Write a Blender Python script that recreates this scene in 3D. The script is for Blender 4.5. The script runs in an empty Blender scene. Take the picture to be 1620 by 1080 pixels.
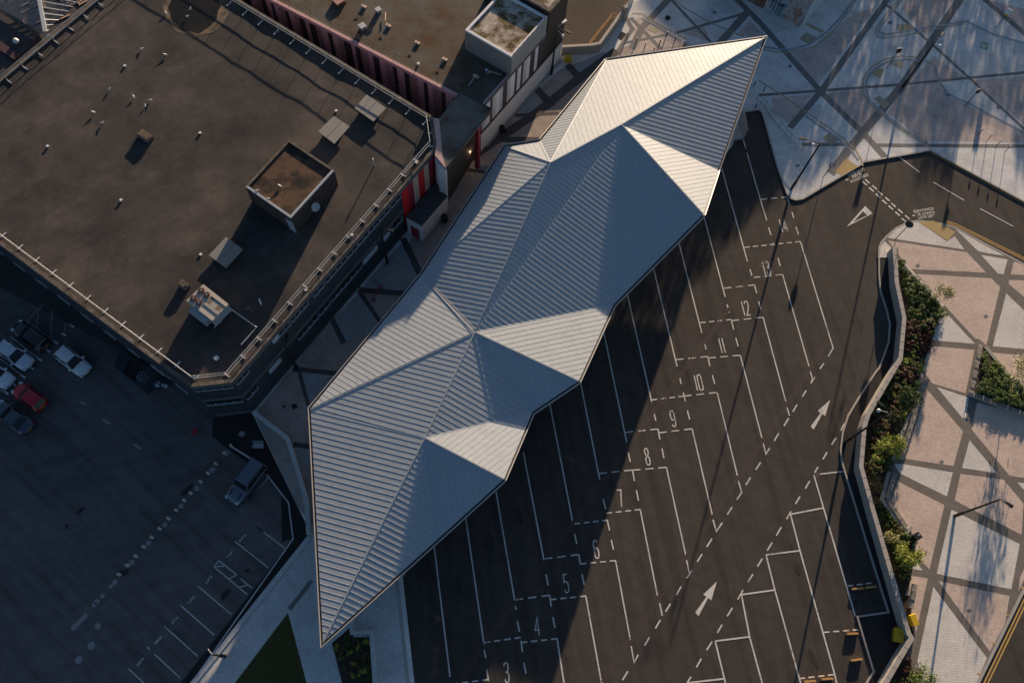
import bpy, bmesh, math, random
from mathutils import Vector, Matrix
from mathutils.geometry import tessellate_polygon
random.seed(7)
S = bpy.context.scene
COL = S.collection

# ------------------------------------------------------------------ camera
CAM_H, FOC, NADX, NADY = 85.0, 1330.0, -65.0, 555.0
def _frame():
    d = Vector((NADX, NADY, FOC)).normalized()
    X = Vector((1, 0, 0)) - d * d[0]; X.normalize()
    Z = -d; Y = Z.cross(X)
    return Matrix((X, Y, Z))
RW = _frame()                                   # camera (x right, y down, z forward) -> world
cd = bpy.data.cameras.new('camera'); cam = bpy.data.objects.new('camera', cd); COL.objects.link(cam)
cd.sensor_width = 36.0; cd.lens = FOC / 1620.0 * 36.0; cd.clip_start = 1; cd.clip_end = 3000
M = Matrix.Identity(4)
for r in range(3):
    M[r][0] = RW[r][0]; M[r][1] = -RW[r][1]; M[r][2] = -RW[r][2]
M[2][3] = CAM_H
cam.matrix_world = M
S.camera = cam
S.render.resolution_x = 1024; S.render.resolution_y = 682

# ------------------------------------------------------------------ light
SUN_EL, SUN_AZ = math.radians(9.5), math.radians(70.35)      # azimuth measured from +x towards +y
W = bpy.data.worlds.new('World'); S.world = W; W.use_nodes = True
nt = W.node_tree; bg = nt.nodes['Background']
sky = nt.nodes.new('ShaderNodeTexSky'); sky.sky_type = 'NISHITA'; sky.sun_disc = False
sky.sun_elevation = SUN_EL; sky.sun_rotation = math.pi / 2 - SUN_AZ
sky.air_density = 1.0; sky.dust_density = 1.25; sky.ozone_density = 3.0
nt.links.new(sky.outputs[0], bg.inputs[0]); bg.inputs[1].default_value = 0.052
sl = bpy.data.lights.new('sun', 'SUN'); sl.energy = 4.6; sl.angle = math.radians(0.5); sl.color = (1.0, 0.76, 0.525)
so = bpy.data.objects.new('sun', sl); COL.objects.link(so)
SV = Vector((math.cos(SUN_AZ) * math.cos(SUN_EL), math.sin(SUN_AZ) * math.cos(SUN_EL), math.sin(SUN_EL)))
so.rotation_euler = SV.to_track_quat('Z', 'Y').to_euler(); so.location = (30, 90, 60)
S.view_settings.view_transform = 'Standard'; S.view_settings.look = 'None'
S.view_settings.exposure = 1.12; S.view_settings.gamma = 1

# ------------------------------------------------------------------ helpers
def G(px, py, z=0.0):
    """point of the place at height z seen at photo coordinate px, py"""
    r = RW @ Vector(((px - 810) / FOC, (py - 540) / FOC, 1.0))
    t = (z - CAM_H) / r[2]
    return Vector((r[0] * t, r[1] * t, z))
def ray(px, py):
    return RW @ Vector(((px - 810) / FOC, (py - 540) / FOC, 1.0))
def on_plane(px, py, p0, n):
    o = Vector((0, 0, CAM_H)); d = ray(px, py)
    return o + d * ((p0 - o).dot(n) / d.dot(n))
def Z(ox, oy, s, pts):
    return [(ox + x / s, oy + y / s) for x, y in pts]
def GP(pts, z=0.0):
    return [G(x, y, z) for x, y in pts]
ZA = lambda p: Z(1000, 280, 4.263, p)
ZB = lambda p: Z(900, 450, 4.045, p)
ZC = lambda p: Z(900, 600, 3.857, p)
ZD = lambda p: Z(620, 800, 3.857, p)
ZE = lambda p: Z(1020, 800, 3.857, p)
ZF = lambda p: Z(1240, 560, 4.263, p)
ZG = lambda p: Z(1240, 330, 4.263, p)
ZH = lambda p: Z(1300, 200, 5.0625, p)
ZT = lambda p: Z(1200, 0, 3.857, p)
ZU = lambda p: Z(1000, 0, 3.857, p)
ZL = lambda p: Z(300, 800, 3.857, p)
ZP = lambda p: Z(0, 760, 3.375, p)
R1 = lambda p: Z(1380, 340, 4.909, p)
R2 = lambda p: Z(1380, 540, 4.909, p)
R4 = lambda p: Z(1380, 720, 4.909, p)
R5 = lambda p: Z(1380, 880, 5.4, p)
ZN = lambda p: Z(680, 0, 3.857, p)
ZW = lambda p: Z(360, 260, 3.857, p)
ZX = lambda p: Z(360, 0, 3.857, p)
ZM = lambda p: Z(240, 560, 3.857, p)
Z0 = lambda p: Z(0, 0, 3.857, p)

class MB:
    def __init__(s): s.v = []; s.f = []; s.m = []; s.lift = 0.0; s.nl = 0
    def add(s, vs, fs, m=0):
        o = len(s.v); s.v += [tuple(v) for v in vs]
        for f in fs: s.f.append(tuple(i + o for i in f)); s.m.append(m)
    def poly(s, pts, m=0):
        pts = [Vector(p) for p in pts]
        if len(pts) <= 4 and len(pts) == 3:
            s.add(pts, [(0, 1, 2)], m); return s
        n = Vector((0, 0, 0))
        for i in range(len(pts)):
            a, b = pts[i], pts[(i + 1) % len(pts)]
            n += a.cross(b)
        tris = tessellate_polygon([pts]); fs = []
        for t in tris:
            a, b, c = (pts[i] for i in t)
            if (b - a).cross(c - a).dot(n) < 0: t = (t[0], t[2], t[1])
            fs.append(tuple(t))
        s.add(pts, fs, m); return s
    def prism(s, pts, z0, z1, m=0, mt=None, bottom=False):
        p = [Vector((q[0], q[1], 0)) for q in pts]
        ar = sum(p[i].x * p[(i + 1) % len(p)].y - p[(i + 1) % len(p)].x * p[i].y for i in range(len(p)))
        if ar < 0: p.reverse()
        lo = [Vector((q.x, q.y, z0)) for q in p]; hi = [Vector((q.x, q.y, z1)) for q in p]
        s.poly(hi, m if mt is None else mt)
        if bottom: s.poly(list(reversed(lo)), m)
        n = len(p)
        for i in range(n):
            j = (i + 1) % n; s.add([lo[i], lo[j], hi[j], hi[i]], [(0, 1, 2, 3)], m)
        return s
    def box(s, c, x, y, h, ang=0.0, z0=None, m=0):
        """box centred at c (x, y), base z0, turned by ang"""
        ca, sa = math.cos(ang), math.sin(ang)
        z = c[2] if z0 is None else z0
        pts = [(c[0] + ca * a * x / 2 - sa * b * y / 2, c[1] + sa * a * x / 2 + ca * b * y / 2) for a, b in ((-1, -1), (1, -1), (1, 1), (-1, 1))]
        return s.prism(pts, z, z + h, m, bottom=True)
    def beam(s, a, b, w, h, m=0, up=Vector((0, 0, 1))):
        """square section bar from a to b, w wide, h tall, centred"""
        a, b = Vector(a), Vector(b); d = (b - a)
        if d.length < 1e-6: return s
        d.normalize(); sd = d.cross(up)
        if sd.length < 1e-4: sd = d.cross(Vector((0, 1, 0)))
        sd.normalize(); u = sd.cross(d)
        o = [(-1, -1), (1, -1), (1, 1), (-1, 1)]
        vs = [p + sd * (i * w / 2) + u * (j * h / 2) for p in (a, b) for i, j in o]
        s.add(vs, [(3, 2, 1, 0), (4, 5, 6, 7), (0, 1, 5, 4), (1, 2, 6, 5), (2, 3, 7, 6), (3, 0, 4, 7)], m); return s
    def tube(s, pts, rad, n=8, m=0, cap=True):
        pts = [Vector(p) for p in pts]
        if not isinstance(rad, (list, tuple)): rad = [rad] * len(pts)
        o = len(s.v)
        for i, p in enumerate(pts):
            d = (pts[min(i + 1, len(pts) - 1)] - pts[max(i - 1, 0)]).normalized()
            a = d.cross(Vector((0, 0, 1)))
            if a.length < 1e-3: a = Vector((1, 0, 0))
            a.normalize(); b = a.cross(d)
            for k in range(n):
                t = 2 * math.pi * k / n
                s.v.append(tuple(p + (a * math.cos(t) + b * math.sin(t)) * rad[i]))
        for i in range(len(pts) - 1):
            for k in range(n):
                k2 = (k + 1) % n
                s.f.append((o + i * n + k, o + i * n + k2, o + (i + 1) * n + k2, o + (i + 1) * n + k)); s.m.append(m)
        if cap:
            s.f.append(tuple(o + k for k in reversed(range(n)))); s.m.append(m)
            e = o + (len(pts) - 1) * n; s.f.append(tuple(e + k for k in range(n))); s.m.append(m)
        return s
    def ball(s, c, r, m=0, sz=1.0, n=10, k=6):
        c = Vector(c); o = len(s.v)
        for i in range(k + 1):
            t = math.pi * i / k
            for j in range(n):
                a = 2 * math.pi * j / n
                s.v.append((c.x + r * math.sin(t) * math.cos(a), c.y + r * math.sin(t) * math.sin(a), c.z + r * sz * math.cos(t)))
        for i in range(k):
            for j in range(n):
                j2 = (j + 1) % n
                s.f.append((o + i * n + j, o + (i + 1) * n + j, o + (i + 1) * n + j2, o + i * n + j2)); s.m.append(m)
        return s
    def ribbon(s, pts, w, m=0, closed=False):
        """flat strip of width w along pts"""
        s.nl += 1; pts = [Vector(p) + Vector((0, 0, s.lift * s.nl)) for p in pts]; n = len(pts); L = []; R = []
        for i in range(n):
            if closed: a, b = pts[i - 1], pts[(i + 1) % n]; d1 = (pts[i] - a).normalized(); d2 = (b - pts[i]).normalized()
            else:
                d1 = (pts[i] - pts[i - 1]).normalized() if i else (pts[1] - pts[0]).normalized()
                d2 = (pts[i + 1] - pts[i]).normalized() if i < n - 1 else d1
            d = d1 + d2
            if d.length < 1e-4: d = d1
            d.normalize(); nn = Vector((-d.y, d.x, 0)); k = max(0.5, d.dot(d1))
            L.append(pts[i] + nn * (w / 2 / k)); R.append(pts[i] - nn * (w / 2 / k))
        o = len(s.v); s.v += [tuple(p) for q in zip(L, R) for p in q]
        for i in range(n if closed else n - 1):
            j = (i + 1) % n
            s.f.append((o + 2 * i + 1, o + 2 * j + 1, o + 2 * j, o + 2 * i)); s.m.append(m)
        return s
    def wallline(s, pts, w, z0, z1, m=0):
        """solid wall along pts: pts lie on its centre line"""
        t = MB(); t.ribbon([Vector((p[0], p[1], 0)) for p in pts], w)
        L = [t.v[i] for i in range(0, len(t.v), 2)]; R = [t.v[i] for i in range(1, len(t.v), 2)]
        return s.prism(R + L[::-1], z0, z1, m)
    def build(s, name, mats, parent=None, smooth=False):
        me = bpy.data.meshes.new(name); me.from_pydata(s.v, [], s.f); me.update()
        if not isinstance(mats, (list, tuple)): mats = [mats]
        for mm in mats: me.materials.append(mm)
        for p, mi in zip(me.polygons, s.m):
            p.material_index = mi; p.use_smooth = smooth
        o = bpy.data.objects.new(name, me); COL.objects.link(o)
        if parent is not None:
            o.parent = parent; o.matrix_parent_inverse = Matrix.Translation(parent.location).inverted() if parent.rotation_euler.z == 0 else parent.matrix_basis.inverted()
        return o

def tag(o, label=None, cat=None, group=None, kind=None):
    if label: o['label'] = label
    if cat: o['category'] = cat
    if group: o['group'] = group
    if kind: o['kind'] = kind
    return o
def thing(name, label, cat, loc=(0, 0, 0), group=None):
    o = bpy.data.objects.new(name, None); COL.objects.link(o); o.location = loc
    o.empty_display_size = 0.3
    return tag(o, label, cat, group)
def struct(name, mb, m):
    return tag(mb.build(name, m), kind='structure')
def dup(root, loc, rotz=0.0, label=None):
    """copy of a thing built at the origin, with its parts and sub-parts"""
    r = root.copy(); COL.objects.link(r); r.location = loc; r.rotation_euler = (0, 0, rotz)
    if label: r['label'] = label
    for ch in list(root.children):
        c = ch.copy(); COL.objects.link(c); c.parent = r
        for g2 in list(ch.children):
            d = g2.copy(); COL.objects.link(d); d.parent = c
    return r

# ------------------------------------------------------------------ materials
def _n(t, ty, **kw):
    n = t.nodes.new(ty)
    for k, v in kw.items(): setattr(n, k, v)
    return n
def ramp(t, stops):
    r = _n(t, 'ShaderNodeValToRGB'); e = r.color_ramp.elements
    while len(e) < len(stops): e.new(0.5)
    for q, (p, c) in zip(e, stops): q.position = p; q.color = (*c, 1) if len(c) == 3 else c
    return r
def pos(t, scale=1.0, rot=0.0, obj=False, stretch=(1, 1, 1)):
    if obj:
        tc = _n(t, 'ShaderNodeTexCoord'); src = tc.outputs['Object']
    else:
        tc = _n(t, 'ShaderNodeNewGeometry'); src = tc.outputs['Position']
    mp = _n(t, 'ShaderNodeMapping'); mp.inputs['Rotation'].default_value = (0, 0, rot)
    mp.inputs['Scale'].default_value = tuple(scale * q for q in stretch)
    if rot:
        m0 = _n(t, 'ShaderNodeMapping'); m0.inputs['Rotation'].default_value = (0, 0, rot)
        t.links.new(src, m0.inputs[0]); mp.inputs['Rotation'].default_value = (0, 0, 0)
        t.links.new(m0.outputs[0], mp.inputs[0])
    else: t.links.new(src, mp.inputs[0])
    return mp.outputs[0]
def noise(t, vec, scale, detail=4, rough=0.55):
    n = _n(t, 'ShaderNodeTexNoise'); n.inputs['Scale'].default_value = scale; n.inputs['Detail'].default_value = detail
    n.inputs['Roughness'].default_value = rough; t.links.new(vec, n.inputs['Vector']); return n.outputs[0]
def mixc(t, fac, a, b, mode='MIX'):
    m = _n(t, 'ShaderNodeMix', data_type='RGBA', blend_type=mode)
    for k, v in ((0, fac), (6, a), (7, b)):
        if hasattr(v, 'links') or isinstance(v, bpy.types.NodeSocket): t.links.new(v, m.inputs[k])
        elif k == 0: m.inputs[0].default_value = v
        else: m.inputs[k].default_value = (*v, 1)
    return m.outputs[2]
def base(name, rough=0.8, metal=0.0, spec=0.5):
    m = bpy.data.materials.new(name); m.use_nodes = True
    t = m.node_tree; b = t.nodes['Principled BSDF']
    b.inputs['Roughness'].default_value = rough; b.inputs['Metallic'].default_value = metal
    b.inputs['Specular IOR Level'].default_value = spec
    return m, t, b
def bump(t, b, h, strength=0.3, dist=0.02):
    n = _n(t, 'ShaderNodeBump'); n.inputs['Strength'].default_value = strength; n.inputs['Distance'].default_value = dist
    t.links.new(h, n.inputs['Height']); t.links.new(n.outputs[0], b.inputs['Normal'])
def sc(c, k): return tuple(min(1, x * k) for x in c)
def plain(name, c, rough=0.7, metal=0.0, var=0.18, scale=1.5, spec=0.5):
    """painted / cast surface with a little wear"""
    m, t, b = base(name, rough, metal, spec)
    p = pos(t); a = noise(t, p, scale, 5); f = noise(t, p, scale * 9, 3)
    x = mixc(t, a, sc(c, 1 - var), sc(c, 1 + var)); r = ramp(t, [(0.3, (1 - var,) * 3), (0.7, (1 + var * .5,) * 3)])
    t.links.new(f, r.inputs[0]); x = mixc(t, 0.6, x, r.outputs[0], 'MULTIPLY')
    t.links.new(x, b.inputs['Base Color']); return m
def asphalt(name, c, patch=0.25, warm=(1.03, 1.0, 0.965), streak=None):
    m, t, b = base(name, 0.92, 0, 0.25)
    p = pos(t)
    big = noise(t, p, 0.12, 5, 0.6); mid = noise(t, p, 0.9, 5, 0.6); fine = noise(t, p, 14, 3, 0.7)
    x = mixc(t, big, sc(c, 1 - patch), sc(c, 1 + patch))
    r = ramp(t, [(0.35, (0.86, 0.86, 0.87)), (0.65, (1.1, 1.09, 1.07))]); t.links.new(mid, r.inputs[0])
    x = mixc(t, 0.8, x, r.outputs[0], 'MULTIPLY')
    r2 = ramp(t, [(0.35, (0.72, 0.72, 0.72)), (0.72, (1.25, 1.25, 1.25))]); t.links.new(fine, r2.inputs[0])
    x = mixc(t, 0.8, x, r2.outputs[0], 'MULTIPLY')
    if streak is not None:
        s = noise(t, pos(t, 1, streak, stretch=(0.05, 0.9, 1)), 1.0, 5, 0.65); rs = ramp(t, [(0.36, (0.74, 0.74, 0.75)), (0.5, (1, 1, 1)), (0.68, (1.16, 1.15, 1.13))]); t.links.new(s, rs.inputs[0])
        x = mixc(t, 0.9, x, rs.outputs[0], 'MULTIPLY')
        s = noise(t, pos(t, 1, streak - 1.0, stretch=(0.04, 0.7, 1)), 1.0, 4, 0.65); rs = ramp(t, [(0.34, (0.84, 0.84, 0.85)), (0.5, (1, 1, 1)), (0.7, (1.1, 1.1, 1.09))]); t.links.new(s, rs.inputs[0])
        x = mixc(t, 0.8, x, rs.outputs[0], 'MULTIPLY')
        vo = _n(t, 'ShaderNodeTexVoronoi'); vo.inputs['Scale'].default_value = 0.55; t.links.new(p, vo.inputs['Vector'])
        sp = ramp(t, [(0.0, (0.45, 0.45, 0.46)), (0.06, (0.62, 0.62, 0.63)), (0.16, (1, 1, 1))]); t.links.new(vo.outputs[0], sp.inputs[0])
        gt = ramp(t, [(0.55, (0, 0, 0)), (0.66, (1, 1, 1))]); t.links.new(noise(t, p, 0.21, 3), gt.inputs[0])
        x = mixc(t, gt.outputs[0], x, mixc(t, 1.0, x, sp.outputs[0], 'MULTIPLY'))
    x = mixc(t, 1.0, x, warm, 'MULTIPLY')
    t.links.new(x, b.inputs['Base Color']); bump(t, b, fine, 0.25, 0.01); return m
def pavers(name, c, c2, rot, bw=0.6, bh=0.3, mortar=(0.2, 0.19, 0.18), stain=0.2, msize=0.012):
    m, t, b = base(name, 0.85, 0, 0.3)
    p = pos(t, 1.0, rot)
    br = _n(t, 'ShaderNodeTexBrick'); br.offset = 0.5
    br.inputs['Color1'].default_value = (*c, 1); br.inputs['Color2'].default_value = (*c2, 1); br.inputs['Mortar'].default_value = (*mortar, 1)
    br.inputs['Scale'].default_value = 1; br.inputs['Brick Width'].default_value = bw; br.inputs['Row Height'].default_value = bh
    br.inputs['Mortar Size'].default_value = msize; br.inputs['Bias'].default_value = -0.1
    t.links.new(p, br.inputs['Vector'])
    q = pos(t); a = noise(t, q, 0.35, 6, 0.65); f = noise(t, q, 5, 4, 0.7)
    r = ramp(t, [(0.3, (1 - stain, 1 - stain, 1 - stain * .9)), (0.6, (1.05, 1.05, 1.05))]); t.links.new(a, r.inputs[0])
    x = mixc(t, 0.9, br.outputs[0], r.outputs[0], 'MULTIPLY')
    r2 = ramp(t, [(0.3, (0.85,) * 3), (0.7, (1.12,) * 3)]); t.links.new(f, r2.inputs[0])
    x = mixc(t, 0.8, x, r2.outputs[0], 'MULTIPLY')
    t.links.new(x, b.inputs['Base Color']); bump(t, b, br.outputs[1], 0.15, 0.01); return m
def leafmat(name, c1, c2, c3):
    m, t, b = base(name, 0.6, 0, 0.3)
    p = pos(t, 1, obj=True); a = noise(t, p, 2.2, 3); f = noise(t, p, 14, 2)
    r = ramp(t, [(0.3, c1), (0.5, c2), (0.72, c3)]); t.links.new(f, r.inputs[0])
    r2 = ramp(t, [(0.3, (0.75,) * 3), (0.7, (1.15,) * 3)]); t.links.new(a, r2.inputs[0])
    x = mixc(t, 1, r.outputs[0], r2.outputs[0], 'MULTIPLY'); t.links.new(x, b.inputs['Base Color'])
    b.inputs['Transmission Weight'].default_value = 0.0
    b.inputs['Subsurface Weight'].default_value = 0.0
    return m
def glassmat(name, c=(0.02, 0.025, 0.03), rough=0.08):
    m, t, b = base(name, rough, 0, 0.6)
    p = pos(t); a = noise(t, p, 0.8, 3); x = mixc(t, a, sc(c, 0.6), sc(c, 1.5)); t.links.new(x, b.inputs['Base Color']); return m
def clearmat(name, tint=(0.75, 0.82, 0.88)):
    """dirty roof glazing: partly see-through"""
    m, t, b = base(name, 0.12, 0, 0.5)
    out = t.nodes['Material Output']; tr = _n(t, 'ShaderNodeBsdfTransparent'); tr.inputs[0].default_value = (*tint, 1)
    mx = _n(t, 'ShaderNodeMixShader'); b.inputs['Base Color'].default_value = (0.10, 0.12, 0.15, 1)
    p = pos(t); a = noise(t, p, 1.2, 5); r = ramp(t, [(0.35, (0.35,) * 3), (0.7, (0.8,) * 3)]); t.links.new(a, r.inputs[0])
    t.links.new(r.outputs[0], mx.inputs[0]); t.links.new(tr.outputs[0], mx.inputs[1]); t.links.new(b.outputs[0], mx.inputs[2])
    t.links.new(mx.outputs[0], out.inputs[0]); return m

m_asph = asphalt('asphalt_bays', (0.068, 0.060, 0.055), 0.2, streak=math.radians(80))
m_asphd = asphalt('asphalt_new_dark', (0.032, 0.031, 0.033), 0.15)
m_asphp = asphalt('asphalt_car_park', (0.125, 0.118, 0.125), 0.4, streak=math.radians(40))
m_ground = asphalt('ground_far', (0.07, 0.068, 0.065), 0.3)
m_yard = asphalt('asphalt_yard', (0.085, 0.07, 0.058), 0.3)
def wornpaint(name, c, under, lo=.30, hi=.44):
    m, t, b = base(name, 0.75, 0, 0.3); p = pos(t); f = noise(t, p, 7, 6, .72); g = noise(t, p, .5, 4, .6)
    ad = _n(t, 'ShaderNodeMath', operation='MULTIPLY_ADD'); t.links.new(g, ad.inputs[0]); ad.inputs[1].default_value = .55; t.links.new(f, ad.inputs[2])
    r = ramp(t, [(lo + .27, (0, 0, 0)), (hi + .27, (1, 1, 1))]); t.links.new(ad.outputs[0], r.inputs[0]); k = noise(t, p, 2.0, 4)
    t.links.new(mixc(t, r.outputs[0], under, mixc(t, k, sc(c, .88), sc(c, 1.06))), b.inputs['Base Color']); return m
m_white = wornpaint('road_paint_white', (0.72, 0.69, 0.64), (0.24, 0.22, 0.205), .33, .47)
m_wornw = wornpaint('road_paint_worn', (0.62, 0.62, 0.62), (0.16, 0.16, 0.17), .31, .46)
m_patch = plain('concrete_patch', (0.28, 0.28, 0.29), .9, var=.3, scale=4)
m_yellow = plain('road_paint_yellow', (0.62, 0.38, 0.10), 0.7, var=0.15, scale=3)
m_yelold = wornpaint('road_paint_yellow_faded', (0.44, 0.35, 0.17), (0.36, 0.34, 0.30), .38, .62)
m_gran = pavers('granite_paving', (0.70, 0.69, 0.67), (0.79, 0.78, 0.75), math.radians(52), 0.45, 0.3, (0.5, 0.5, 0.49), 0.3)
m_grane = pavers('granite_setts', (0.72, 0.675, 0.62), (0.80, 0.755, 0.70), math.radians(5), 0.26, 0.26, (0.58, 0.545, 0.505), 0.14, 0.02)
m_pink = pavers('pink_granite_setts', (0.63, 0.49, 0.405), (0.74, 0.60, 0.51), math.radians(5), 0.3, 0.16, (0.50, 0.40, 0.34), 0.16, 0.014)
m_pinkt = pavers('pink_granite_worn', (0.57, 0.46, 0.41), (0.70, 0.60, 0.55), math.radians(52), 0.34, 0.17, (0.38, 0.33, 0.31), 0.3, 0.014)
m_band = pavers('dark_granite_band', (0.185, 0.165, 0.145), (0.215, 0.19, 0.165), math.radians(35), 0.4, 0.2, (0.14, 0.125, 0.11), 0.15, 0.008)
m_bandd = pavers('black_granite_band', (0.19, 0.185, 0.18), (0.225, 0.215, 0.21), math.radians(52), 0.4, 0.2, (0.15, 0.15, 0.15), 0.15, 0.008)
m_lanebandshade = pavers('lane_band_and_shade', (0.085, 0.08, 0.08), (0.11, 0.10, 0.10), math.radians(40), 0.4, 0.2, (0.06, 0.06, 0.06), 0.15, 0.008)
m_brown = pavers('brown_block_paving', (0.42, 0.345, 0.31), (0.50, 0.42, 0.38), math.radians(40), 0.4, 0.2, (0.29, 0.24, 0.22), 0.3, 0.012)
m_bluep = pavers('grey_block_paving', (0.36, 0.385, 0.40), (0.42, 0.445, 0.46), math.radians(40), 0.4, 0.2, (0.11, 0.12, 0.13), 0.15, 0.012)
m_path = pavers('path_paving', (0.58, 0.58, 0.57), (0.66, 0.66, 0.65), math.radians(50), 0.4, 0.2, (0.33, 0.34, 0.35), 0.2, 0.014)
m_kerb = plain('kerb_granite', (0.42, 0.40, 0.37), 0.8, var=0.12, scale=2)
m_conc = plain('concrete', (0.36, 0.34, 0.31), 0.85, var=0.18, scale=1.2)
m_concl = plain('coping_concrete', (0.44, 0.40, 0.36), 0.85, var=0.15, scale=1.6)
m_tact = plain('tactile_buff', (0.45, 0.33, 0.14), 0.85, var=0.1, scale=3)
m_grass = plain('mown_grass', (0.062, 0.058, 0.014), 0.95, var=0.45, scale=4)
m_soil = plain('planting_soil', (0.045, 0.032, 0.022), 0.95, var=0.4, scale=3)
m_rust = plain('channel_drain', (0.095, 0.062, 0.052), 0.8, var=0.2, scale=6)
m_black = plain('black_paint', (0.012, 0.012, 0.014), 0.5, var=0.1)
m_grey = plain('grey_metal', (0.30, 0.31, 0.32), 0.5, 0.4, var=0.1)
m_galv = plain('galvanised_steel', (0.55, 0.56, 0.57), 0.45, 0.3, var=0.1)
m_rail = plain('rail_aluminium', (0.66, 0.65, 0.63), 0.45, 0.2, var=0.06)
m_wht = plain('white_paint', (0.74, 0.74, 0.74), 0.5, var=0.05)
m_whtwall = plain('white_render', (0.80, 0.78, 0.79), 0.85, var=0.12, scale=0.6)
m_ltgrey = plain('light_grey_panel', (0.60, 0.59, 0.60), 0.7, var=0.08)
m_mauve = plain('pale_panel', (0.78, 0.77, 0.82), 0.7, var=0.05)
m_dkpanel = plain('charcoal_panel', (0.055, 0.05, 0.052), 0.7, var=0.1)
m_pinkw = plain('pink_panel', (0.80, 0.37, 0.39), 0.65, var=0.08, scale=.8)
m_brick = plain('dark_brick', (0.06, 0.046, 0.04), 0.9, var=0.25, scale=2)
m_rosew = plain('rose_brown_panel', (0.46, 0.22, 0.21), 0.65, var=0.08, scale=.8)
m_maroon = plain('maroon_panel', (0.075, 0.03, 0.036), 0.65, var=0.1)
m_red = plain('red_panel', (0.75, 0.02, 0.03), 0.55, var=0.06)
m_crim = plain('crimson_panel', (0.34, 0.025, 0.05), 0.55, var=0.06)
m_sand = plain('sand_panel', (0.68, 0.48, 0.36), 0.6, var=0.06)
m_navy = plain('navy_cladding', (0.045, 0.052, 0.062), 0.55, var=0.1)
m_spand = plain('spandrel_band', (0.13, 0.135, 0.135), 0.75, var=0.12)
m_frame = plain('window_frame', (0.42, 0.46, 0.50), 0.5, var=0.05)
m_glass = glassmat('window_glass', (0.012, 0.014, 0.018))
m_blind = plain('window_blind', (0.55, 0.60, 0.66), 0.6, var=0.05)
m_bin = plain('yellow_plastic', (0.62, 0.40, 0.015), 0.45, var=0.06)
m_orange = plain('orange_rail', (0.62, 0.30, 0.05), 0.5, var=0.1)
m_wood = plain('bench_timber', (0.30, 0.26, 0.22), 0.8, var=0.25, scale=5)
m_timber = plain('buffer_timber', (0.52, 0.30, 0.11), 0.7, var=0.15, scale=5)
m_trunk = plain('bark', (0.12, 0.09, 0.065), 0.9, var=0.25, scale=6)
m_rim = plain('alloy', (0.4, 0.4, 0.42), 0.35, 0.7, var=0.05)
m_tyre = plain('tyre_rubber', (0.012, 0.012, 0.012), 0.9, var=0.1)
m_cream = plain('cream_steel', (0.52, 0.47, 0.40), 0.5, var=0.1)
m_rustfan = plain('rusty_fan', (0.13, 0.055, 0.03), 0.7, 0.2, var=0.3, scale=6)
m_bluegrey = plain('bluegrey_steel', (0.38, 0.42, 0.46), 0.5, var=0.06)
m_capmetal = plain('vent_cap', (0.26, 0.25, 0.235), 0.6, 0.1, var=0.1, scale=1)
m_lamplens = plain('lamp_lens', (0.7, 0.7, 0.68), 0.25, var=0.03)
m_signr = plain('sign_red', (0.35, 0.03, 0.04), 0.5, var=0.05)
m_green = plain('sign_green', (0.05, 0.30, 0.20), 0.7, var=0.12, scale=3)
m_feather = plain('gull_feather', (0.80, 0.80, 0.79), 0.7, var=0.08, scale=9)
m_gullgrey = plain('gull_grey', (0.42, 0.44, 0.46), 0.7, var=0.08, scale=9)
m_beak = plain('gull_beak', (0.6, 0.35, 0.05), 0.5, var=0.05)
m_leaf = [leafmat('leaf_dark_green', (0.025, 0.054, 0.012), (0.060, 0.101, 0.022), (0.119, 0.167, 0.036)),
          leafmat('leaf_yellow_green', (0.158, 0.193, 0.032), (0.298, 0.333, 0.052), (0.473, 0.490, 0.105)),
          leafmat('leaf_maroon', (0.042, 0.014, 0.012), (0.077, 0.025, 0.019), (0.131, 0.048, 0.030)),
          leafmat('leaf_olive', (0.084, 0.084, 0.028), (0.154, 0.140, 0.042), (0.252, 0.210, 0.070)),
          leafmat('leaf_bright_green', (0.060, 0.095, 0.014), (0.119, 0.178, 0.024), (0.202, 0.250, 0.048)),
          leafmat('leaf_pale', (0.245, 0.245, 0.105), (0.420, 0.385, 0.175), (0.595, 0.542, 0.280))]

def zinc():
    m, t, b = base('standing_seam_zinc', 0.55, 0.0, 0.35)
    p = pos(t); a = noise(t, p, 0.35, 5, 0.6); f = noise(t, p, 3.0, 4, 0.6)
    x = mixc(t, a, (0.375, 0.415, 0.455), (0.44, 0.475, 0.51)); r = ramp(t, [(0.3, (0.88,) * 3), (0.62, (1.04,) * 3)]); t.links.new(f, r.inputs[0])
    x = mixc(t, 0.8, x, r.outputs[0], 'MULTIPLY'); t.links.new(x, b.inputs['Base Color'])
    r2 = ramp(t, [(0.2, (0.48,) * 3), (0.8, (0.62,) * 3)]); t.links.new(a, r2.inputs[0]); t.links.new(r2.outputs[0], b.inputs['Roughness'])
    h = noise(t, p, 0.9, 2, 0.4); bump(t, b, h, 0.35, 0.05); return m
m_zinc = zinc()
m_trim = plain('gutter_trim', (0.50, 0.48, 0.46), 0.45, 0.2, var=0.06)
m_gutter = plain('gutter_dark', (0.02, 0.021, 0.024), 0.6, var=0.1)
m_soffit = plain('soffit', (0.22, 0.21, 0.20), 0.7, var=0.08)
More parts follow.
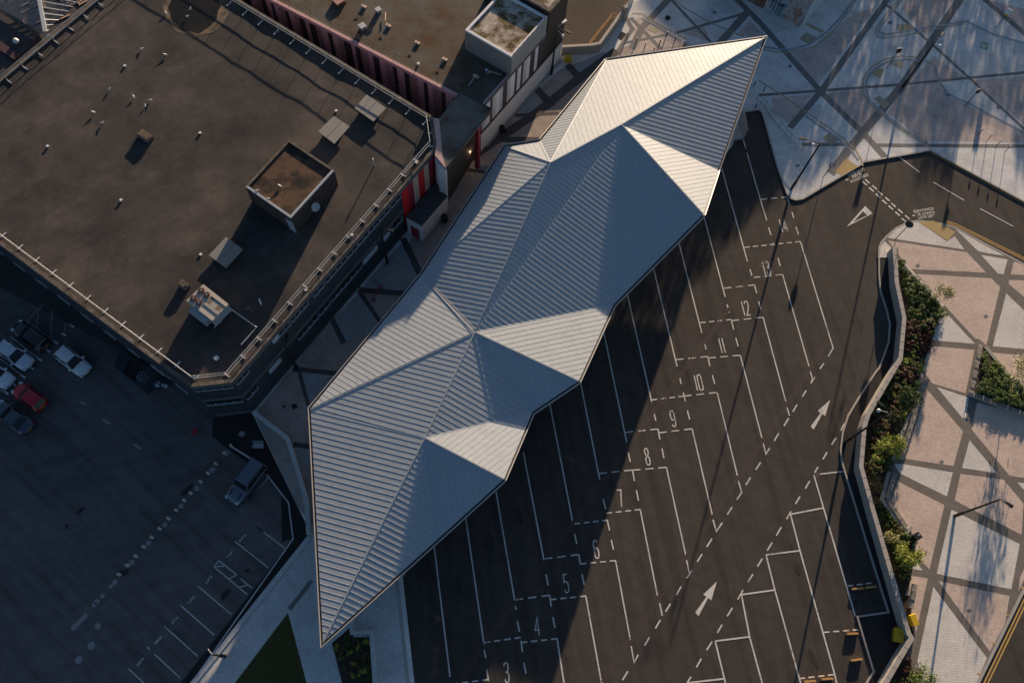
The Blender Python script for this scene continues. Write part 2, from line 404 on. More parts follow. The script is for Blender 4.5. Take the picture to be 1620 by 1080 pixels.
def feltroof():
    """brown-black bitumen felt: laps, ponding stains, droppings"""
    m, t, b = base('bitumen_felt', 0.9, 0, 0.25)
    p = pos(t); a = noise(t, p, 0.10, 6, 0.62); mid = noise(t, p, 0.4, 8, 0.7)
    r = ramp(t, [(0.33, (0.041, 0.039, 0.039)), (0.5, (0.065, 0.057, 0.054)), (0.64, (0.102, 0.083, 0.075))]); t.links.new(a, r.inputs[0])
    r1 = ramp(t, [(0.3, (0.8,) * 3), (0.7, (1.18, 1.16, 1.13))]); t.links.new(mid, r1.inputs[0])
    x = mixc(t, 0.9, r.outputs[0], r1.outputs[0], 'MULTIPLY')
    s1 = pos(t, 1, math.radians(-37), stretch=(0.12, 1.6, 1)); st = noise(t, s1, 1.0, 4, 0.7)
    r2 = ramp(t, [(0.38, (0.90,) * 3), (0.66, (1.1, 1.09, 1.08))]); t.links.new(st, r2.inputs[0])
    x = mixc(t, 0.75, x, r2.outputs[0], 'MULTIPLY')
    br = _n(t, 'ShaderNodeTexBrick'); br.offset = 0.37; t.links.new(pos(t, 1, math.radians(-37)), br.inputs['Vector'])
    br.inputs['Color1'].default_value = br.inputs['Color2'].default_value = (1, 1, 1, 1); br.inputs['Mortar'].default_value = (0.62, 0.62, 0.62, 1)
    br.inputs['Scale'].default_value = 1; br.inputs['Brick Width'].default_value = 7.5; br.inputs['Row Height'].default_value = 0.95; br.inputs['Mortar Size'].default_value = 0.02
    x = mixc(t, 0.55, x, br.outputs[0], 'MULTIPLY')
    vo = _n(t, 'ShaderNodeTexVoronoi'); vo.inputs['Scale'].default_value = 1.5; t.links.new(p, vo.inputs['Vector'])
    spot = ramp(t, [(0.0, (1, 1, 1)), (0.055, (1, 1, 1)), (0.075, (0, 0, 0))]); t.links.new(vo.outputs[0], spot.inputs[0])
    gate = ramp(t, [(0.44, (0, 0, 0)), (0.58, (1, 1, 1))]); t.links.new(noise(t, p, 0.16, 3), gate.inputs[0])
    mm = _n(t, 'ShaderNodeMath', operation='MULTIPLY'); t.links.new(spot.outputs[0], mm.inputs[0]); t.links.new(gate.outputs[0], mm.inputs[1])
    x = mixc(t, mm.outputs[0], x, (0.28, 0.25, 0.22)); t.links.new(x, b.inputs['Base Color'])
    bump(t, b, noise(t, p, 9, 4, 0.7), 0.2, 0.015); return m
m_felt = feltroof()
def patchy(name, stops, scale, rough=0.9, fine=6):
    m, t, b = base(name, rough, 0, 0.3)
    p = pos(t); a = noise(t, p, scale, 7, 0.62); r = ramp(t, stops); t.links.new(a, r.inputs[0])
    f = noise(t, p, fine, 4, 0.7); r2 = ramp(t, [(0.3, (0.75,) * 3), (0.7, (1.2,) * 3)]); t.links.new(f, r2.inputs[0])
    x = mixc(t, 0.8, r.outputs[0], r2.outputs[0], 'MULTIPLY'); t.links.new(x, b.inputs['Base Color']); return m
m_moss = patchy('mossy_roof', [(0.3, (0.05, 0.045, 0.04)), (0.42, (0.13, 0.09, 0.03)), (0.52, (0.36, 0.31, 0.26)), (0.68, (0.60, 0.53, 0.46))], 0.75)
m_felt2 = patchy('felt_rust_stained', [(0.3, (0.085, 0.045, 0.022)), (0.42, (0.10, 0.075, 0.055)), (0.56, (0.12, 0.105, 0.088)), (0.72, (0.15, 0.128, 0.105))], 0.32)
m_pondroof = patchy('ponded_felt', [(0.34, (0.016, 0.014, 0.013)), (0.42, (0.045, 0.03, 0.023)), (0.55, (0.125, 0.072, 0.045)), (0.66, (0.055, 0.04, 0.033))], 0.45)
m_pool = patchy('stained_puddle', [(0.35, (0.012, 0.010, 0.007)), (0.65, (0.024, 0.02, 0.013))], 0.4, 0.35)
m_silt = patchy('dried_silt', [(0.35, (0.09, 0.07, 0.05)), (0.55, (0.17, 0.125, 0.085)), (0.7, (0.26, 0.2, 0.14))], 1.2)
m_porch = patchy('porch_felt', [(0.34, (0.10, 0.06, 0.035)), (0.45, (0.15, 0.135, 0.12)), (0.65, (0.20, 0.18, 0.155))], 0.3)
m_pinkfas = plain('pink_fascia', (0.55, 0.36, 0.34), 0.7, var=0.12)
m_slate = patchy('slate_roof', [(0.3, (0.05, 0.045, 0.05)), (0.7, (0.085, 0.075, 0.08))], 1.2)
m_wallcon = plain('striated_concrete', (0.24, 0.235, 0.24), 0.85, var=0.2, scale=2.5)
m_panelcon = plain('panel_metal', (0.30, 0.32, 0.34), 0.6, 0.1, var=0.1)
PV = 0.12                                       # pavement height above the carriageway
# ------------------------------------------------------------------ ground
mb = MB(); mb.poly([(-900, -900, 0), (900, -900, 0), (900, 900, 0), (-900, 900, 0)]); struct('ground', mb, m_ground)
def sheet(name, pts, z, m, kerb=None):
    mb = MB(); mb.poly(GP(pts, z)); return struct(name, mb, m)
# bus station carriageway and car park lie on the ground as sheets
sheet('bus_station_road', [(560, 1130), (640, 880), (1150, 170), (1210, 160), (1475, 225), (1680, 340), (1700, 480), (1480, 330), (1380, 420), (1340, 700), (1460, 1130)], 0.004, m_asph)
sheet('side_road', [(1553, 1095), (1640, 905), (1700, 1095)], 0.004, m_asph)
sheet('car_park', [(-140, 380), (200, 560), (345, 655), (402, 652), (480, 740), (492, 850), (250, 1180), (-200, 1180)], 0.004, m_asphp)
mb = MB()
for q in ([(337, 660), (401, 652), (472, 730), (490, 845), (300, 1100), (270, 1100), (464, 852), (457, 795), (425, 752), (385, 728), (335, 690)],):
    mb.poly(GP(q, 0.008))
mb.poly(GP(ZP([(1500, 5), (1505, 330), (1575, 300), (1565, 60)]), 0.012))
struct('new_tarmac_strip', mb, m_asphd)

def slab(name, pts, m, z=PV, kerbm=None):
    mb = MB(); p = GP(pts, z); mb.prism([(q.x, q.y) for q in p], -0.05, z); return struct(name, mb, m)
kerbA = [(637, 912), (1160, 228)]
bay_kerb = Z(1150, 140, 5.684, [(60, 465), (125, 455), (150, 438), (115, 315), (130, 215), (290, 190), (318, 215), (330, 250), (455, 700), (540, 940), (572, 985), (620, 1000), (682, 990)])
road_kerb = [(1328, 280), (1340, 273), (1361, 261), (1366, 256), (1472, 237.5), (1620, 318), (1760, 395)]
NORTH = kerbA + bay_kerb + road_kerb + [(1760, -190), (250, -190), (280, 200), (400, 655), (485, 830), (488, 848), (296, 1100), (658, 1100)]
slab('plaza_paving', NORTH, m_gran)
EAST = ZG([(640, 330), (645, 260), (660, 225), (690, 190), (760, 130), (840, 92), (900, 82), (1000, 90), (1090, 108), (1160, 130)]) + [(1620, 418), (1740, 480), (1740, 690), (1622, 928), (1540, 1095), (1405, 1095), (1448, 1008), (1372, 740), (1378, 660), (1430, 570), (1420, 440), (1416, 392), (1391.5, 407)]
slab('square_paving', EAST, m_band)
# kerb stones: a pale edge course on top of each pavement edge
mb = MB()
for pl in (bay_kerb + road_kerb[:5], ZG([(640, 330), (645, 260), (660, 225), (690, 190), (760, 130), (840, 92), (900, 82), (1000, 90), (1090, 108), (1160, 130)]) + [(1620, 418), (1740, 480)], road_kerb[4:]):
    mb.ribbon(GP(pl, PV + .011), 0.22)
mb.ribbon(GP(ZL([(1262, 440), (1335, 1100)]), PV + .0105), 0.32)
mb.ribbon(GP([(1622, 928), (1540, 1095)], PV + .0105), 0.3)
struct('kerb_stones', mb, m_kerb)
# footway below the retaining wall with its own raised kerb
foot = ZG([(640, 330), (640, 450), (650, 560), (690, 680), (713, 780), (705, 900), (670, 1000), (640, 1078)]) + ZF([(620, 120), (520, 270), (430, 420), (395, 530), (380, 640), (390, 730), (420, 830)]) + ZE([(1283, 0), (1400, 380), (1485, 648), (1295, 675), (1395, 1010), (1345, 1090)])
mb = MB(); mb.prism([(p.x, p.y) for p in GP(foot + [(1420, 1080), (1446, 1010), (1372, 740), (1376, 665), (1428, 570), (1418, 440), (1414, 398)], 0.1)], -0.05, 0.1)
struct('footway', mb, m_asphd)
mb = MB(); mb.wallline(GP(foot, 0), 0.17, 0.0, 0.15); struct('footway_kerb', mb, m_concl)

# paving panels --------------------------------------------------------------
def panels(name, lst, m, z): 
    mb = MB()
    for p in lst: mb.poly(GP(p, z))
    return struct(name, mb, m)
EG = [R1([(118, 178), (180, 115), (260, 65), (350, 48), (580, 205), (640, 165), (715, 268)]), R1([(95, 203), (150, 255), (125, 300), (118, 330), (56, 330), (62, 250)]),
      R1([(540, 725), (798, 1000), (462, 972)]), R1([(645, 108), (1030, 318), (845, 288), (815, 275)]), R1([(845, 310), (1050, 345), (1020, 460), (975, 455)]),
      R1([(1040, 608), (1178, 740), (1178, 1040), (935, 1018)]), R2([(500, 352), (750, 435), (722, 620)]), R2([(755, 765), (970, 1022), (697, 980)]),
      R4([(165, 60), (240, 68), (625, 132), (580, 318), (215, 140)]), R4([(1125, 210), (1200, 215), (1200, 290)]), R4([(615, 420), (1145, 688), (1080, 1038), (500, 918)]),
      R4([(335, 810), (390, 892), (312, 882)]), R5([(522, 258), (980, 865), (890, 1080), (430, 1080), (385, 890)]), R1([(205, 345), (225, 340), (560, 700), (535, 720), (270, 430)])]
EP = [R1([(120, 198), (735, 290), (885, 448), (300, 420), (205, 310), (200, 255), (165, 250)]), R1([(345, 458), (925, 492), (993, 560), (885, 1012), (835, 965), (800, 960), (560, 700)]),
      R1([(1100, 362), (1190, 390), (1190, 466), (1075, 462)]), R1([(1060, 505), (1190, 508), (1190, 645), (1060, 535)]),
      R2([(455, 35), (795, 65), (725, 402), (465, 325), (390, 220), (425, 100)]), R2([(428, 375), (705, 698), (630, 965), (250, 910)]),
      R2([(815, 470), (1200, 585), (1200, 1062), (1065, 1040), (770, 680)]), R2([(920, 85), (1200, 110), (1200, 400), (1100, 330)]), R4([(195, 200), (560, 385), (445, 885), (340, 770), (305, 600), (250, 560), (150, 340)]),
      R4([(685, 143), (1020, 188), (1175, 375), (1160, 615), (640, 350)]), R5([(325, 160), (475, 185), (375, 640), (330, 560), (280, 330)]),
      R5([(565, 208), (1172, 335), (1135, 570), (1005, 810)]), R5([(1260, 180), (1340, 20), (1330, 120), (1250, 300)])]
panels('pale_panels', EG, m_grane, PV + .004); panels('pink_panels', EP, m_pink, PV + .004)
TP = [ZT([(580, 90), (700, 50), (735, 20), (360, 520), (205, 330), (330, 290), (430, 200)]), ZT([(870, 55), (905, 0), (1190, 0), (1030, 225)]),
      ZT([(400, 570), (630, 548), (735, 690), (640, 790)]), ZT([(80, 600), (320, 580), (190, 760), (85, 680)]),
      ZT([(890, 530), (1110, 500), (1150, 580), (1640, 825), (1640, 870), (1010, 860), (790, 690)]), ZT([(1070, 340), (1250, 470), (930, 500)]),
      ZT([(1310, 490), (1640, 465), (1640, 780)]), ZT([(1480, 20), (1640, 60), (1640, 200), (1400, 0)]),
      ZU([(720, 130), (830, 240), (640, 215)]), ZU([(300, 190), (440, 165), (480, 255), (330, 215)]), ZU([(30, 110), (105, 105), (270, 230), (330, 270), (0, 330), (0, 240)])]
panels('pink_plaza_panels', TP, m_pinkt, PV + .004)
mb = MB(); mb.lift = .00025
for pts, w in ((ZT([(-200, -70), (0, 130), (380, 560), (640, 815), (775, 960)]), .85), (ZT([(800, -20), (380, 560), (190, 780)]), .8), (ZT([(0, 582), (340, 557), (830, 520), (1640, 442)]), .42),
               (ZT([(1240, -20), (880, 520), (560, 900), (440, 1060)]), 1.05), (ZT([(265, 882), (560, 882)]), .5), (ZT([(700, 886), (1640, 892)]), .5),
               (ZT([(760, 10), (1080, 290), (1290, 480), (1640, 805)]), .4), (ZT([(1370, -10), (1640, 220)]), .8),
               (ZU([(230, -10), (480, 258)]), .4), (ZU([(260, 205), (690, 82)]), .42), (ZU([(705, 75), (530, 270)]), 1.0), (ZU([(0, 300), (60, 170), (230, -10)]), .9),
               (Z(860, 0, 6.75, [(790, 560), (950, 310), (870, 170)]), .55), (Z(860, 0, 6.75, [(930, 190), (1250, 520)]), .5), (Z(860, 0, 6.75, [(860, 460), (1100, 415), (1330, 370)]), .35)):
    mb.ribbon(GP(pts, PV + .008), w)
struct('dark_paving_bands', mb, m_bandd)
# west lane between the blocks and the canopy
WEST = [(640, 395), (720, 270), (885, 110), (1000, 70), (1090, 70), (1000, 140), (860, 250), (700, 440), (500, 640), (495, 830), (470, 800), (402, 655), (520, 510)]
panels('lane_paving', [WEST], m_brown, PV + .002)
panels('grey_lane_panels', [ZN([(610, 570), (690, 660), (520, 695)]), ZN([(880, 400), (1060, 320), (1090, 330), (920, 450)]), ZW([(1075, 470), (1165, 690), (1090, 770), (830, 745), (870, 690)]),
       ZW([(660, 950), (800, 800), (915, 960), (860, 1040), (700, 1080)]), ZM([(915, 110), (1110, 130), (955, 300)]), ZM([(875, 580), (960, 590), (960, 690), (925, 690)])], m_bluep, PV + .008)
mb = MB(); mb.lift = .00025
for pts, w in ((ZN([(60, 1090), (650, 690), (910, 480), (1140, 310)]), 1.15), (ZN([(640, 530), (750, 650)]), 1.0), (ZN([(840, 395), (930, 500)]), .95), (ZN([(520, 705), (790, 690)]), .45), (ZN([(370, 850), (680, 855)]), .8),  # last strip here is the lane's shade laid down as a dark band
               (ZN([(-40, 1000), (330, 1050)]), .5), (ZW([(1070, 450), (1185, 690)]), .75), (ZW([(800, 765), (1100, 790)]), .65), (ZW([(800, 770), (935, 965)]), .45), (ZW([(635, 940), (710, 1090)]), .6),
               (ZM([(860, 90), (1130, 118)]), .55), (ZM([(895, 90), (955, 310)]), .4), (ZM([(865, 550), (970, 565)]), .55), (ZN([(330, 1060), (500, 1090)]), .4)):
    mb.ribbon(GP(pts, PV + .012), w)
struct('lane_bands_and_shade', mb, m_lanebandshade)
panels('path_paving', [ZL([(740, 195), (770, 440), (605, 640), (270, 1090), (15, 1130), (722, 195)]), ZL([(610, 640), (750, 450), (800, 880), (865, 840), (935, 1110), (735, 1110)]),
       ZL([(985, 715), (1200, 450), (1275, 440), (1345, 1110), (1150, 1110), (1120, 760)])], m_path, PV + .006)
mb = MB(); mb.ribbon(GP(ZL([(608, 630), (745, 455)]), PV + .01), .45); struct('dark_path_band', mb, m_bandd)
sheet('lawn', ZL([(600, 650), (722, 1110), (245, 1120)]), PV + .03, m_grass)
sheet('planting_bed_soil', ZL([(868, 835), (980, 740), (1000, 800), (1100, 800), (1122, 1110), (938, 1110)]), PV + .02, m_soil)
bedE = [(1421, 394), (1424, 447), (1434, 503), (1428, 570), (1376, 657), (1371, 675), (1366, 738), (1386, 810), (1441, 1000)] + R5([(330, 330), (280, 330)]) + R4([(300, 960), (320, 820), (330, 740), (250, 610), (58, 360), (100, 150), (110, 120)]) + R2([(140, 930), (240, 660), (345, 290), (380, 225)]) + R1([(440, 1040), (530, 725), (270, 430), (205, 350)])
sheet('border_soil', bedE, PV + .02, m_soil)
sheet('corner_bed_soil', R5([(90, 1090), (300, 870), (360, 985), (400, 1090)]), PV + .022, m_soil)
triE = R2([(872, 95), (1260, 460), (1260, 590), (1050, 490), (820, 400)])
sheet('yard_tarmac', Z(860, 0, 6.75, [(185, 500), (240, -120), (1000, -120), (840, 110), (570, 480), (490, 490)]) , PV + .014, m_yard)

# ------------------------------------------------------------------ road paint
mb = MB()
LW = 0.13
LK = [0]
def lz():
    LK[0] += 1; return .008 + .00008 * LK[0]
def line(p, w=LW, z=None): mb.ribbon(GP(p, z or lz()), w)
def dash(p, n=3, w=LW, duty=.62, z=.008):
    a, b = GP(p, lz())
    L = 1.0 / (n - 1 + duty)
    for i in range(n):
        mb.ribbon([a.lerp(b, i * L), a.lerp(b, i * L + L * duty)], w)
for p in (Z(1150, 140, 5.684, [(145, 450), (170, 540)]), Z(1150, 140, 5.684, [(180, 580), (325, 1080)]), ZA([(820, 0), (908, 292)]), ZA([(600, -75), (778, 570)]), ZA([(470, 210), (628, 808)]), ZA([(300, 380), (470, 1050)]),
          ZA([(130, 560), (148, 630)]) + ZB([(692, 522)]), ZB([(360, 0), (530, 750)]), ZB([(210, 240), (370, 1008)]), ZC([(60, -40), (188, 610)]),  ZC([(-120, 130), (22, 860)]),
          [(828, 715), ZD([(928, 330)])[0]], ZD([(630, -120), (750, 578)]), ZD([(440, 0), (562, 842)]), ZD([(250, 180), (355, 1040)]),
          ZA([(1045, 135), (1062, 185)]), ZA([(1078, 235), (1090, 278)]), ZA([(1105, 335), (1122, 388)]), ZA([(920, 340), (937, 392)]), ZA([(950, 445), (958, 465)]), ZA([(985, 545), (998, 600)]), ZA([(795, 622), (808, 665)]),
          [ZA([(1135, 435)])[0]] + ZG([(333, 940), (300, 995)]), [ZA([(1015, 657)])[0]] + ZG([(170, 1062)]), ZA([(825, 727), (840, 783)]), ZA([(853, 838), (868, 890)]), ZA([(640, 858), (648, 885)]), ZA([(652, 905), (658, 915)]),
          ZA([(670, 968), (685, 1028)]), ZB([(1243, 210), (1388, 748)]), ZB([(1543, 550), (1560, 608)]), ZB([(1575, 590), (1548, 632)]), ZB([(890, 465), (903, 523)]), ZB([(918, 578), (933, 635)]), ZB([(870, 380), (878, 415)]), ZB([(1068, 340), (1083, 395)]),
          ZB([(1097, 452), (1235, 980)]), ZB([(1395, 783), (1412, 838)]), ZB([(1407, 855), (1377, 905)]), ZB([(732, 690), (745, 747)]), ZB([(758, 805), (773, 862)]), ZB([(710, 598), (718, 635)]), ZC([(1185, 387), (1203, 455), (1225, 417)]),
          ZB([(570, 923), (582, 990)]), ZB([(545, 823), (556, 870)]), ZC([(752, 300), (875, 825)]), ZC([(878, 855), (900, 925), (937, 873)]), ZC([(568, 420), (580, 480)]), 
          ZC([(1033, 615), (1055, 688), (1025, 732)]), ZC([(595, 535), (713, 1070)]), ZC([(388, 553), (400, 618)]), ZC([(412, 675), (425, 738)]), ZC([(362, 445), (375, 502)]), 
          ZC([(210, 730), (225, 790)]), ZD([(1315, 88), (1328, 148)]), ZD([(1338, 205), (1352, 265)]), ZD([(1115, 170), (1128, 230)]), ZD([(1515, 20), (1620, 545)]), ZD([(1140, 295), (1150, 353)]), ZD([(940, 415), (953, 482)]), ZD([(1160, 415), (1173, 480)]),
          ZD([(1365, 332), (1455, 815)]), ZD([(1460, 853), (1478, 955), (1503, 905)]), ZD([(963, 543), (972, 612)]), ZD([(982, 677), (995, 742)]), ZD([(753, 610), (758, 632)]), ZD([(765, 697), (778, 765)]), ZD([(1183, 548), (1285, 1110)]), ZD([(788, 820), (797, 890)]), ZD([(805, 955), (818, 1020)]),
          ZD([(563, 877), (573, 925)]), ZD([(578, 995), (590, 1065)]), ZD([(1008, 808), (1055, 1110)]), ZE([(255, 330), (272, 405)]), ZE([(287, 393), (257, 440)]), ZE([(90, 590), (107, 667)]), ZE([(418, 82), (437, 155), (470, 103)]),
          ZC([(905, 80), (1028, 585)])):
    line(p)
for p, n in ((ZA([(870, 152), (1045, 135)]), 3), (ZA([(757, 475), (1135, 435)]), 7), (ZA([(620, 750), (825, 727)]), 3), (ZA([(818, 677), (1015, 657)]), 3), (ZA([(460, 982), (670, 960)]), 4), (ZA([(670, 968), (885, 945)]), 3),
             (ZB([(685, 480), (890, 460)]), 3), (ZB([(890, 470), (1097, 452)]), 3), (ZB([(530, 737), (735, 713)]), 4), (ZB([(735, 713), (945, 690)]), 3), (ZB([(362, 945), (570, 923)]), 3), (ZB([(575, 948), (787, 922)]), 3),
             (ZC([(185, 573), (385, 552)]), 3), (ZC([(388, 553), (595, 535)]), 3), (ZC([(33, 880), (238, 857)]), 4), (ZC([(228, 815), (437, 792)]), 4),
             (ZD([(1150, 353), (1365, 332)]), 4), (ZD([(928, 322), (1140, 295)]), 3), (ZD([(750, 572), (963, 543)]), 3), (ZD([(968, 570), (1183, 548)]), 4), (ZD([(560, 833), (788, 800)]), 4),
             (ZD([(788, 832), (1008, 808)]), 4), (ZD([(365, 1085), (590, 1057)]), 4)):
    dash(p, n)
def dashes(a, b, step, ln, w=.15):
    A, B = GP([a, b], .008); d = B - A; L = d.length; d.normalize(); s = 0
    while s < L:
        mb.ribbon([A + d * s, A + d * min(L, s + ln)], w); s += step
for q in [ZE(p) for p in ([(533, 8), (503, 52)], [(410, 200), (378, 247)], [(350, 292), (320, 340)], [(222, 490), (193, 542)], [(157, 595), (127, 643)], [(95, 695), (65, 745)], [(28, 800), (0, 850)],
          [(893, 32), (865, 80)], [(833, 128), (803, 180)], [(778, 222), (747, 272)], [(717, 320), (688, 368)], [(660, 415), (630, 463)], [(600, 512), (567, 570)], [(535, 620), (503, 672)], [(472, 723), (443, 772)], [(410, 827), (378, 878)], [(345, 930), (315, 983)], [(282, 1040), (258, 1078)])] \
       + [ZC(p) for p in ([(1487, 0), (1475, 25)], [(1448, 67), (1423, 107)], [(1393, 153), (1366, 197)], [(1340, 237), (1312, 283)], [(1280, 328), (1253, 375)], [(1170, 505), (1140, 550)], [(1108, 597), (1080, 643)], [(995, 778), (967, 823)], [(873, 970), (842, 1020)],
          [(1620, 365), (1603, 400)], [(1575, 443), (1550, 487)], [(1520, 533), (1500, 568)], [(1470, 618), (1442, 665)], [(1410, 713), (1383, 758)])] + [ZD(p) for p in ([(1440, 1007), (1407, 1060)],)] \
       + [ZG(p) for p in ([(270, 1042), (243, 1080)],)] + [ZF(p) for p in ([(408, 467), (385, 515)], [(352, 565), (322, 612)])]:
    line(q, .14)
for p in (ZE([(890, 50), (1088, 12)]), [(1287.6, 751)] + ZE([(1285, 672)]), ZE([(890, 52), (948, 275), (1160, 1030), (1175, 1100)]), ZE([(740, 298), (945, 272)]), ZE([(740, 298), (795, 515), (960, 1110)]), ZE([(590, 540), (790, 512)]),
          ZE([(590, 540), (640, 798), (725, 1110)]), ZE([(430, 823), (640, 797)]), ZE([(430, 823), (500, 1110)]), ZE([(258, 1078), (480, 1053)]), ZF([(245, 808), (400, 790)])):
    line(p, .15)
for p, n in ((ZE([(1237, 488), (1385, 468)]), 3), (ZE([(1090, 770), (1305, 753)]), 4), (ZE([(940, 1052), (1155, 1027)]), 4)): dash(p, n)
# arrows on the carriageway
def arrow(tail, tip):
    a, b = GP([tail, tip], .008); d = (b - a); L = d.length; d.normalize(); n = Vector((-d.y, d.x, 0)); k = a + d * (L * .52)
    mb.poly([a - n * .22, a + d * .1 + n * .22, k + n * .09, k + n * .46, b, k - n * .46, k - n * .09])
arrow(*ZF([(190, 500), (312, 308)])); arrow(*ZE([(317, 662), (440, 460)]))
# junction markings
tri = GP(ZH([(348, 637), (408, 697), (200, 803)]), .008); ins = GP(ZH([(330, 679), (364, 712), (252, 768)]), .008)
for i in range(3):
    j = (i + 1) % 3; mb.poly([tri[i], tri[j], ins[j], ins[i]])
for rowp in ([(325, 440), (380, 490), (432, 540), (485, 590), (535, 635), (590, 685), (640, 735)], [(348, 425), (405, 473), (452, 520), (508, 567), (557, 615), (612, 663), (668, 712)]):
    for x, y in rowp: line(ZH([(x, y), (x + 36, y + 31)]), .22)
for p in ([(608, 235), (783, 368)], [(895, 447), (1140, 592)], [(1270, 660), (1533, 800)]): line(ZH(p), .13)
struct('road_markings', mb, m_white)

# bay numbers: tall stencilled strokes
DIG = {'0': [[(.0, .3), (.0, 2.2), (.15, 2.5), (.55, 2.5), (.7, 2.2), (.7, .3), (.55, 0), (.15, 0), (0, .3)]], '1': [[(.35, 0), (.35, 2.5)]],
       '2': [[(0, 2.0), (.1, 2.4), (.35, 2.5), (.6, 2.4), (.7, 2.0), (.65, 1.5), (.0, 0), (.7, 0)]], '3': [[(0, 2.1), (.12, 2.42), (.35, 2.5), (.6, 2.38), (.68, 2.0), (.6, 1.5), (.3, 1.32), (.62, 1.15), (.7, .7), (.6, .15), (.35, 0), (.1, .1), (0, .45)]],
       '4': [[(.55, 0), (.55, 2.5), (0, .7), (.75, .7)]], '5': [[(.65, 2.5), (.08, 2.5), (.04, 1.4), (.35, 1.55), (.62, 1.35), (.7, .8), (.6, .15), (.35, 0), (.1, .1), (0, .4)]],
       '6': [[(.65, 2.1), (.55, 2.42), (.3, 2.5), (.08, 2.3), (0, 1.8), (0, .35), (.15, 0), (.55, 0), (.7, .35), (.7, 1.0), (.55, 1.4), (.2, 1.4), (.02, 1.1)]],
       '7': [[(0, 2.5), (.7, 2.5), (.35, 0)]], '8': [[(.35, 1.35), (.08, 1.6), (.04, 2.2), (.2, 2.5), (.5, 2.5), (.66, 2.2), (.62, 1.6), (.35, 1.35), (.04, 1.05), (0, .35), (.18, 0), (.52, 0), (.7, .35), (.66, 1.05), (.35, 1.35)]],
       '9': [[(.02, .4), (.15, .05), (.4, 0), (.62, .2), (.7, .7), (.7, 2.15), (.55, 2.5), (.15, 2.5), (0, 2.15), (0, 1.5), (.15, 1.1), (.5, 1.1), (.68, 1.4)]]}
mb = MB()
def number(txt, c, h, ang, z=.008, w=.115, sx=.62, gap=1.0):
    """txt centred at photo point c, h metres tall, baseline direction ang (world)"""
    o = G(*c, z); k = h / 2.5; X = Vector((math.cos(ang), math.sin(ang), 0)); Y = Vector((-X.y, X.x, 0))
    adv = gap; n = len(txt); x0 = -((n - 1) * adv + .7) / 2
    for i, ch in enumerate(txt):
        for st in DIG[ch]:
            mb.ribbon([o + X * ((x0 + i * adv + p[0]) * k * sx * 1.35) + Y * ((p[1] - 1.25) * k) for p in st], w)
def wang(a, b):
    d = G(*b) - G(*a); return math.atan2(d.y, d.x)
for t, c, u in (('3', ZD([(700, 1015)])[0], None), ('4', ZD([(885, 730)])[0], None), ('5', ZD([(1063, 472)])[0], None), ('6', ZD([(1246, 262)])[0], None), ('7', ZC([(313, 725)])[0], None), ('8', ZC([(478, 470)])[0], None),
                ('9', ZC([(635, 240)])[0], None), ('10', ZB([(826, 627)])[0], None), ('11', ZB([(980, 390)])[0], None), ('12', ZB([(1128, 152)])[0], None), ('13', ZA([(902, 613)])[0], None), ('14', ZA([(1017, 327)])[0], None)):
    number(t, c, 1.75, wang((c[0] - 20, c[1] + 2.2), (c[0] + 20, c[1] - 2.2)), gap=.62 if t == '11' else .82)
struct('bay_numbers', mb, m_white)

def textobj(name, txt, c, ang, size, m, z, sx=1.0, parent=None, kind='structure'):
    cu = bpy.data.curves.new(name, 'FONT'); cu.body = txt; cu.size = size; cu.align_x = 'CENTER'; cu.align_y = 'CENTER'; cu.offset = .012; cu.space_character = 1.08
    ob = bpy.data.objects.new(name + '_tmp', cu); COL.objects.link(ob); bpy.context.view_layer.update()
    me = bpy.data.meshes.new_from_object(ob.evaluated_get(bpy.context.evaluated_depsgraph_get())); bpy.data.objects.remove(ob)
    me.transform(Matrix.Translation(Vector((c.x, c.y, z))) @ Matrix.Rotation(ang, 4, 'Z') @ Matrix.Diagonal((sx, 1, 1, 1)))
    me.materials.clear(); me.materials.append(m); o = bpy.data.objects.new(name, me); COL.objects.link(o)
    if kind: o['kind'] = kind
    if parent: o.parent = parent
    return o
a1 = wang(*ZH([(740, 690), (893, 664)]))
for s, q in (('EDRYCHWCH', (816, 671)), ("I'R CHWITH", (836, 698)), ('LOOK LEFT', (838, 725))): textobj('crossing_text', s, G(*ZH([q])[0]), a1, .50, m_white, .009, .78)
a2 = wang(*ZH([(372, 382), (230, 442)]))
for s, q in (('EDRYCHWCH', (300, 414)), ("I'R DDE", (278, 391)), ('LOOK RIGHT', (272, 366))): textobj('crossing_text', s, G(*ZH([q])[0]), a2, .50, m_white, .009, .78)
mb = MB()
def smallarrow(a, b):
    a, b = GP(ZH([a, b]), .008); d = b - a; L = d.length; d.normalize(); n = Vector((-d.y, d.x, 0)); k = a + d * L * .45
    mb.poly([a - n * .05, a + n * .05, k + n * .05, k + n * .16, b, k - n * .16, k - n * .05])
smallarrow((750, 712), (722, 716)); smallarrow((216, 422), (188, 431))
struct('crossing_arrows', mb, m_white)

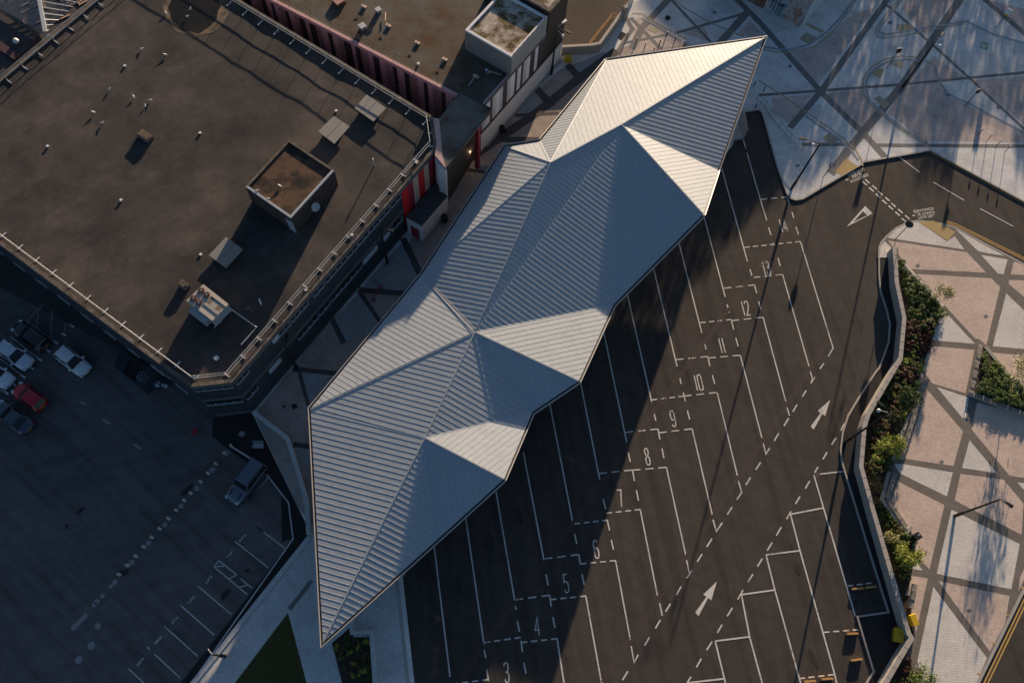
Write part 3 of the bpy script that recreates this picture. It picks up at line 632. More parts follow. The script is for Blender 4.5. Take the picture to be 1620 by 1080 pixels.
# double and single yellow lines
mb = MB()
def yl(p, w=.1, off=0, z=.01):
    pts = GP(p, z); t = MB(); 
    if off:
        r = MB(); r.ribbon(pts, abs(off) * 2); pts = [Vector(r.v[i]) for i in range(0 if off > 0 else 1, len(r.v), 2)]
    mb.ribbon(pts, w)
nose = [(1452, 348.5), (1474.6, 348.5), (1496.5, 352.5)]
for o in (.12, .38): yl(ZG([(1090, 100), (1160, 122)]) + [(1620, 412), (1740, 470)], .11, o)
for o in (0, 6): mb.ribbon(GP([(1631 + o, 925), (1551 + o, 1092)], .012), .13)
mb.ribbon(GP(ZH([(870, 195), (1620, 610)]), .01), .09); mb.ribbon(GP(ZH([(862, 203), (1620, 622)]), .01), .09)
for p in R5([(1278, 268), (1155, 505), (1035, 743), (910, 1003)]):
    for k in (0, 8): line_pts = GP([(p[0] - 2.4 + k * .25, p[1] - 1.5 - k * .05), (p[0] + 1.6 + k * .25, p[1] + .6 - k * .05)], PV + .012); mb.ribbon(line_pts, .1)
struct('yellow_lines', mb, m_yellow)
mb = MB(); km = MB(); mb.lift = km.lift = .0003
for p in (ZT([(0, 490), (120, 565), (300, 690), (500, 830), (590, 910), (628, 975), (636, 1012)]), ZT([(605, -10), (520, 110), (430, 220), (340, 285), (200, 322), (100, 318), (20, 300)]),
          ZT([(860, -5), (780, 90), (720, 170), (712, 205), (735, 228), (780, 232), (900, 215), (1260, 145)]),
          ZT([(1070, 395), (980, 352), (880, 342), (770, 362), (690, 410), (645, 470), (632, 540), (660, 620), (740, 690), (850, 780), (1010, 880), (1055, 912)]),
          ZU([(0, 82), (60, 85), (130, 130), (330, 240)]), ZU([(240, -10), (330, 55), (500, 150), (680, 225)])):
    mb.ribbon(GP(p, PV + .012), .2)
for p in (ZT([(30, 285), (110, 300), (200, 305), (300, 275), (420, 195), (500, 110), (585, -5)]), ZT([(880, -5), (800, 92), (745, 165), (735, 195), (780, 212), (880, 195), (1270, 130), (1420, 205), (1620, 265)]),
          ZT([(990, 372), (880, 362), (780, 380), (705, 425), (662, 480), (652, 540), (680, 615), (760, 690), (870, 775), (1020, 868)]), ZT([(285, 705), (480, 842), (560, 910), (610, 975)]),
          ZT([(1070, 400), (1105, 490), (1150, 570), (1300, 640), (1620, 808)]), ZU([(60, 110), (110, 135), (300, 250)])):
    km.ribbon(GP(p, PV + .02), .3)
struct('faded_yellow_lines', mb, m_yelold); struct('flush_kerbs', km, m_bluep)
panels('tactile_paving', [ZT([(250, 240), (290, 200), (365, 235), (310, 272)]), ZT([(390, 840), (425, 815), (485, 855), (440, 890)]), ZT([(705, 600), (740, 585), (800, 635), (765, 665)]), ZT([(690, 450), (730, 415), (770, 425), (740, 480)]),
       ZT([(800, 390), (885, 372), (875, 418)]), ZT([(845, 150), (925, 150), (935, 180), (850, 190)]), ZT([(285, 150), (300, 140), (400, 190), (385, 205)]), ZU([(110, 165), (165, 185), (145, 205), (85, 175)])], m_yelold, PV + .016)
panels('buff_tactile_paving', [ZH([(105, 360), (195, 255), (295, 325), (165, 395)]), R1([(352, 50), (470, 45), (560, 78), (645, 135), (585, 200)])], m_tact, PV + .012)
panels('manhole_covers', [Z(860, 0, 6.75, [(790, 410), (830, 335), (885, 365), (835, 432)]), Z(860, 0, 6.75, [(1290, 195), (1320, 160), (1365, 190), (1325, 228)]), ZM([(850, 308), (882, 300), (892, 325), (862, 338)]), ZM([(795, 318), (815, 305), (818, 320), (800, 330)])], m_asphd, PV + .018)
panels('inspection_covers', [[(x - 4, y), (x, y - 3.2), (x + 4, y), (x, y + 3.2)] for x, y in ((1262, 262), (1335, 178), (1408, 36), (1500, 150), (1580, 170), (1465, 255 - 30), (1250, 105), (1130, 20), (1452, 420), (1560, 500), (1533, 965), (1490, 730))], m_bandd, PV + .018)
panels('drain_covers', [ZF([(205, 800), (230, 792), (252, 818), (222, 838)]), ZF([(498, 262), (510, 250), (528, 262), (515, 278)]), ZD([(262, 668), (302, 664), (304, 704), (266, 706)]), ZD([(248, 855), (285, 852), (288, 892), (252, 896)]), ZD([(243, 915), (280, 912), (283, 952), (247, 956)]), ZD([(243, 988), (280, 985), (283, 1025), (247, 1029)]), ZC([(5, 495), (28, 478), (50, 495), (28, 518)])], m_rust, .010)
mb = MB()
for pl in ([(722, 1085), (765, 1020), (926, 800), (1071, 600), (1182, 450), (1274, 323)], [(945, 1090), (1139, 800), (1271, 600), (1307, 542)]):
    for o in (-.13, .13):
        r = MB(); r.ribbon(GP(pl, .016), .26); mb.ribbon([Vector(r.v[i]) for i in range(0 if o > 0 else 1, len(r.v), 2)], .085)
struct('channel_drains', mb, m_rust)
# green vehicle-charging symbol painted on the paving
gs = ZT([(1352, 272), (1365, 255), (1405, 270), (1395, 308), (1350, 292)]); sheet('charging_bay_symbol', gs, PV + .016, m_green)
mb = MB()
mb.poly(GP(ZT([(1353, 283), (1358, 268), (1368, 264), (1382, 272), (1383, 292), (1378, 300)]), PV + .02)); mb.ribbon(GP(ZT([(1386, 290), (1394, 284), (1397, 276)]), PV + .02), .08)
for c in ((1392, 281), (1397, 275)): mb.box(G(*ZT([c])[0], PV + .02), .22, .22, .004, .4)
struct('charging_car_symbol', mb, m_white)

# car park paint
mb = MB(); w2 = MB()
def cl(p, w=.1): mb.ribbon(GP(p, .014), w)
for p in ([(1335, 218), (1520, 360)], [(1253, 322), (1433, 465)], [(1055, 560), (1235, 713)], [(967, 667), (1145, 824)], [(877, 776), (1057, 937)], [(785, 885), (798, 900)], [(825, 925), (963, 1053)], [(687, 1004), (775, 1085)],
          [(1142, 458), (1320, 607)], [(1170, 427), (1262, 500)], [(1285, 522), (1345, 573)], [(1142, 458), (1170, 427)], [(1262, 503), (1225, 522)], [(1145, 458), (1195, 455)], [(1275, 568), (1325, 556)], [(1195, 85), (1260, 5)], [(1285, 158), (1420, 0)]):
    cl(ZP(p))
for p in (ZM([(440, 870), (612, 660)]), ZM([(545, 952), (720, 740)]), ZM([(600, 1022), (680, 1082)]), Z(0, 500, 5.68, [(95, 185), (375, 405)]), Z(0, 500, 5.68, [(-10, 372), (228, 553)]), Z(0, 500, 5.68, [(-10, 650), (75, 702)]), Z(0, 500, 5.68, [(240, 42), (495, 235)]), Z(0, 500, 5.68, [(-30, 900), (10, 925)])):
    cl(p)
for i, (q, t) in enumerate((((1295, 307), '3'), ((1225, 394), '4'), ((1115, 527), '5'), ((1020, 635), '6'), ((938, 742), '7'), ((845, 850), '8'), ((750, 966), '9'))):
    mb2 = mb; number(t, ZP([q])[0], .75, math.radians(140) + .0, z=.014, w=.07)
struct('parking_lines', mb, m_wornw)
mb = MB()
for p in (Z(0, 480, 3.857, [(163, 105), (265, 5)]), Z(0, 480, 3.857, [(232, 38), (225, 150)]), Z(0, 480, 3.857, [(318, 45), (308, 210)]), Z(0, 480, 3.857, [(400, 118), (397, 178)])): mb.ribbon(GP(p, .014), .09)
struct('yellow_hatching', mb, m_yelold)
mb = MB()
for a, b in (((490, 598), (520, 615)), ((630, 705), (668, 735)), ((820, 858), (858, 888))): mb.ribbon(GP(Z(0, 480, 3.857, [a, b]), .014), .28)
for c, s in (((1048, 42), .75), ((966, 135), .8), ((879, 235), .75), ((792, 332), .8), ((703, 436), .8), ((613, 540), .75), ((592, 562), .65), ((547, 615), .65), ((517, 645), .8), ((503, 662), .7), ((487, 880), 1.0), ((420, 955), 1.0), ((522, 775), .8), ((395, 782), .8)):
    p = G(*ZP([c])[0], .014); n = 8; a0 = c[0] * .7
    mb.poly([p + Vector((math.cos(a0 + k * 2 * math.pi / n), math.sin(a0 + k * 2 * math.pi / n), 0)) * s * .36 * (1 + .07 * math.sin(k * 2.3 + c[1])) for k in range(n)])
mb.ribbon(GP(ZP([(405, 772), (465, 712)]), .014), .45); 
for c, s in (((1380, 910), .75), ((1295, 1015), .8), ((1475, 795), .8)):
    p = G(*Z(0, 480, 3.857, [c])[0], .014); mb.poly([p + Vector((math.cos(.6 + k * .785), math.sin(.6 + k * .785), 0)) * s * .4 * (1 + .07 * math.sin(k * 2.1)) for k in range(8)])
struct('concrete_patches', mb, m_patch)
mb = MB(); mb.ribbon(GP(ZP([(-40, 330), (400, 765), (720, 1080)]), .012), .42); mb.ribbon(GP(ZP([(1085, 100), (1405, 360)]), .012), .45); struct('trench_repairs', mb, asphalt('trench_grey', (0.13, 0.135, 0.14), .2))
mb = MB(); mb.wallline(GP([(296, 1090), (464, 852), (456.5, 795), (422, 750), (415, 745)]), .12, 0, .1); mb.wallline(GP(ZM([(690, 690), (480, 560)])), .15, 0, .12); struct('car_park_kerb', mb, m_wornw)
# oil stains, tyre marks and repairs
mb = MB()
def blot(c, r, st, ang, z=.016, n=14):
    p = G(*c, z); ca, sa = math.cos(ang), math.sin(ang)
    mb.poly([p + Vector((ca * x - sa * y, sa * x + ca * y, 0)) for x, y in ((r * st * math.cos(k * 2 * math.pi / n) * (1 + .12 * math.sin(1.1 * k + c[0])), r * math.sin(k * 2 * math.pi / n) * (1 + .12 * math.sin(1.3 * k + c[1]))) for k in range(n))])
for c, r, st, a in ((ZP([(430, 160)])[0], .22, 2.2, .9), (ZP([(357, 242)])[0], .14, 2, .9), (ZP([(1205, 605)])[0], .28, 2.2, .9), (ZP([(1000, 50)])[0], .3, 2.5, .9), (ZD([(775, 60)])[0], .35, 3, 1.8), (ZD([(600, 230)])[0], .4, 3, 1.8), (ZD([(408, 490)])[0], .35, 3, 1.8),
                    (ZB([(525, 260)])[0], .35, 3, 1.8), (ZB([(205, 790)])[0], .35, 3, 1.8), (ZE([(935, 385)])[0], .3, 1.7, 1.7), (ZE([(1030, 930)])[0], .25, 4, 1.9), (ZE([(900, 250)])[0], .12, 3, 1.9), (ZE([(1410, 585)])[0], .25, 1.5, .3), (ZE([(1290, 595)])[0], .22, 1.3, .2), (ZP([(660, 490)])[0], .3, 1.5, .3), (ZP([(1320, 480)])[0], .2, 1.3, .4)):
    blot(c, r, st, a)
struct('oil_stains', mb, asphalt('oil_stain', (0.046, 0.042, 0.041), .3))
# ------------------------------------------------------------------ bus station canopy
HT = dict(A=6.8, B=5.4, C=8.34, D=5.8, E=7.24, F=6.06, G=7.52, S=5.17, H=5.97, I=5.45, J=5.51, K=5.69, L=7.36, T=5.89, M=10.39, Q=9.5, N=8.13, R=7.43)
PX = dict(A=(1214, 57), B=(1139, 270), C=(1116, 341), D=(974, 484), E=(919, 605), F=(846, 654), G=(801, 760), S=(693, 858), H=(507, 1025), I=(487, 645), J=(663, 434), K=(797, 229), L=(853, 220), T=(957, 93), M=(871, 257), Q=(983, 197), N=(751, 525), R=(672, 692))
RV = {k: G(*PX[k], HT[k]) for k in PX}
EAVE = 'ABCDEFGSHIJKLT'
def offset(loop, d):
    n = len(loop); out = []
    for i in range(n):
        a, b, c = loop[i - 1], loop[i], loop[(i + 1) % n]
        d1 = Vector((b.x - a.x, b.y - a.y)).normalized(); d2 = Vector((c.x - b.x, c.y - b.y)).normalized()
        n1 = Vector((d1.y, -d1.x)); n2 = Vector((d2.y, -d2.x)); m = n1 + n2; k = min(2.2, 2 / max(.2, m.dot(m)))
        out.append(Vector((b.x + m.x * k * d, b.y + m.y * k * d, b.z)))
    return out
outer = [RV[k] for k in EAVE]
ar = sum(outer[i].x * outer[(i + 1) % 14].y - outer[(i + 1) % 14].x * outer[i].y for i in range(14))
sg = 1 if ar > 0 else -1                         # outward normal sign
inner = offset(outer, -sg * .26); lip = offset(outer, -sg * .08)
IN = dict(RV)
for k, v in zip(EAVE, inner): IN[k] = v
st = thing('bus_station', 'large angular bus station canopy of folded pale standing-seam metal beside the numbered bus bays', 'bus station', (RV['N'].x, RV['N'].y, 0))
FACES = [('AQM', (.40, 1)), ('AMT', (.40, 1)), ('TML', (1, -.2)), ('KLM', (.5, 1)), ('AQB', (1, .3)), ('QBC', (1, -.16)), ('QCD', (-1, 1)), ('QMN', (1, .72)), ('QND', (1, .72)), ('MKJ', (1, .2)), ('MJN', (1, .17)),
         ('NJI', (1, .54)), ('NIR', (1, .26)), ('IHR', (1, .26)), ('NDE', (1, -.21)), ('NEF', (.05, 1)), ('NRF', (1, .57)), ('RFG', (1, -.76)), ('RGS', (.14, 1)), ('RSH', (1, .5))]
SP = .54
def seamface(mb, tri, pxdir):
    a, b, c = tri; n = (b - a).cross(c - a).normalized()
    if n.z < 0: n = -n; b, c = c, b
    mb.add([a, b, c], [(0, 1, 2)])
    ctr = (a + b + c) / 3
    rr = ctr - Vector((0, 0, CAM_H)); q = RW.transposed() @ rr; cx, cy = 810 + FOC * q.x / q.z, 540 + FOC * q.y / q.z
    u = on_plane(cx + pxdir[0] * 6, cy + pxdir[1] * 6, ctr, n) - on_plane(cx, cy, ctr, n); u.normalize(); v = n.cross(u)
    P = [(p - ctr) for p in (a, b, c)]; uv = [(p.dot(u), p.dot(v)) for p in P]
    lo = min(y for x, y in uv); hi = max(y for x, y in uv); y = math.ceil(lo / SP) * SP
    while y < hi:
        xs = []
        for i in range(3):
            (x1, y1), (x2, y2) = uv[i], uv[(i + 1) % 3]
            if (y1 - y) * (y2 - y) < 0: xs.append(x1 + (x2 - x1) * (y - y1) / (y2 - y1))
        if len(xs) == 2 and abs(xs[0] - xs[1]) > .3:
            x0, x1 = min(xs) + .04, max(xs) - .04
            p, q = ctr + u * x0 + v * y, ctr + u * x1 + v * y
            w, h = .019, .019
            vs = [e + v * s * k + n * z for e in (p, q) for s, k, z in ((-1, w, 0), (1, w, 0), (1, w * .6, h), (-1, w * .6, h))]
            mb.add(vs, [(0, 1, 5, 4), (1, 2, 6, 5), (2, 3, 7, 6), (3, 0, 4, 7), (3, 2, 1, 0), (4, 5, 6, 7)])
        y += SP
GROUPS = [('AQM', 'AMT'), ('TML',), ('KLM',), ('AQB',), ('QBC',), ('QCD',), ('QMN', 'QND'), ('MKJ',), ('MJN',), ('NJI',), ('NIR', 'IHR'), ('NDE',), ('NEF',), ('NRF',), ('RFG',), ('RGS',), ('RSH',)]
dirs = dict(FACES)
for g in GROUPS:
    mb = MB()
    for f in g: seamface(mb, [IN[k] for k in f], dirs[f])
    mb.build('roof_panel', m_zinc, st)
# ridge and valley cappings
for e, w in (('AQ', .14), ('QM', .14), ('MN', .12), ('NR', .12), ('RH', .12), ('QC', .12), ('NE', .12), ('RG', .12), ('MK', .1), ('MT', .16), ('NI', .1)):
    mb = MB(); u = Vector((0, 0, .05)); mb.beam(IN[e[0]] + u, IN[e[1]] + u, w, .05); mb.build('ridge_cap', m_zinc, st)
for e in ('QB', 'QD', 'ND', 'NF', 'RF', 'RS', 'ML', 'MJ', 'NJ'):
    mb = MB(); u = Vector((0, 0, .012)); mb.beam(IN[e[0]] + u, IN[e[1]] + u, .16, .012); mb.build('valley_flashing', m_zinc, st)
mb = MB(); mb.beam(IN['N'].lerp(IN['J'], .03) + Vector((0, 0, .1)), IN['N'].lerp(IN['J'], .88) + Vector((0, 0, .05)), .06, .03); mb.beam(IN['N'].lerp(IN['J'], .03) + Vector((0, 0, .1)) + Vector((.2, .12, 0)), IN['N'].lerp(IN['J'], .88) + Vector((0, 0, .1)) + Vector((.2, .12, 0)), .03, .02); mb.build('fall_arrest_rail', m_trim, st)
n14 = 14
mb = MB()
for i in range(n14):
    j = (i + 1) % n14; d = Vector((0, 0, .10))
    mb.add([inner[i] - d * .2, inner[j] - d * .2, inner[j] - d, inner[i] - d], [(0, 1, 2, 3)]); mb.add([inner[i] - d, inner[j] - d, lip[j] - d, lip[i] - d], [(0, 1, 2, 3)])
mb.build('gutter', m_gutter, st)
mb = MB(); out2 = offset(outer, 0.0)
for i in range(n14):
    j = (i + 1) % n14; u = Vector((0, 0, .06)); dn = Vector((0, 0, -.42))
    mb.add([lip[i] + u, lip[j] + u, out2[j] + u, out2[i] + u], [(0, 1, 2, 3)])
    mb.add([out2[i] + u, out2[j] + u, out2[j] + dn, out2[i] + dn], [(0, 1, 2, 3)]); mb.add([lip[i] + u, lip[j] + u, lip[j] - Vector((0, 0, .1)), lip[i] - Vector((0, 0, .1))], [(3, 2, 1, 0)])
mb.build('fascia', m_trim, st)
mb = MB(); OU = {k: v for k, v in zip(EAVE, out2)}
for f, _ in FACES: mb.add([(OU.get(k, RV[k]) - Vector((0, 0, .42))) for k in f], [(0, 2, 1)])
mb.build('soffit', m_soffit, st)
for k, t in (('Q', .0), ('N', .0), ('R', .0), ('M', .0)):
    p = RV[k]; mb = MB()
    mb.tube([(p.x, p.y, PV), (p.x, p.y, p.z - .45)], .22, 12); mb.build('column', m_grey, st)
for a, b in (('Q', 'C'), ('N', 'E'), ('R', 'G'), ('A', 'Q'), ('N', 'I'), ('R', 'H'), ('M', 'K')):
    p = RV[a].lerp(RV[b], .6); mb = MB(); mb.tube([(p.x, p.y, PV), (p.x, p.y, p.z - .45)], .16, 10); mb.build('column', m_grey, st)
mb = MB(); hp = [RV['M'].lerp(RV['K'], .35), RV['N'].lerp(RV['J'], .45), RV['R'].lerp(RV['I'], .35), RV['R'].lerp(RV['S'], .2), RV['N'].lerp(RV['D'], .25), RV['Q'].lerp(RV['D'], .2)]
mb.prism([(p.x, p.y) for p in hp], PV, 4.2); mb.build('glazed_hall', m_glass, st)
# the wind screen that shows past the north-east eave
sc_ = thing('glass_screen', 'short steel and glass wind screen on the kerb end under the north-east canopy edge', 'screen', G(1172, 205, PV))
a, b = GP([(1170, 190), (1175, 222)], PV); mb = MB(); mb.beam(a + Vector((0, 0, 1.1)), b + Vector((0, 0, 1.1)), .05, 2.0); mb.build('pane', m_bluegrey, sc_)
for q in (a, b): mb = MB(); mb.tube([q, q + Vector((0, 0, 2.3))], .05, 8); mb.build('post', m_grey, sc_)

# ------------------------------------------------------------------ main flat-roofed block
RZ = 8.6; PZ = 8.85
mainS = [G(400.5, 649.7), G(337, 660)]
top = [G(301, 612, PZ), G(366.6, 605, PZ), G(692, 233, PZ), G(685, 184, PZ), G(380, 0, PZ)]
nw = (G(147, 0, PZ) - G(0, 122, PZ)).normalized()
sw = (G(0, 387, PZ) - G(301, 612, PZ)).normalized()
ne = (G(380, 0, PZ) - G(685, 184, PZ)).normalized()
def isect(p, d, q, e):
    t = ((q.x - p.x) * e.y - (q.y - p.y) * e.x) / (d.x * e.y - d.y * e.x); return p + d * t
cN = isect(top[4], ne, G(147, 0, PZ), nw); cW = isect(top[0], sw, G(0, 122, PZ), nw)
MAIN = [top[0], top[1], top[2], top[3], cN, cW]
mblk = thing('shop_block', 'big dark flat-roofed block with brown felt roof, guard rails and rooftop plant', 'building', (MAIN[0].x, MAIN[0].y, 0))
def inset(loop, d):
    a = sum(loop[i].x * loop[(i + 1) % len(loop)].y - loop[(i + 1) % len(loop)].x * loop[i].y for i in range(len(loop)))
    return offset(loop, -d if a > 0 else d)
m_in = inset(MAIN, .38)
from mathutils import noise as mnoise
def wavy(loop, z, step, amp, calm=None):
    bm = bmesh.new(); xs = [p.x for p in loop]; ys = [p.y for p in loop]; nx = int((max(xs) - min(xs)) / step) + 2; ny = int((max(ys) - min(ys)) / step) + 2
    V = [[bm.verts.new((min(xs) + i * step, min(ys) + j * step, z)) for j in range(ny)] for i in range(nx)]
    for i in range(nx - 1):
        for j in range(ny - 1): bm.faces.new((V[i][j], V[i + 1][j], V[i + 1][j + 1], V[i][j + 1]))
    c = sum((Vector((p.x, p.y, z)) for p in loop), Vector()) / len(loop)
    for i in range(len(loop)):
        a, b = loop[i], loop[(i + 1) % len(loop)]; d = Vector((b.x - a.x, b.y - a.y, 0)).normalized(); n = Vector((d.y, -d.x, 0)); o = Vector((a.x, a.y, z))
        if n.dot(c - o) > 0: n = -n
        bmesh.ops.bisect_plane(bm, geom=bm.verts[:] + bm.edges[:] + bm.faces[:], plane_co=o, plane_no=n, clear_outer=True)
    for v in bm.verts:
        k = min(1, max(0, ((v.co - calm).length - 3.2) / 2)) if calm else 1
        v.co.z += amp * k * (mnoise.noise(v.co * .28) + .5 * mnoise.noise(v.co * .7) - .25)
    mb = MB(); bm.verts.index_update(); mb.add([v.co.copy() for v in bm.verts], [tuple(v.index for v in f.verts) for f in bm.faces]); bm.free(); return mb
wavy(m_in, RZ, .8, .055, G(307, 10, RZ)).build('roof', m_felt, mblk, True)
mb = MB()
N6 = len(MAIN)
for i in range(N6):
    j = (i + 1) % N6; A, B, a, b = MAIN[i], MAIN[j], m_in[i], m_in[j]
    mb.add([(A.x, A.y, PZ), (B.x, B.y, PZ), (b.x, b.y, PZ), (a.x, a.y, PZ)], [(0, 1, 2, 3), (3, 2, 1, 0)][:1]); mb.add([(a.x, a.y, PZ), (b.x, b.y, PZ), (b.x, b.y, RZ - .02), (a.x, a.y, RZ - .02)], [(0, 1, 2, 3)])
m_parapet = patchy('parapet_stained', [(0.35, (0.085, 0.065, 0.045)), (0.5, (0.14, 0.12, 0.10)), (0.68, (0.22, 0.19, 0.165))], 1.3)
mb.build('parapet', m_parapet, mblk)
mb = MB()
for i in range(N6):
    j = (i + 1) % N6; A, B = MAIN[i], MAIN[j]
    mb.add([(A.x, A.y, 0), (B.x, B.y, 0), (B.x, B.y, PZ), (A.x, A.y, PZ)], [(0, 1, 2, 3)])
mb.build('wall', m_navy, mblk)
def face_frame(i):
    A, B = MAIN[i], MAIN[(i + 1) % N6]; d = Vector((B.x - A.x, B.y - A.y, 0)).normalized(); n = Vector((d.y, -d.x, 0)); c = sum((Vector(p) for p in MAIN), Vector()) / N6
    if n.dot(Vector((A.x - c.x, A.y - c.y, 0))) < 0: n = -n
    return Vector((A.x, A.y, 0)), d, n
def bandon(i, z0, z1, out, m, name, t0=0.0, t1=1.0):
    A, d, n = face_frame(i); L = Vector((MAIN[(i + 1) % N6].x - A.x, MAIN[(i + 1) % N6].y - A.y)).length
    a, b = A + d * (L * t0), A + d * (L * t1); mb = MB()
    mb.add([Vector((p.x, p.y, z)) + n * o for o in (-.05, out) for p in (a, b) for z in (z0, z1)], [(4, 6, 7, 5), (0, 4, 5, 1), (2, 3, 7, 6), (1, 5, 7, 3), (0, 2, 6, 4)])
    return mb.build(name, m, mblk)
m_joint = plain('cladding_joint', (0.09, 0.10, 0.115), 0.6, var=.05)
for i in (0, 1):
    bandon(i, 8.25, 8.80, .06, m_spand, 'eaves_band'); bandon(i, 4.55, 5.05, .06, m_spand, 'floor_band'); bandon(i, 0, .45, .05, m_spand, 'plinth')
for i, zs in ((5, ((8.35, 8.8), (6.9, 7.05), (4.5, 4.7), (3.2, 3.3))),):
    for a, b in zs: bandon(i, a, b, .05, m_joint, 'eaves_band')
mb = MB()
for i, step in ((0, 1.15), (1, 1.2)):
    A, d, n = face_frame(i); L = (Vector((MAIN[(i + 1) % N6].x, MAIN[(i + 1) % N6].y, 0)) - A).length; s = .5
    while s < L - .2:
        for z0, z1 in ((.45, 4.55), (5.05, 8.25)): mb.beam(A + d * s + Vector((0, 0, z0)) + n * .01, A + d * s + Vector((0, 0, z1)) + n * .01, .03, .04)
        s += step
mb.build('cladding_joints', m_joint, mblk)
def window(par, o, d, n, w, h, panes, blind=False, mf=None):
    """window with frame, panes and sill: o bottom corner on the wall"""
    up = Vector((0, 0, 1)); fr = MB()
    mf = mf or m_frame
    fr.beam(o + n * .06, o + d * w + n * .06, .12, .08); 
    for k in range(panes + 1): fr.beam(o + d * (w * k / panes) + n * .04, o + d * (w * k / panes) + up * (h * .45) + n * .04, .05, .06)
    f = fr.build('window', mf, par)
    g = MB(); q = o + n * .022; g.add([q, q + d * w, q + d * w + up * h, q + up * h], [(0, 1, 2, 3)]); g.build('pane', m_blind if blind else m_glass, f)
    return f
def win_px(i, lst, z, h, panes=2, blind=False):
    A, d, n = face_frame(i)
    for (p, q) in lst:
        a = on_plane(*p, A, n); b = on_plane(*q, A, n); s0, s1 = sorted(((a - A).dot(d), (b - A).dot(d)))
        window(mblk, A + d * s0 + Vector((0, 0, z)), d, n, s1 - s0, h, panes, blind)
up_row = [ZW(p) for p in ([(998, 268), (1055, 200)], [(930, 343), (990, 275)], [(865, 420), (925, 350)], [(800, 493), (862, 425)], [(733, 570), (795, 500)], [(667, 645), (727, 577)], [(600, 723), (662, 650)], [(525, 808), (590, 738)], [(390, 962), (440, 905)], [(442, 902), (492, 848)], [(315, 1045), (380, 975)])]
A1, d1_, n1_ = face_frame(1)
zt = sum(on_plane(*((p[0][0] + p[1][0]) / 2, (p[0][1] + p[1][1]) / 2), A1, n1_).z for p in up_row) / len(up_row)
win_px(1, up_row, zt, 1.1)
win_px(1, [ZW([(275, 1085), (312, 1047)])], zt, 1.1, 1, True)
lo_row = [ZW(p) for p in ([(1010, 400), (1070, 335)], [(755, 695), (820, 628)], [(695, 765), (752, 700)], [(638, 840), (693, 772)], [(560, 915), (628, 850)], [(495, 990), (555, 925)], [(435, 1070), (495, 998)])]
zl = sum(on_plane(*((p[0][0] + p[1][0]) / 2, (p[0][1] + p[1][1]) / 2), A1, n1_).z for p in lo_row) / len(lo_row)
win_px(1, lo_row, zl, 1.1)
win_px(1, [ZW([(830, 612), (915, 512)]), ZW([(950, 475), (990, 430)])], zl, .8, 1, True)
win_px(1, [Z(300, 560, 7.36, [(555, 350), (685, 200)])], zt, 1.0); win_px(1, [Z(300, 560, 7.36, [(675, 530), (795, 385)])], zl, 1.0); win_px(1, [Z(300, 560, 7.36, [(935, 225), (1065, 65)])], zl, .8, 1, True)
win_px(0, [Z(300, 560, 7.36, [(85, 440), (505, 385)])], zt + .05, .9, 4); win_px(0, [Z(300, 560, 7.36, [(225, 612), (625, 555)])], zl + .1, .9, 4)
A0, d0_, n0_ = face_frame(0)
for p in Z(300, 560, 7.36, [(422, 745), (525, 730), (623, 715)]):
    q = on_plane(*p, A0, n0_); mb = MB(); mb.beam(q - d0_ * .55 + n0_ * .1, q + d0_ * .55 + n0_ * .1, .22, .35); mb.build('vent', m_blind, mblk)
for p, q in (([(725, 310)], [(835, 395)]), ([(870, 420)], [(1085, 590)])):
    A, d, n = face_frame(5); a = on_plane(*Z(180, 550, 12, p)[0], A, n); b = on_plane(*Z(180, 550, 12, q)[0], A, n); mb = MB(); mb.beam(a + n * .03, b + n * .03, .06, .3); mb.build('window', m_blind, mblk)
A, d, n = face_frame(5); mb = MB()
for p, q in (([(360, 0)], [(700, 290)]), ([(700, 290)], [(1320, 690)])):
    a = on_plane(*Z(180, 550, 12, p)[0], A, n); b = on_plane(*Z(180, 550, 12, q)[0], A, n); mb.beam(a + n * .02, b + n * .02, .04, .75)
mb.build('maroon_fascia', m_maroon, mblk)
for zc, t0 in ((2.6, .02),):
    for k in range(9):
        A, d, n = face_frame(5); L = (Vector((MAIN[0].x, MAIN[0].y, 0)) - A).length; o = A + d * (L - 5 - k * 3.4) + Vector((0, 0, 1.4)); window(mblk, o, d, n, 1.7, 1.0, 2)
# red and sand stripes at the lane end of the long front
mb = MB(); mats = [m_red, m_crim, m_sand]
e = [on_plane(*p, A1, n1_) for p in ZW([(1060, 190), (1098, 145), (1128, 115), (1160, 85), (1195, 45), (1222, 10), (1265, -30)])]
ss = [(q - A1).dot(d1_) for q in e]
for k, mi in enumerate((0, 1, 2, 0, 2, 1)):
    a, b = A1 + d1_ * ss[k], A1 + d1_ * ss[k + 1]; o = n1_ * .075
    mb.add([a + o + Vector((0, 0, 1.2)), b + o + Vector((0, 0, 1.2)), b + o + Vector((0, 0, 8.24)), a + o + Vector((0, 0, 8.24))], [(0, 1, 2, 3)], mi)
mb.build('striped_cladding', mats, mblk)
# ------------------------------------------------------------------ rooftop of the main block
def rpt(px, py, z=RZ): return G(px, py, z)
pool = [ZX([(0, 0)])[0]]
def shape(name, pts, z, m, parent): mb = MB(); mb.poly(GP(pts, z)); return mb.build(name, m, parent)
def wob(c, rx, ry, n=40, a=.10, s=0): return [(c[0] + rx * (1 + a * math.sin(k * 1.9 + s) + a * .6 * math.sin(k * .7 + s)) * math.cos(2 * math.pi * k / n), c[1] + ry * (1 + a * math.sin(k * 1.4 + s)) * math.sin(2 * math.pi * k / n)) for k in range(n)]
shape('dried_silt', wob((310, 14), 50, 44, a=.05), RZ + .004, m_silt, mblk)
shape('puddle', wob((307, 10), 40, 42, a=.045, s=2), RZ + .008, m_pool, mblk)
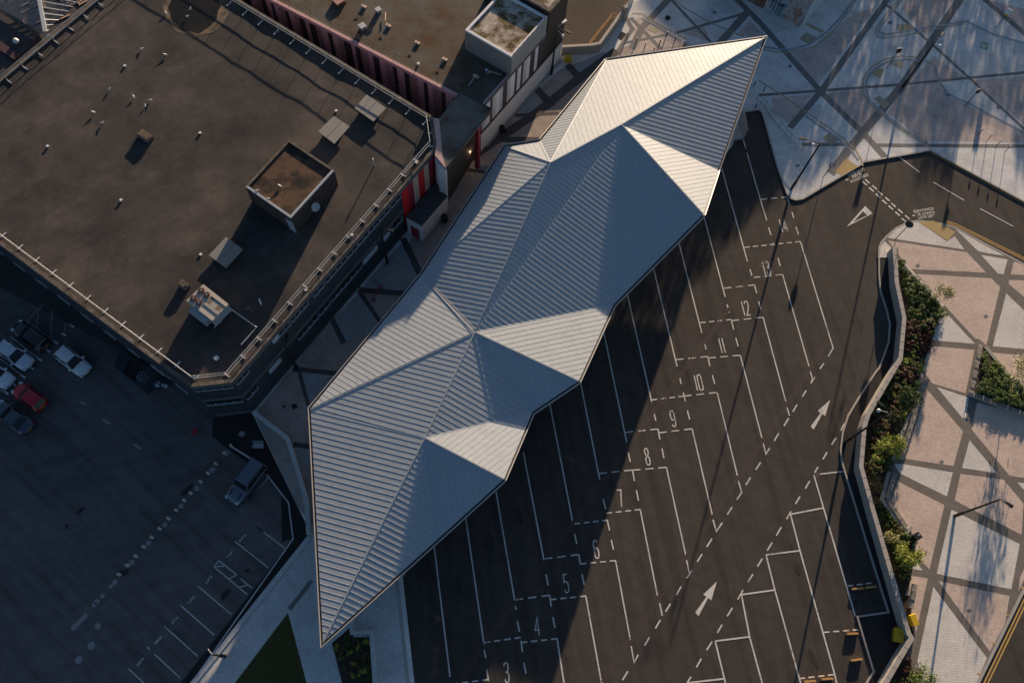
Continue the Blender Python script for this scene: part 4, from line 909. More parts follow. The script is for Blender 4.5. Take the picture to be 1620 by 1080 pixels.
# plant room
ph_t = [(388, 295), (460, 345), (529, 269), (457, 221)]; PT = RZ + 2.85
P4 = GP(ph_t, PT)
ph = thing('plant_room', 'square brown-topped plant room standing on the big felt roof', 'plant room', (P4[0].x, P4[0].y, RZ))
mb = MB(); mb.prism([(p.x, p.y) for p in P4], RZ, PT - .18); mb.build('wall', m_brick, ph)
i4 = inset(P4, .22); mb = MB(); mb.poly([(p.x, p.y, PT - .172) for p in i4]); mb.build('roof', m_pondroof, ph)
for i in range(4):
    a, b = P4[i], P4[(i + 1) % 4]; c, d_ = i4[i], i4[(i + 1) % 4]; mb = MB()
    mb.prism([(a.x, a.y), (b.x, b.y), (d_.x, d_.y), (c.x, c.y)], PT - .18, PT + .02); mb.build('coping', m_frame if i in (0, 1) else m_parapet, ph)
a, b = P4[0], P4[1]; d_ = (b - a).normalized(); n_ = Vector((d_.y, -d_.x, 0)); n_ = n_ if n_.y < 0 else -n_
q = a.lerp(b, .86); mb = MB(); mb.beam(Vector((q.x, q.y, RZ + 1.0)) + n_ * .03, Vector((q.x, q.y, RZ + 1.02)) + n_ * .03 + d_ * .9, .06, 2.0); mb.build('door', m_bluegrey, ph)
a, b = P4[1], P4[2]; d_ = (b - a).normalized(); n_ = Vector((d_.y, -d_.x, 0)); n_ = n_ if n_.x > 0 else -n_
q = a.lerp(b, .42) + n_ * .45; dsh = thing('satellite_dish', 'pale grey satellite dish bracketed to the plant room wall', 'satellite dish', (q.x, q.y, RZ + 1.5))
mb = MB(); o = len(mb.v)
ax = (n_ + Vector((.1, -.3, .9))).normalized(); s1 = ax.cross(Vector((0, 0, 1))).normalized(); s2 = s1.cross(ax)
for k in range(5):
    r_ = .48 * k / 4
    for j in range(18): mb.v.append(tuple(Vector((q.x, q.y, RZ + 1.5)) + (s1 * math.cos(j * math.pi / 9) + s2 * math.sin(j * math.pi / 9)) * r_ + ax * (r_ * r_ * .45)))
for k in range(4):
    for j in range(18): mb.f.append((k * 18 + j, k * 18 + (j + 1) % 18, (k + 1) * 18 + (j + 1) % 18, (k + 1) * 18 + j)); mb.m.append(0)
mb.build('dish', m_bluegrey, dsh)
mb = MB(); c_ = Vector((q.x, q.y, RZ + 1.5)); mb.tube([c_, c_ - n_ * .42 - Vector((0, 0, .2))], .035, 6); mb.tube([c_ - s2 * .42, c_ + ax * .5 - s2 * .1], .018, 6); mb.build('arm', m_grey, dsh)
# flat capped vents
def vent(cap, h, label):
    P = GP(cap, RZ + h); t = thing('roof_vent', label, 'roof vent', (P[0].x, P[0].y, RZ), 'flat capped vents on the felt roof'); ii = inset(P, .35)
    mb = MB(); mb.prism([(p.x, p.y) for p in ii], RZ, RZ + h - .1); mb.build('upstand', m_grey, t)
    mb = MB(); mb.prism([(p.x, p.y) for p in P], RZ + h - .1, RZ + h, bottom=True); 
    c = mb.build('cap', m_capmetal, t); mb = MB(); a, b = P[0].lerp(P[1], .5), P[3].lerp(P[2], .5); mb.beam(a + Vector((0, 0, .012)), b + Vector((0, 0, .012)), .05, .03); mb.build('seam', m_capmetal, c)
vent(ZX([(848, 578), (968, 660), (890, 742), (775, 660)]), .55, 'flat grey capped vent nearest the north-east guard rail')
vent(ZX([(648, 708), (745, 772), (652, 878), (552, 802)]), .55, 'flat grey capped vent between the plant room and the north-east vent')
vent(Z(280, 360, 6, [(465, 88), (628, 207), (465, 382), (302, 262)]), .5, 'flat grey capped vent half in shade below the plant room')
# small roof boxes and outlets
def rbox(name, label, px, h, m, inner=None):
    P = GP(px, RZ + h); t = thing(name, label, 'roof box', (P[0].x, P[0].y, RZ)); mb = MB(); mb.prism([(p.x, p.y) for p in P], RZ, RZ + h); mb.build('box', m, t)
    ii = inset(P, .12); mb = MB(); mb.prism([(p.x, p.y) for p in ii], RZ + h, RZ + h + .04); mb.build('lid', inner or m, t)
rbox('roof_hatch', 'small stained brown hatch box alone in the middle of the felt roof', Z0([(870, 783), (932, 832), (893, 862), (828, 820)]), .45, m_parapet, m_silt)
rbox('roof_hatch', 'small dark upstand box left of the air conditioning unit', Z(280, 360, 6, [(45, 487), (118, 540), (55, 578), (0, 540)]), .5, m_parapet)
for c, l in (((76, 232), 'white roof outlet in the left part of the felt roof'), ((317, 211), 'white roof outlet left of the plant room and right of the brown hatch'), ((198, 105), 'white roof outlet below the puddle among the gulls'), ((192, 317), 'white roof outlet below the brown hatch box'), ((318, 403), 'white roof outlet beside the half-shaded vent'), ((532, 176), 'white roof outlet between the two upper vents'), ((343, 567), 'white outlet box near the lower corner of the felt roof'), ((659, 258), 'white fitting by the south-east guard rail near the striped wall'), ((557, 372), 'white fitting half way along the south-east guard rail'), ((484, 459), 'white fitting low on the south-east guard rail')):
    p = rpt(*c); t = thing('roof_outlet', l, 'roof outlet', p, 'white outlets on the felt roof'); k = 1.6 if c[1] > 560 else 1
    mb = MB(); mb.box(p, .2 * k, .2 * k, .10 * k, .6, RZ); mb.build('base', m_wht, t); mb = MB(); mb.box(p, .27 * k, .27 * k, .04, .9, RZ + .10 * k); mb.build('cowl', m_wht, t)
p = rpt(592, 262); t = thing('vent_pipe', 'thin upright white vent pipe on the felt roof right of the plant room', 'vent pipe', p); mb = MB(); mb.tube([p, p + Vector((0, 0, 1.1))], .06, 8); mb.build('pipe', m_wht, t); mb = MB(); mb.tube([p + Vector((0, 0, 1.1)), p + Vector((0, 0, 1.25))], .09, 8); mb.build('cowl', m_wht, t)
# air conditioning unit
AT = RZ + 1.75
P = GP(Z(280, 360, 6, [(250, 540), (485, 725), (335, 880), (92, 692)]), AT)
ac = thing('air_conditioning_unit', 'cream rooftop air conditioning unit with four rusty fans', 'cooling unit', (P[0].x, P[0].y, RZ))
mb = MB(); mb.prism([(p.x, p.y) for p in P], RZ + .35, AT - .06, bottom=True); mb.build('casing', m_bluegrey, ac)
mb = MB(); mb.prism([(p.x, p.y) for p in inset(P, -.03)], AT - .06, AT, bottom=True); mb.build('top_plate', m_cream, ac)
for c in ((232, 600), (283, 640), (158, 673), (210, 712)):
    p = G(*Z(280, 360, 6, [c])[0], AT); mb = MB(); n = 16
    mb.tube([p, p + Vector((0, 0, .10))], .33, n); f = mb.build('fan', m_rustfan, ac)
    mb = MB()
    for k in range(4): a = k * math.pi / 4; mb.beam(p + Vector((-.3 * math.cos(a), -.3 * math.sin(a), .115)), p + Vector((.3 * math.cos(a), .3 * math.sin(a), .115)), .02, .02)
    mb.tube([p + Vector((0, 0, .1)), p + Vector((0, 0, .14))], .09, 8); mb.build('grille', m_grey, f)
for pts in ([(330, 650), (465, 750), (395, 822), (250, 712)],):
    mb = MB(); mb.poly(GP(Z(280, 360, 6, pts), AT + .005)); mb.build('recess', plain('cream_recess', (.40, .36, .31), .6, var=.1), ac)
for pts in ([(320, 655), (355, 682), (310, 730), (280, 705)], [(395, 735), (438, 762), (395, 790), (355, 768)]):
    mb = MB(); mb.poly(GP(Z(280, 360, 6, pts), AT + .010)); mb.build('rust_stain', plain('stain_brown', (.20, .155, .10), .8, var=.3), ac)
mb = MB(); mb.beam(G(*Z(280, 360, 6, [(325, 645)])[0], AT + .03), G(*Z(280, 360, 6, [(465, 752)])[0], AT + .03), .05, .05); mb.beam(G(*Z(280, 360, 6, [(245, 718)])[0], AT + .03), G(*Z(280, 360, 6, [(385, 828)])[0], AT + .03), .05, .05); mb.build('divider', m_grey, ac)
for p in P: 
    q = p.lerp((P[0] + P[2]) / 2, .12); mb = MB(); mb.box((q.x, q.y, RZ), .15, .15, .36, 0, RZ); mb.build('leg', m_grey, ac)
mb = MB(); q = P[3].lerp(P[2], .5); d_ = (P[2] - P[3]).normalized(); n_ = Vector((d_.y, -d_.x, 0)); n_ = n_ if n_.y < 0 else -n_
mb.box((q.x + n_.x * .3, q.y + n_.y * .3, RZ), 2.0, .55, 1.1, math.atan2(d_.y, d_.x), RZ + .3); mb.build('side_cabinet', m_bluegrey, ac)
mb = MB(); pts = [G(*q, RZ + .35) for q in Z(280, 360, 6, [(515, 775), (755, 945), (690, 1020), (610, 1110)])]; mb.tube(pts, .055, 8)
pp = tag(mb.build('cooling_pipe', m_galv), 'bent silver pipe running from the cooling unit to the guard rail', 'pipe')
mb = MB(); mb.tube([G(*q, RZ + .6) for q in Z(280, 360, 6, [(358, 955), (360, 935), (400, 890), (410, 905), (425, 890), (415, 875)])], .04, 6); tag(mb.build('drain_pipe', m_galv), 'short crooked silver pipe at the corner of the cooling unit', 'pipe')
mb = MB(); mb.tube([G(*q, RZ + .08) for q in Z(280, 360, 6, [(778, 675), (800, 730)])], .07, 8); tag(mb.build('pipe_offcut', m_wht), 'loose white pipe offcut lying on the shaded felt roof', 'pipe')
mb = MB(); mb.beam(G(*Z(280, 360, 6, [(650, 780)])[0], RZ + .05), G(*Z(280, 360, 6, [(698, 742)])[0], RZ + .05), .05, .05); mb.beam(G(*Z(280, 360, 6, [(680, 768)])[0], RZ + .05), G(*Z(280, 360, 6, [(715, 800)])[0], RZ + .05), .04, .04); tag(mb.build('steel_bracket', m_grey), 'T shaped grey steel bracket left on the shaded felt roof', 'bracket')

# guard rails
def guardrail(pts, label, feet, zb=PZ, off=0.0, rails=(.55, 1.1), m=m_rail, inward=None, foot_len=.75, spacing=2.3):
    P = [Vector(p) for p in pts]; t = thing('guard_rail', label, 'guard rail', (P[0].x, P[0].y, zb), 'guard rails round the flat roofs')
    for h in rails:
        mb = MB(); mb.tube([p + Vector((0, 0, h)) for p in P], .035, 6); mb.build('rail', m, t)
    for i in range(len(P) - 1):
        a, b = P[i], P[i + 1]; L = (b - a).length; k = max(1, round(L / spacing)); d = (b - a).normalized(); n = Vector((-d.y, d.x, 0))
        if inward is not None and n.dot(inward) < 0: n = -n
        for j in range(k + (1 if i == len(P) - 2 else 0)):
            q = a.lerp(b, j / k); mb = MB(); mb.tube([q, q + Vector((0, 0, rails[-1]))], .03, 6); po = mb.build('post', m, t)
            if feet: mb = MB(); mb.beam(q + Vector((0, 0, .05)) - n * .1, q + n * foot_len + Vector((0, 0, .05)), .12, .07); mb.build('foot', m, po)
cm = sum((Vector(p) for p in m_in), Vector()) / 6
def along(i, t0, t1, ins):
    a, b = inset(MAIN, ins)[i], inset(MAIN, ins)[(i + 1) % 6]; A = Vector((a.x, a.y, RZ)); B = Vector((b.x, b.y, RZ)); return A.lerp(B, t0), A.lerp(B, t1)
ins = inset(MAIN, .75); II = [Vector((p.x, p.y, RZ)) for p in ins]
guardrail([II[3], II[4].lerp(II[3], .0)], 'long galvanised guard rail along the north-east edge of the felt roof beside the striped wall', True, RZ, m=m_galv, inward=cm - II[3])
guardrail([II[0], II[1], II[2], II[3]], 'pale guard rail along the lane edge of the felt roof turning at both corners', True, RZ, inward=cm - II[1], foot_len=.55)
guardrail([II[0], II[5]], 'sunlit pale guard rail along the car park edge of the felt roof', True, RZ, inward=cm - II[0], foot_len=.6)
guardrail([II[5], II[4]], 'grey guard rail along the glazed-roof edge of the felt roof', True, RZ, m=m_galv, inward=cm - II[4])
# ------------------------------------------------------------------ striped block north of the felt roof
SZ = 8.35
sA, sB = G(760, 241), G(885, 96); sd = (sB - sA).normalized(); sn = Vector((sd.y, -sd.x, 0))         # lane front, outward normal
wA, wB = G(430, 0, SZ), G(720, 150, SZ); wd = (wB - wA).normalized()
c0 = isect(Vector((wA.x, wA.y, 0)), Vector((wd.x, wd.y, 0)), sA, sd); back = -sn
far = sB; cE = far
c3 = Vector((wA.x, wA.y, 0)) - Vector((wd.x, wd.y, 0)) * 16
c2 = cE + back * 40
STR = [c0, cE, c2, c3 + (c2 - cE) * 0 + Vector((0, 0, 0))]
# keep the outline simple: lane front, back line, alley front
STR = [c0, cE, cE + back * 42, c3]
sb = thing('striped_block', 'flat-roofed block with pink and maroon striped alley wall and white striped lane front', 'building', (c0.x, c0.y, 0))
mb = MB(); s_in = inset(STR, .3)
mb.poly([(p.x, p.y, SZ - .15) for p in s_in]); mb.build('roof', m_felt2, sb)
mb = MB()
for i in range(4):
    j = (i + 1) % 4; A, B, a, b = STR[i], STR[j], s_in[i], s_in[j]
    mb.add([(A.x, A.y, SZ), (B.x, B.y, SZ), (b.x, b.y, SZ), (a.x, a.y, SZ)], [(0, 1, 2, 3)]); mb.add([(a.x, a.y, SZ), (b.x, b.y, SZ), (b.x, b.y, SZ - .2), (a.x, a.y, SZ - .2)], [(0, 1, 2, 3)])
mb.build('parapet', m_pinkfas, sb)
mb = MB()
for i in range(4):
    A, B = STR[i], STR[(i + 1) % 4]; mb.add([(A.x, A.y, 0), (B.x, B.y, 0), (B.x, B.y, SZ - .002), (A.x, A.y, SZ - .002)], [(0, 1, 2, 3)])
mb.build('wall', m_dkpanel, sb)
# alley stripes
wn = Vector((wd.y, -wd.x, 0)); wn = wn if wn.y < 0 else -wn; W0 = Vector((wA.x, wA.y, 0))
seq = [(1375, 0), (1330, 2), (1305, 1), (1250, 0), (1220, 2), (1195, 0), (1160, 1), (1107, 2), (1075, 0), (1030, 2), (1005, 1), (955, 0), (920, 2), (880, 0), (850, 1), (803, 2), (770, 0), (745, 2), (697, 1), (663, 0), (625, 2), (598, 0), (555, 1), (520, 2), (480, 0), (453, 2), (415, 1), (385, 0), (350, 2), (325, 1), (290, 0), (255, 2), (235, 0), (205, 2), (170, 1), (130, 0), (90, 2), (40, 1), (-10, 0), (-60, 2), (-120, 1), (-200, 0)]
mb = MB(); prev = None
for x, mi in seq:
    q = on_plane(*ZX([(x, 10 + .585 * (x - 430) + 30)])[0], W0, wn); s = (q - W0).dot(wd)
    if prev is not None:
        a, b = W0 + wd * s + wn * .03, W0 + wd * prev[0] + wn * .03; a.z = b.z = 0; mb.add([a, b, b + Vector((0, 0, SZ - .5)), a + Vector((0, 0, SZ - .5))], [(0, 1, 2, 3)], prev[1])
    prev = (s, mi)
mb.build('striped_cladding', [m_pinkw, m_rosew, m_maroon], sb)
mb = MB(); a, b = W0 - wd * 14, W0 + wd * ((c0 - W0).dot(wd)); mb.add([Vector((p.x, p.y, z)) + wn * o for o in (0, .07) for p in (a, b) for z in (SZ - .5, SZ + .003)], [(4, 6, 7, 5), (0, 4, 6, 2), (5, 7, 3, 1)]); mb.build('fascia', m_pinkw, sb)
for x, y in ((335, 48), (563, 190), (797, 330), (1060, 495)):
    q = on_plane(*ZX([(x, y)])[0], W0, wn); mb = MB(); mb.tube([q, q + wn * .5 + Vector((0, 0, .25))], .025, 6); mb.ball(q + wn * .5 + Vector((0, 0, .25)), .09); mb.build('wall_light', m_black, sb)
# lane front
def onlane(s, z, o=0.0): p = sA + sd * s + sn * o; return Vector((p.x, p.y, z))
Llen = (sB - sA).length; s0_ = (c0 - sA).dot(sd)
mb = MB(); mb.add([onlane(s, z, o) for o in (0, .05) for s in (s0_, Llen) for z in (0, 3.55)], [(4, 6, 7, 5), (1, 5, 7, 3), (2, 3, 7, 6)]); mb.build('white_render', m_whtwall, sb)
mb = MB(); mb.add([onlane(s, z, o) for o in (0, .3) for s in (s0_ + 1, Llen) for z in (0, .35)], [(4, 6, 7, 5), (1, 5, 7, 3), (2, 3, 7, 6)]); mb.build('plinth', m_conc, sb)
mb = MB(); mb.add([onlane(s, z, o) for o in (0, .09) for s in (s0_, Llen) for z in (3.55, 3.98)], [(4, 6, 7, 5), (1, 5, 7, 3), (0, 4, 6, 2)]); mb.build('charcoal_band', m_dkpanel, sb)
mb = MB(); s = .2; mats = [m_mauve, m_ltgrey, m_dkpanel]
tow_s = None
for wdt, mi in ((.75, 1), (.8, 0), (.5, 2), (.7, 1), (.75, 0), (.6, 1), (.9, 2), (.7, 1), (.85, 0), (.5, 2), (.75, 0), (.5, 2), (.75, 1), (.65, 0), (1.0, 2), (.65, 0), (.8, 2), (.6, 1), (.6, 0)):
    if s + wdt > 12.4: break
    mb.add([onlane(s, 3.98, .03), onlane(s + wdt, 3.98, .03), onlane(s + wdt, 8.0, .03), onlane(s, 8.0, .03)], [(0, 1, 2, 3)], mi); s += wdt
mb.build('striped_cladding', mats, sb)
mb = MB(); mb.add([onlane(q, z, .06) for q in (s0_, 12.4) for z in (8.0, SZ + .002)], [(0, 2, 3, 1)]); mb.build('eaves_band', m_parapet, sb)
# stair tower with a mossy roof
TZ = 11.3
t0, t1, t3 = G(806, 88, TZ), G(861.5, 24.2, TZ), G(736.5, 46.5, TZ); 
def tolane(p): q = Vector((p.x, p.y, 0)); return q - sn * ((q - sA).dot(sn) - .02)
t0 = tolane(t0); t1 = tolane(t1); dep = (Vector((t3.x, t3.y, 0)) - t0).dot(-sn); t2 = t1 - sn * dep; t3 = t0 - sn * dep
tw = thing('stair_tower', 'square stair tower with mossy lichened roof on the striped block', 'tower', (t0.x, t0.y, SZ))
TW = [t0, t1, t2, t3]
mb = MB(); mb.prism([(p.x, p.y) for p in TW], SZ - .3, TZ - .25); mb.build('wall', m_wallcon, tw)
ti = inset(TW, .28); mb = MB(); mb.poly([(p.x, p.y, TZ - .22) for p in ti]); mb.build('roof', m_moss, tw)
for i in range(4):
    a, b, c, d_ = TW[i], TW[(i + 1) % 4], ti[(i + 1) % 4], ti[i]; mb = MB(); mb.prism([(a.x, a.y), (b.x, b.y), (c.x, c.y), (d_.x, d_.y)], TZ - .25, TZ); mb.build('coping', m_mauve, tw)
mb = MB(); L = (t1 - t0).length
for k in range(8):
    for r_ in range(2):
        a = t0 + sd * (L * k / 8 + .03) + sn * .03; b = t0 + sd * (L * (k + 1) / 8 - .03) + sn * .03; z0 = SZ + .12 + r_ * 1.6
        mb.add([(a.x, a.y, z0), (b.x, b.y, z0), (b.x, b.y, z0 + 1.54), (a.x, a.y, z0 + 1.54)], [(0, 1, 2, 3)])
mb.build('metal_panels', m_panelcon, tw)
td = (t3 - t0).normalized(); tn = Vector((-td.y, td.x, 0)); tn = tn if tn.dot(sd) < 0 else -tn
mb = MB()
L = (t3 - t0).length
for k in range(22): a = t0 + td * (.2 + (L - .3) * k / 22) + tn * .02; mb.beam((a.x, a.y, SZ), (a.x, a.y, TZ - .3), .08, .05)
mb.build('ribs', m_wallcon, tw)
a = t3 - td * 1.8 + tn * .04; b = t3 - td * .4 + tn * .04; mb = MB(); mb.add([(a.x, a.y, TZ - 1.1), (b.x, b.y, TZ - 1.1), (b.x, b.y, TZ - .5), (a.x, a.y, TZ - .5)], [(0, 1, 2, 3)]); mb.build('louvre', m_grey, tw)
# tall dark brick block beyond the tower
BZ = 11.5
b0 = tolane(G(864, 18, BZ)); b1 = sB + sn * .02; bk = -sn * 9
bb = thing('brick_block', 'tall dark brick block beyond the mossy stair tower', 'building', (b0.x, b0.y, 0)); BP = [b0, b1, b1 + bk, b0 + bk]
mb = MB(); mb.prism([(p.x, p.y) for p in BP], 3.98, BZ); mb.build('wall', m_brick, bb)
bi = inset(BP, .5); mb = MB(); mb.prism([(p.x, p.y) for p in bi], BZ, BZ + .05); mb.build('roof', m_moss, bb)
for i in range(4):
    a, b, c, d_ = BP[i], BP[(i + 1) % 4], bi[(i + 1) % 4], bi[i]; mb = MB(); mb.prism([(a.x, a.y), (b.x, b.y), (c.x, c.y), (d_.x, d_.y)], BZ, BZ + .2); mb.build('coping', m_parapet, bb)
# roof clutter of the striped block
ii = inset(STR, .55); rA = Vector((ii[0].x, ii[0].y, SZ - .15)); rB = Vector((ii[3].x, ii[3].y, SZ - .15))
guardrail([rA.lerp(rB, .06), rB], 'thin rusty wire guard rail above the pink striped wall', False, SZ - .15, rails=(.5, 1.0), m=m_parapet, spacing=3.0)
for c in ((785, 95), (935, 212), (1112, 318), (1280, 420), (1470, 525)):
    p = G(*ZX([c])[0], SZ - .05); d_ = -wn; t = thing('roof_stay', 'angled galvanised rail stay with a concrete foot beside the wire rail', 'rail stay', p, 'rail stays on the striped block'); q = p + d_ * 1.6 + Vector((0, 0, .25))
    mb = MB(); mb.beam(p, q, .07, .07); mb.build('arm', m_galv, t); mb = MB(); mb.box(q, .65, .3, .18, math.atan2(d_.y, d_.x) + 1.57, SZ - .13); mb.build('foot', m_sand, t)
for c, s, l in (((922, 78), .5, 'grey roof cowl near the top of the striped block roof'), ((825, 178), .6, 'grey box cowl behind the pink parapet'), ((385 + 215, 435), .0, '')):
    if s: p = G(*ZX([c])[0], SZ - .15); t = thing('roof_cowl', l, 'roof cowl', p); mb = MB(); mb.box(p, s, s, .5, .7, SZ - .15); mb.build('base', m_grey, t); mb = MB(); mb.box(p, s * 1.25, s * 1.25, .08, .7, SZ + .35); mb.build('cap', m_galv, t)
p = G(*ZX([(680, 22)])[0], SZ - .15); t = thing('roof_tank', 'rusty square tank lid at the top of the striped block roof', 'tank', p); mb = MB(); mb.box(p, 1.3, 1.1, .35, .75, SZ - .15); mb.build('tank', m_rustfan, t)
mb = MB(); mb.box(p, 1.0, .8, .05, .75, SZ + .2); mb.build('lid', m_rosew, t)
p = G(*ZX([(963, 78)])[0], SZ + .1); mb = MB(); mb.tube([p, p + Vector((.05, -1.2, 0))], .06, 6); tag(mb.build('loose_batten', m_sand), 'pale loose batten lying on the striped block roof', 'batten')
for c, l in (((1165, 395), 'small white outlet in the corner of the striped block roof near the third stay'), ((1600 - 20, 435), 'white bracket at the foot of the mossy tower')):
    p = G(*ZX([c])[0], SZ - .15); t = thing('roof_outlet', l, 'roof outlet', p); mb = MB(); mb.box(p, .22, .22, .2, .3, SZ - .15); mb.build('base', m_wht, t); mb = MB(); mb.box(p, .3, .3, .05, .3, SZ + .05); mb.build('cowl', m_wht, t)
p0, p1 = G(*ZN([(360, 435)])[0], SZ + .2), G(*ZN([(437, 458)])[0], SZ + .2); t = thing('roof_bracket', 'grey steel bracket arm at the foot of the tower in shade', 'bracket', (p0.x, p0.y, SZ - .15)); mb = MB(); mb.beam(p0, p1, .07, .07); mb.build('arm', m_galv, t); mb = MB(); mb.box(p0, .5, .3, .3, .7, SZ - .13); mb.build('foot', m_grey, t)

# porch that links the two blocks
EZ = 8.95
PO = GP(ZX([(1420, 553), (1615, 665), (1330, 1025), (1310, 960), (1290, 725)]), EZ)
po = thing('entrance_porch', 'stained flat porch roof between the two blocks over a recessed entrance', 'porch', (PO[2].x, PO[2].y, 0))
mb = MB(); mb.prism([(p.x, p.y) for p in PO], EZ - .45, EZ - .06, bottom=True); mb.build('roof', m_porch, po)
pi_ = inset(PO, .12); mb = MB()
for i in range(2):
    a, b, c, d_ = PO[i], PO[i + 1], pi_[i + 1], pi_[i]; mb.prism([(a.x, a.y), (b.x, b.y), (c.x, c.y), (d_.x, d_.y)], EZ - .06, EZ + .02)
mb.build('roof_edge', m_navy, po)
fl = GP(ZX([(1255, 720), (1292, 725), (1312, 955), (1332, 1028), (1265, 945), (1275, 880)]), EZ - .02); mb = MB(); mb.prism([(p.x, p.y) for p in fl], EZ - .5, EZ - .02); mb.build('pink_flashing', m_pinkfas, po)
A, B = PO[2], PO[1]; dd = (B - A).normalized(); nn = Vector((dd.y, -dd.x, 0)); nn = nn if nn.x > 0 else -nn
rc = [A + dd * .5 - nn * .6, B - nn * 1.6 , PO[0], PO[4], PO[3] - nn * .1]; mb = MB(); mb.prism([(p.x, p.y) for p in rc], 0, EZ - .46); mb.build('wall', m_dkpanel, po)
wl = [PO[2], PO[2] + dd * .35, PO[2] + dd * .35 - nn * 1.3, G(*ZX([(1262, 950)])[0], EZ)]; mb = MB(); mb.prism([(p.x, p.y) for p in (A - nn * .05, A + dd * .3 - nn * .05, A + dd * .3 - nn * 1.0, A - nn * 1.0)], 0, EZ - .46); mb.build('white_pier', m_wht, po)
a = G(*ZX([(1265, 960)])[0], EZ - .46); b = A - nn * .1; mb = MB(); mb.add([(a.x, a.y, 0), (b.x, b.y, 0), (b.x, b.y, EZ - .47), (a.x, a.y, EZ - .47)], [(0, 1, 2, 3)]); mb.build('white_wall', m_whtwall, po)
q = A.lerp(B, .76) - nn * .45; mb = MB(); mb.box(q, .45, .45, EZ - .47, math.atan2(dd.y, dd.x), 0.0); mb.build('red_pier', m_crim, po)
q = A.lerp(B, .5) - nn * .35; em = bpy.data.materials.new('lit_lamp'); em.use_nodes = True; eb = em.node_tree.nodes['Principled BSDF']; eb.inputs['Emission Color'].default_value = (1, .72, .38, 1); eb.inputs['Emission Strength'].default_value = 9
lq = G(742, 238, 3.0); lq = G(742, 238, 2.6)
ll = thing('entrance_lamp', 'small lit warm lamp in the dark entrance recess', 'lamp', lq); mb = MB(); mb.ball(lq, .13); mb.build('bulb', em, ll); mb = MB(); mb.tube([lq + Vector((0, 0, .1)), lq + Vector((-.2, .5, .35))], .03, 6); mb.build('bracket', m_black, ll)
pl_ = bpy.data.lights.new('entrance_lamp_glow', 'POINT'); pl_.energy = 12; pl_.color = (1, .7, .4); pl_.shadow_soft_size = .1; plo = bpy.data.objects.new('entrance_lamp_glow', pl_); COL.objects.link(plo); plo.location = lq + Vector((.25, -.25, 0)); plo.parent = ll; plo.matrix_parent_inverse = Matrix.Translation(ll.location).inverted()

# white annex in the lane
HZ = 3.65
SH = [G(667.2, 357, HZ), G(707.4, 310.6, HZ), G(688.5, 290, HZ), G(642.6, 343.5, HZ)]
ann = thing('annex', 'small white annex with dark flat roof and red door in the lane', 'annex', (SH[0].x, SH[0].y, 0))
mb = MB(); mb.prism([(p.x, p.y) for p in SH], 0, HZ - .05); mb.build('wall', m_whtwall, ann)
mb = MB(); mb.prism([(p.x, p.y) for p in inset(SH, -.04)], HZ - .05, HZ, bottom=True); mb.build('roof', plain('annex_felt', (.06, .06, .065), .8), ann)
a, b = SH[0], SH[3]; d_ = (b - a).normalized(); d_.z = 0; n_ = Vector((d_.y, -d_.x, 0)); n_ = n_ if n_.y < 0 else -n_
q = Vector((a.x, a.y, PV)) + d_ * .45 + n_ * .02; mb = MB(); mb.add([q, q + d_ * 1.15, q + d_ * 1.15 + Vector((0, 0, 2.2)), q + Vector((0, 0, 2.2))], [(0, 1, 2, 3)]); dr = mb.build('door', m_crim, ann)
mb = MB(); mb.ball(q + d_ * .15 + Vector((0, 0, 1.05)) + n_ * .04, .05); mb.build('handle', m_galv, dr)
a, b = SH[0], SH[1]; d_ = (b - a).normalized(); n_ = Vector((d_.y, -d_.x, 0)); n_ = n_ if n_.x > 0 else -n_
mb = MB(); mb.beam(Vector((a.x, a.y, .3)) + n_ * .02, Vector((b.x, b.y, .3)) + n_ * .02, .04, .3); mb.build('plinth', m_conc, ann)
q = a.lerp(b, .55); mb = MB(); mb.ball((q.x + n_.x * .05, q.y + n_.y * .05, 2.6), .1); mb.build('wall_light', m_grey, ann)

# glazed-roof block in the top corner
g0 = Vector((cN.x, cN.y, 0)); g1 = Vector((cW.x, cW.y, 0)); gd = (g1 - g0).normalized(); gn = Vector((gd.y, -gd.x, 0)); gn = gn if gn.y > 0 else -gn
GB = [g0 + gn * .03, g1 + gd * 8 + gn * .03, g1 + gd * 8 + gn * 24, g0 + gn * 24]
gb = thing('arcade_block', 'lower slate-roofed block with a glazed ridge roof in the top left corner', 'building', (g0.x, g0.y, 0))
mb = MB(); mb.prism([(p.x, p.y) for p in GB], 0, 5.6); mb.build('wall', m_dkpanel, gb)
sl = GP(Z0([(-60, 20), (240, 218), (60, 400), (-120, 560), (-300, 200)]), 7.3); mb = MB(); mb.prism([(p.x, p.y) for p in sl], 5.62, 7.3); mb.build('roof', m_slate, gb)
mb = MB(); mb.beam(G(*Z0([(-40, 255)])[0], 7.4), G(*Z0([(110, 355)])[0], 7.4), .9, .3); mb.build('ridge', m_maroon, gb)
EVZ, RGZ = 7.6, 8.4
e0, e1 = G(*Z0([(-60, 25)])[0], EVZ), G(*Z0([(238, 214)])[0], EVZ); r0, r1 = G(*Z0([(215, -140)])[0], RGZ), G(*Z0([(277, 198)])[0], RGZ); f0, f1 = G(*Z0([(560, -60)])[0], EVZ), G(*Z0([(300, 180)])[0], EVZ)
m_glaz = clearmat('roof_glazing')
e00 = e0 + (r0 - r1) * .5; 
mb = MB(); mb.add([e0, e1, r1, r0], [(0, 1, 2, 3)]); gl = mb.build('roof_glazing', m_glaz, gb)
mb = MB()
for k in range(13): mb.beam(e0.lerp(e1, k / 12) + Vector((0, 0, .04)), r0.lerp(r1, k / 12) + Vector((0, 0, .04)), .09, .08)
mb.build('glazing_bars', m_galv, gl)
mb = MB(); mb.add([f1, f0, r0, r1], [(0, 1, 2, 3)]); gl = mb.build('roof_glazing', m_glaz, gb)
mb = MB()
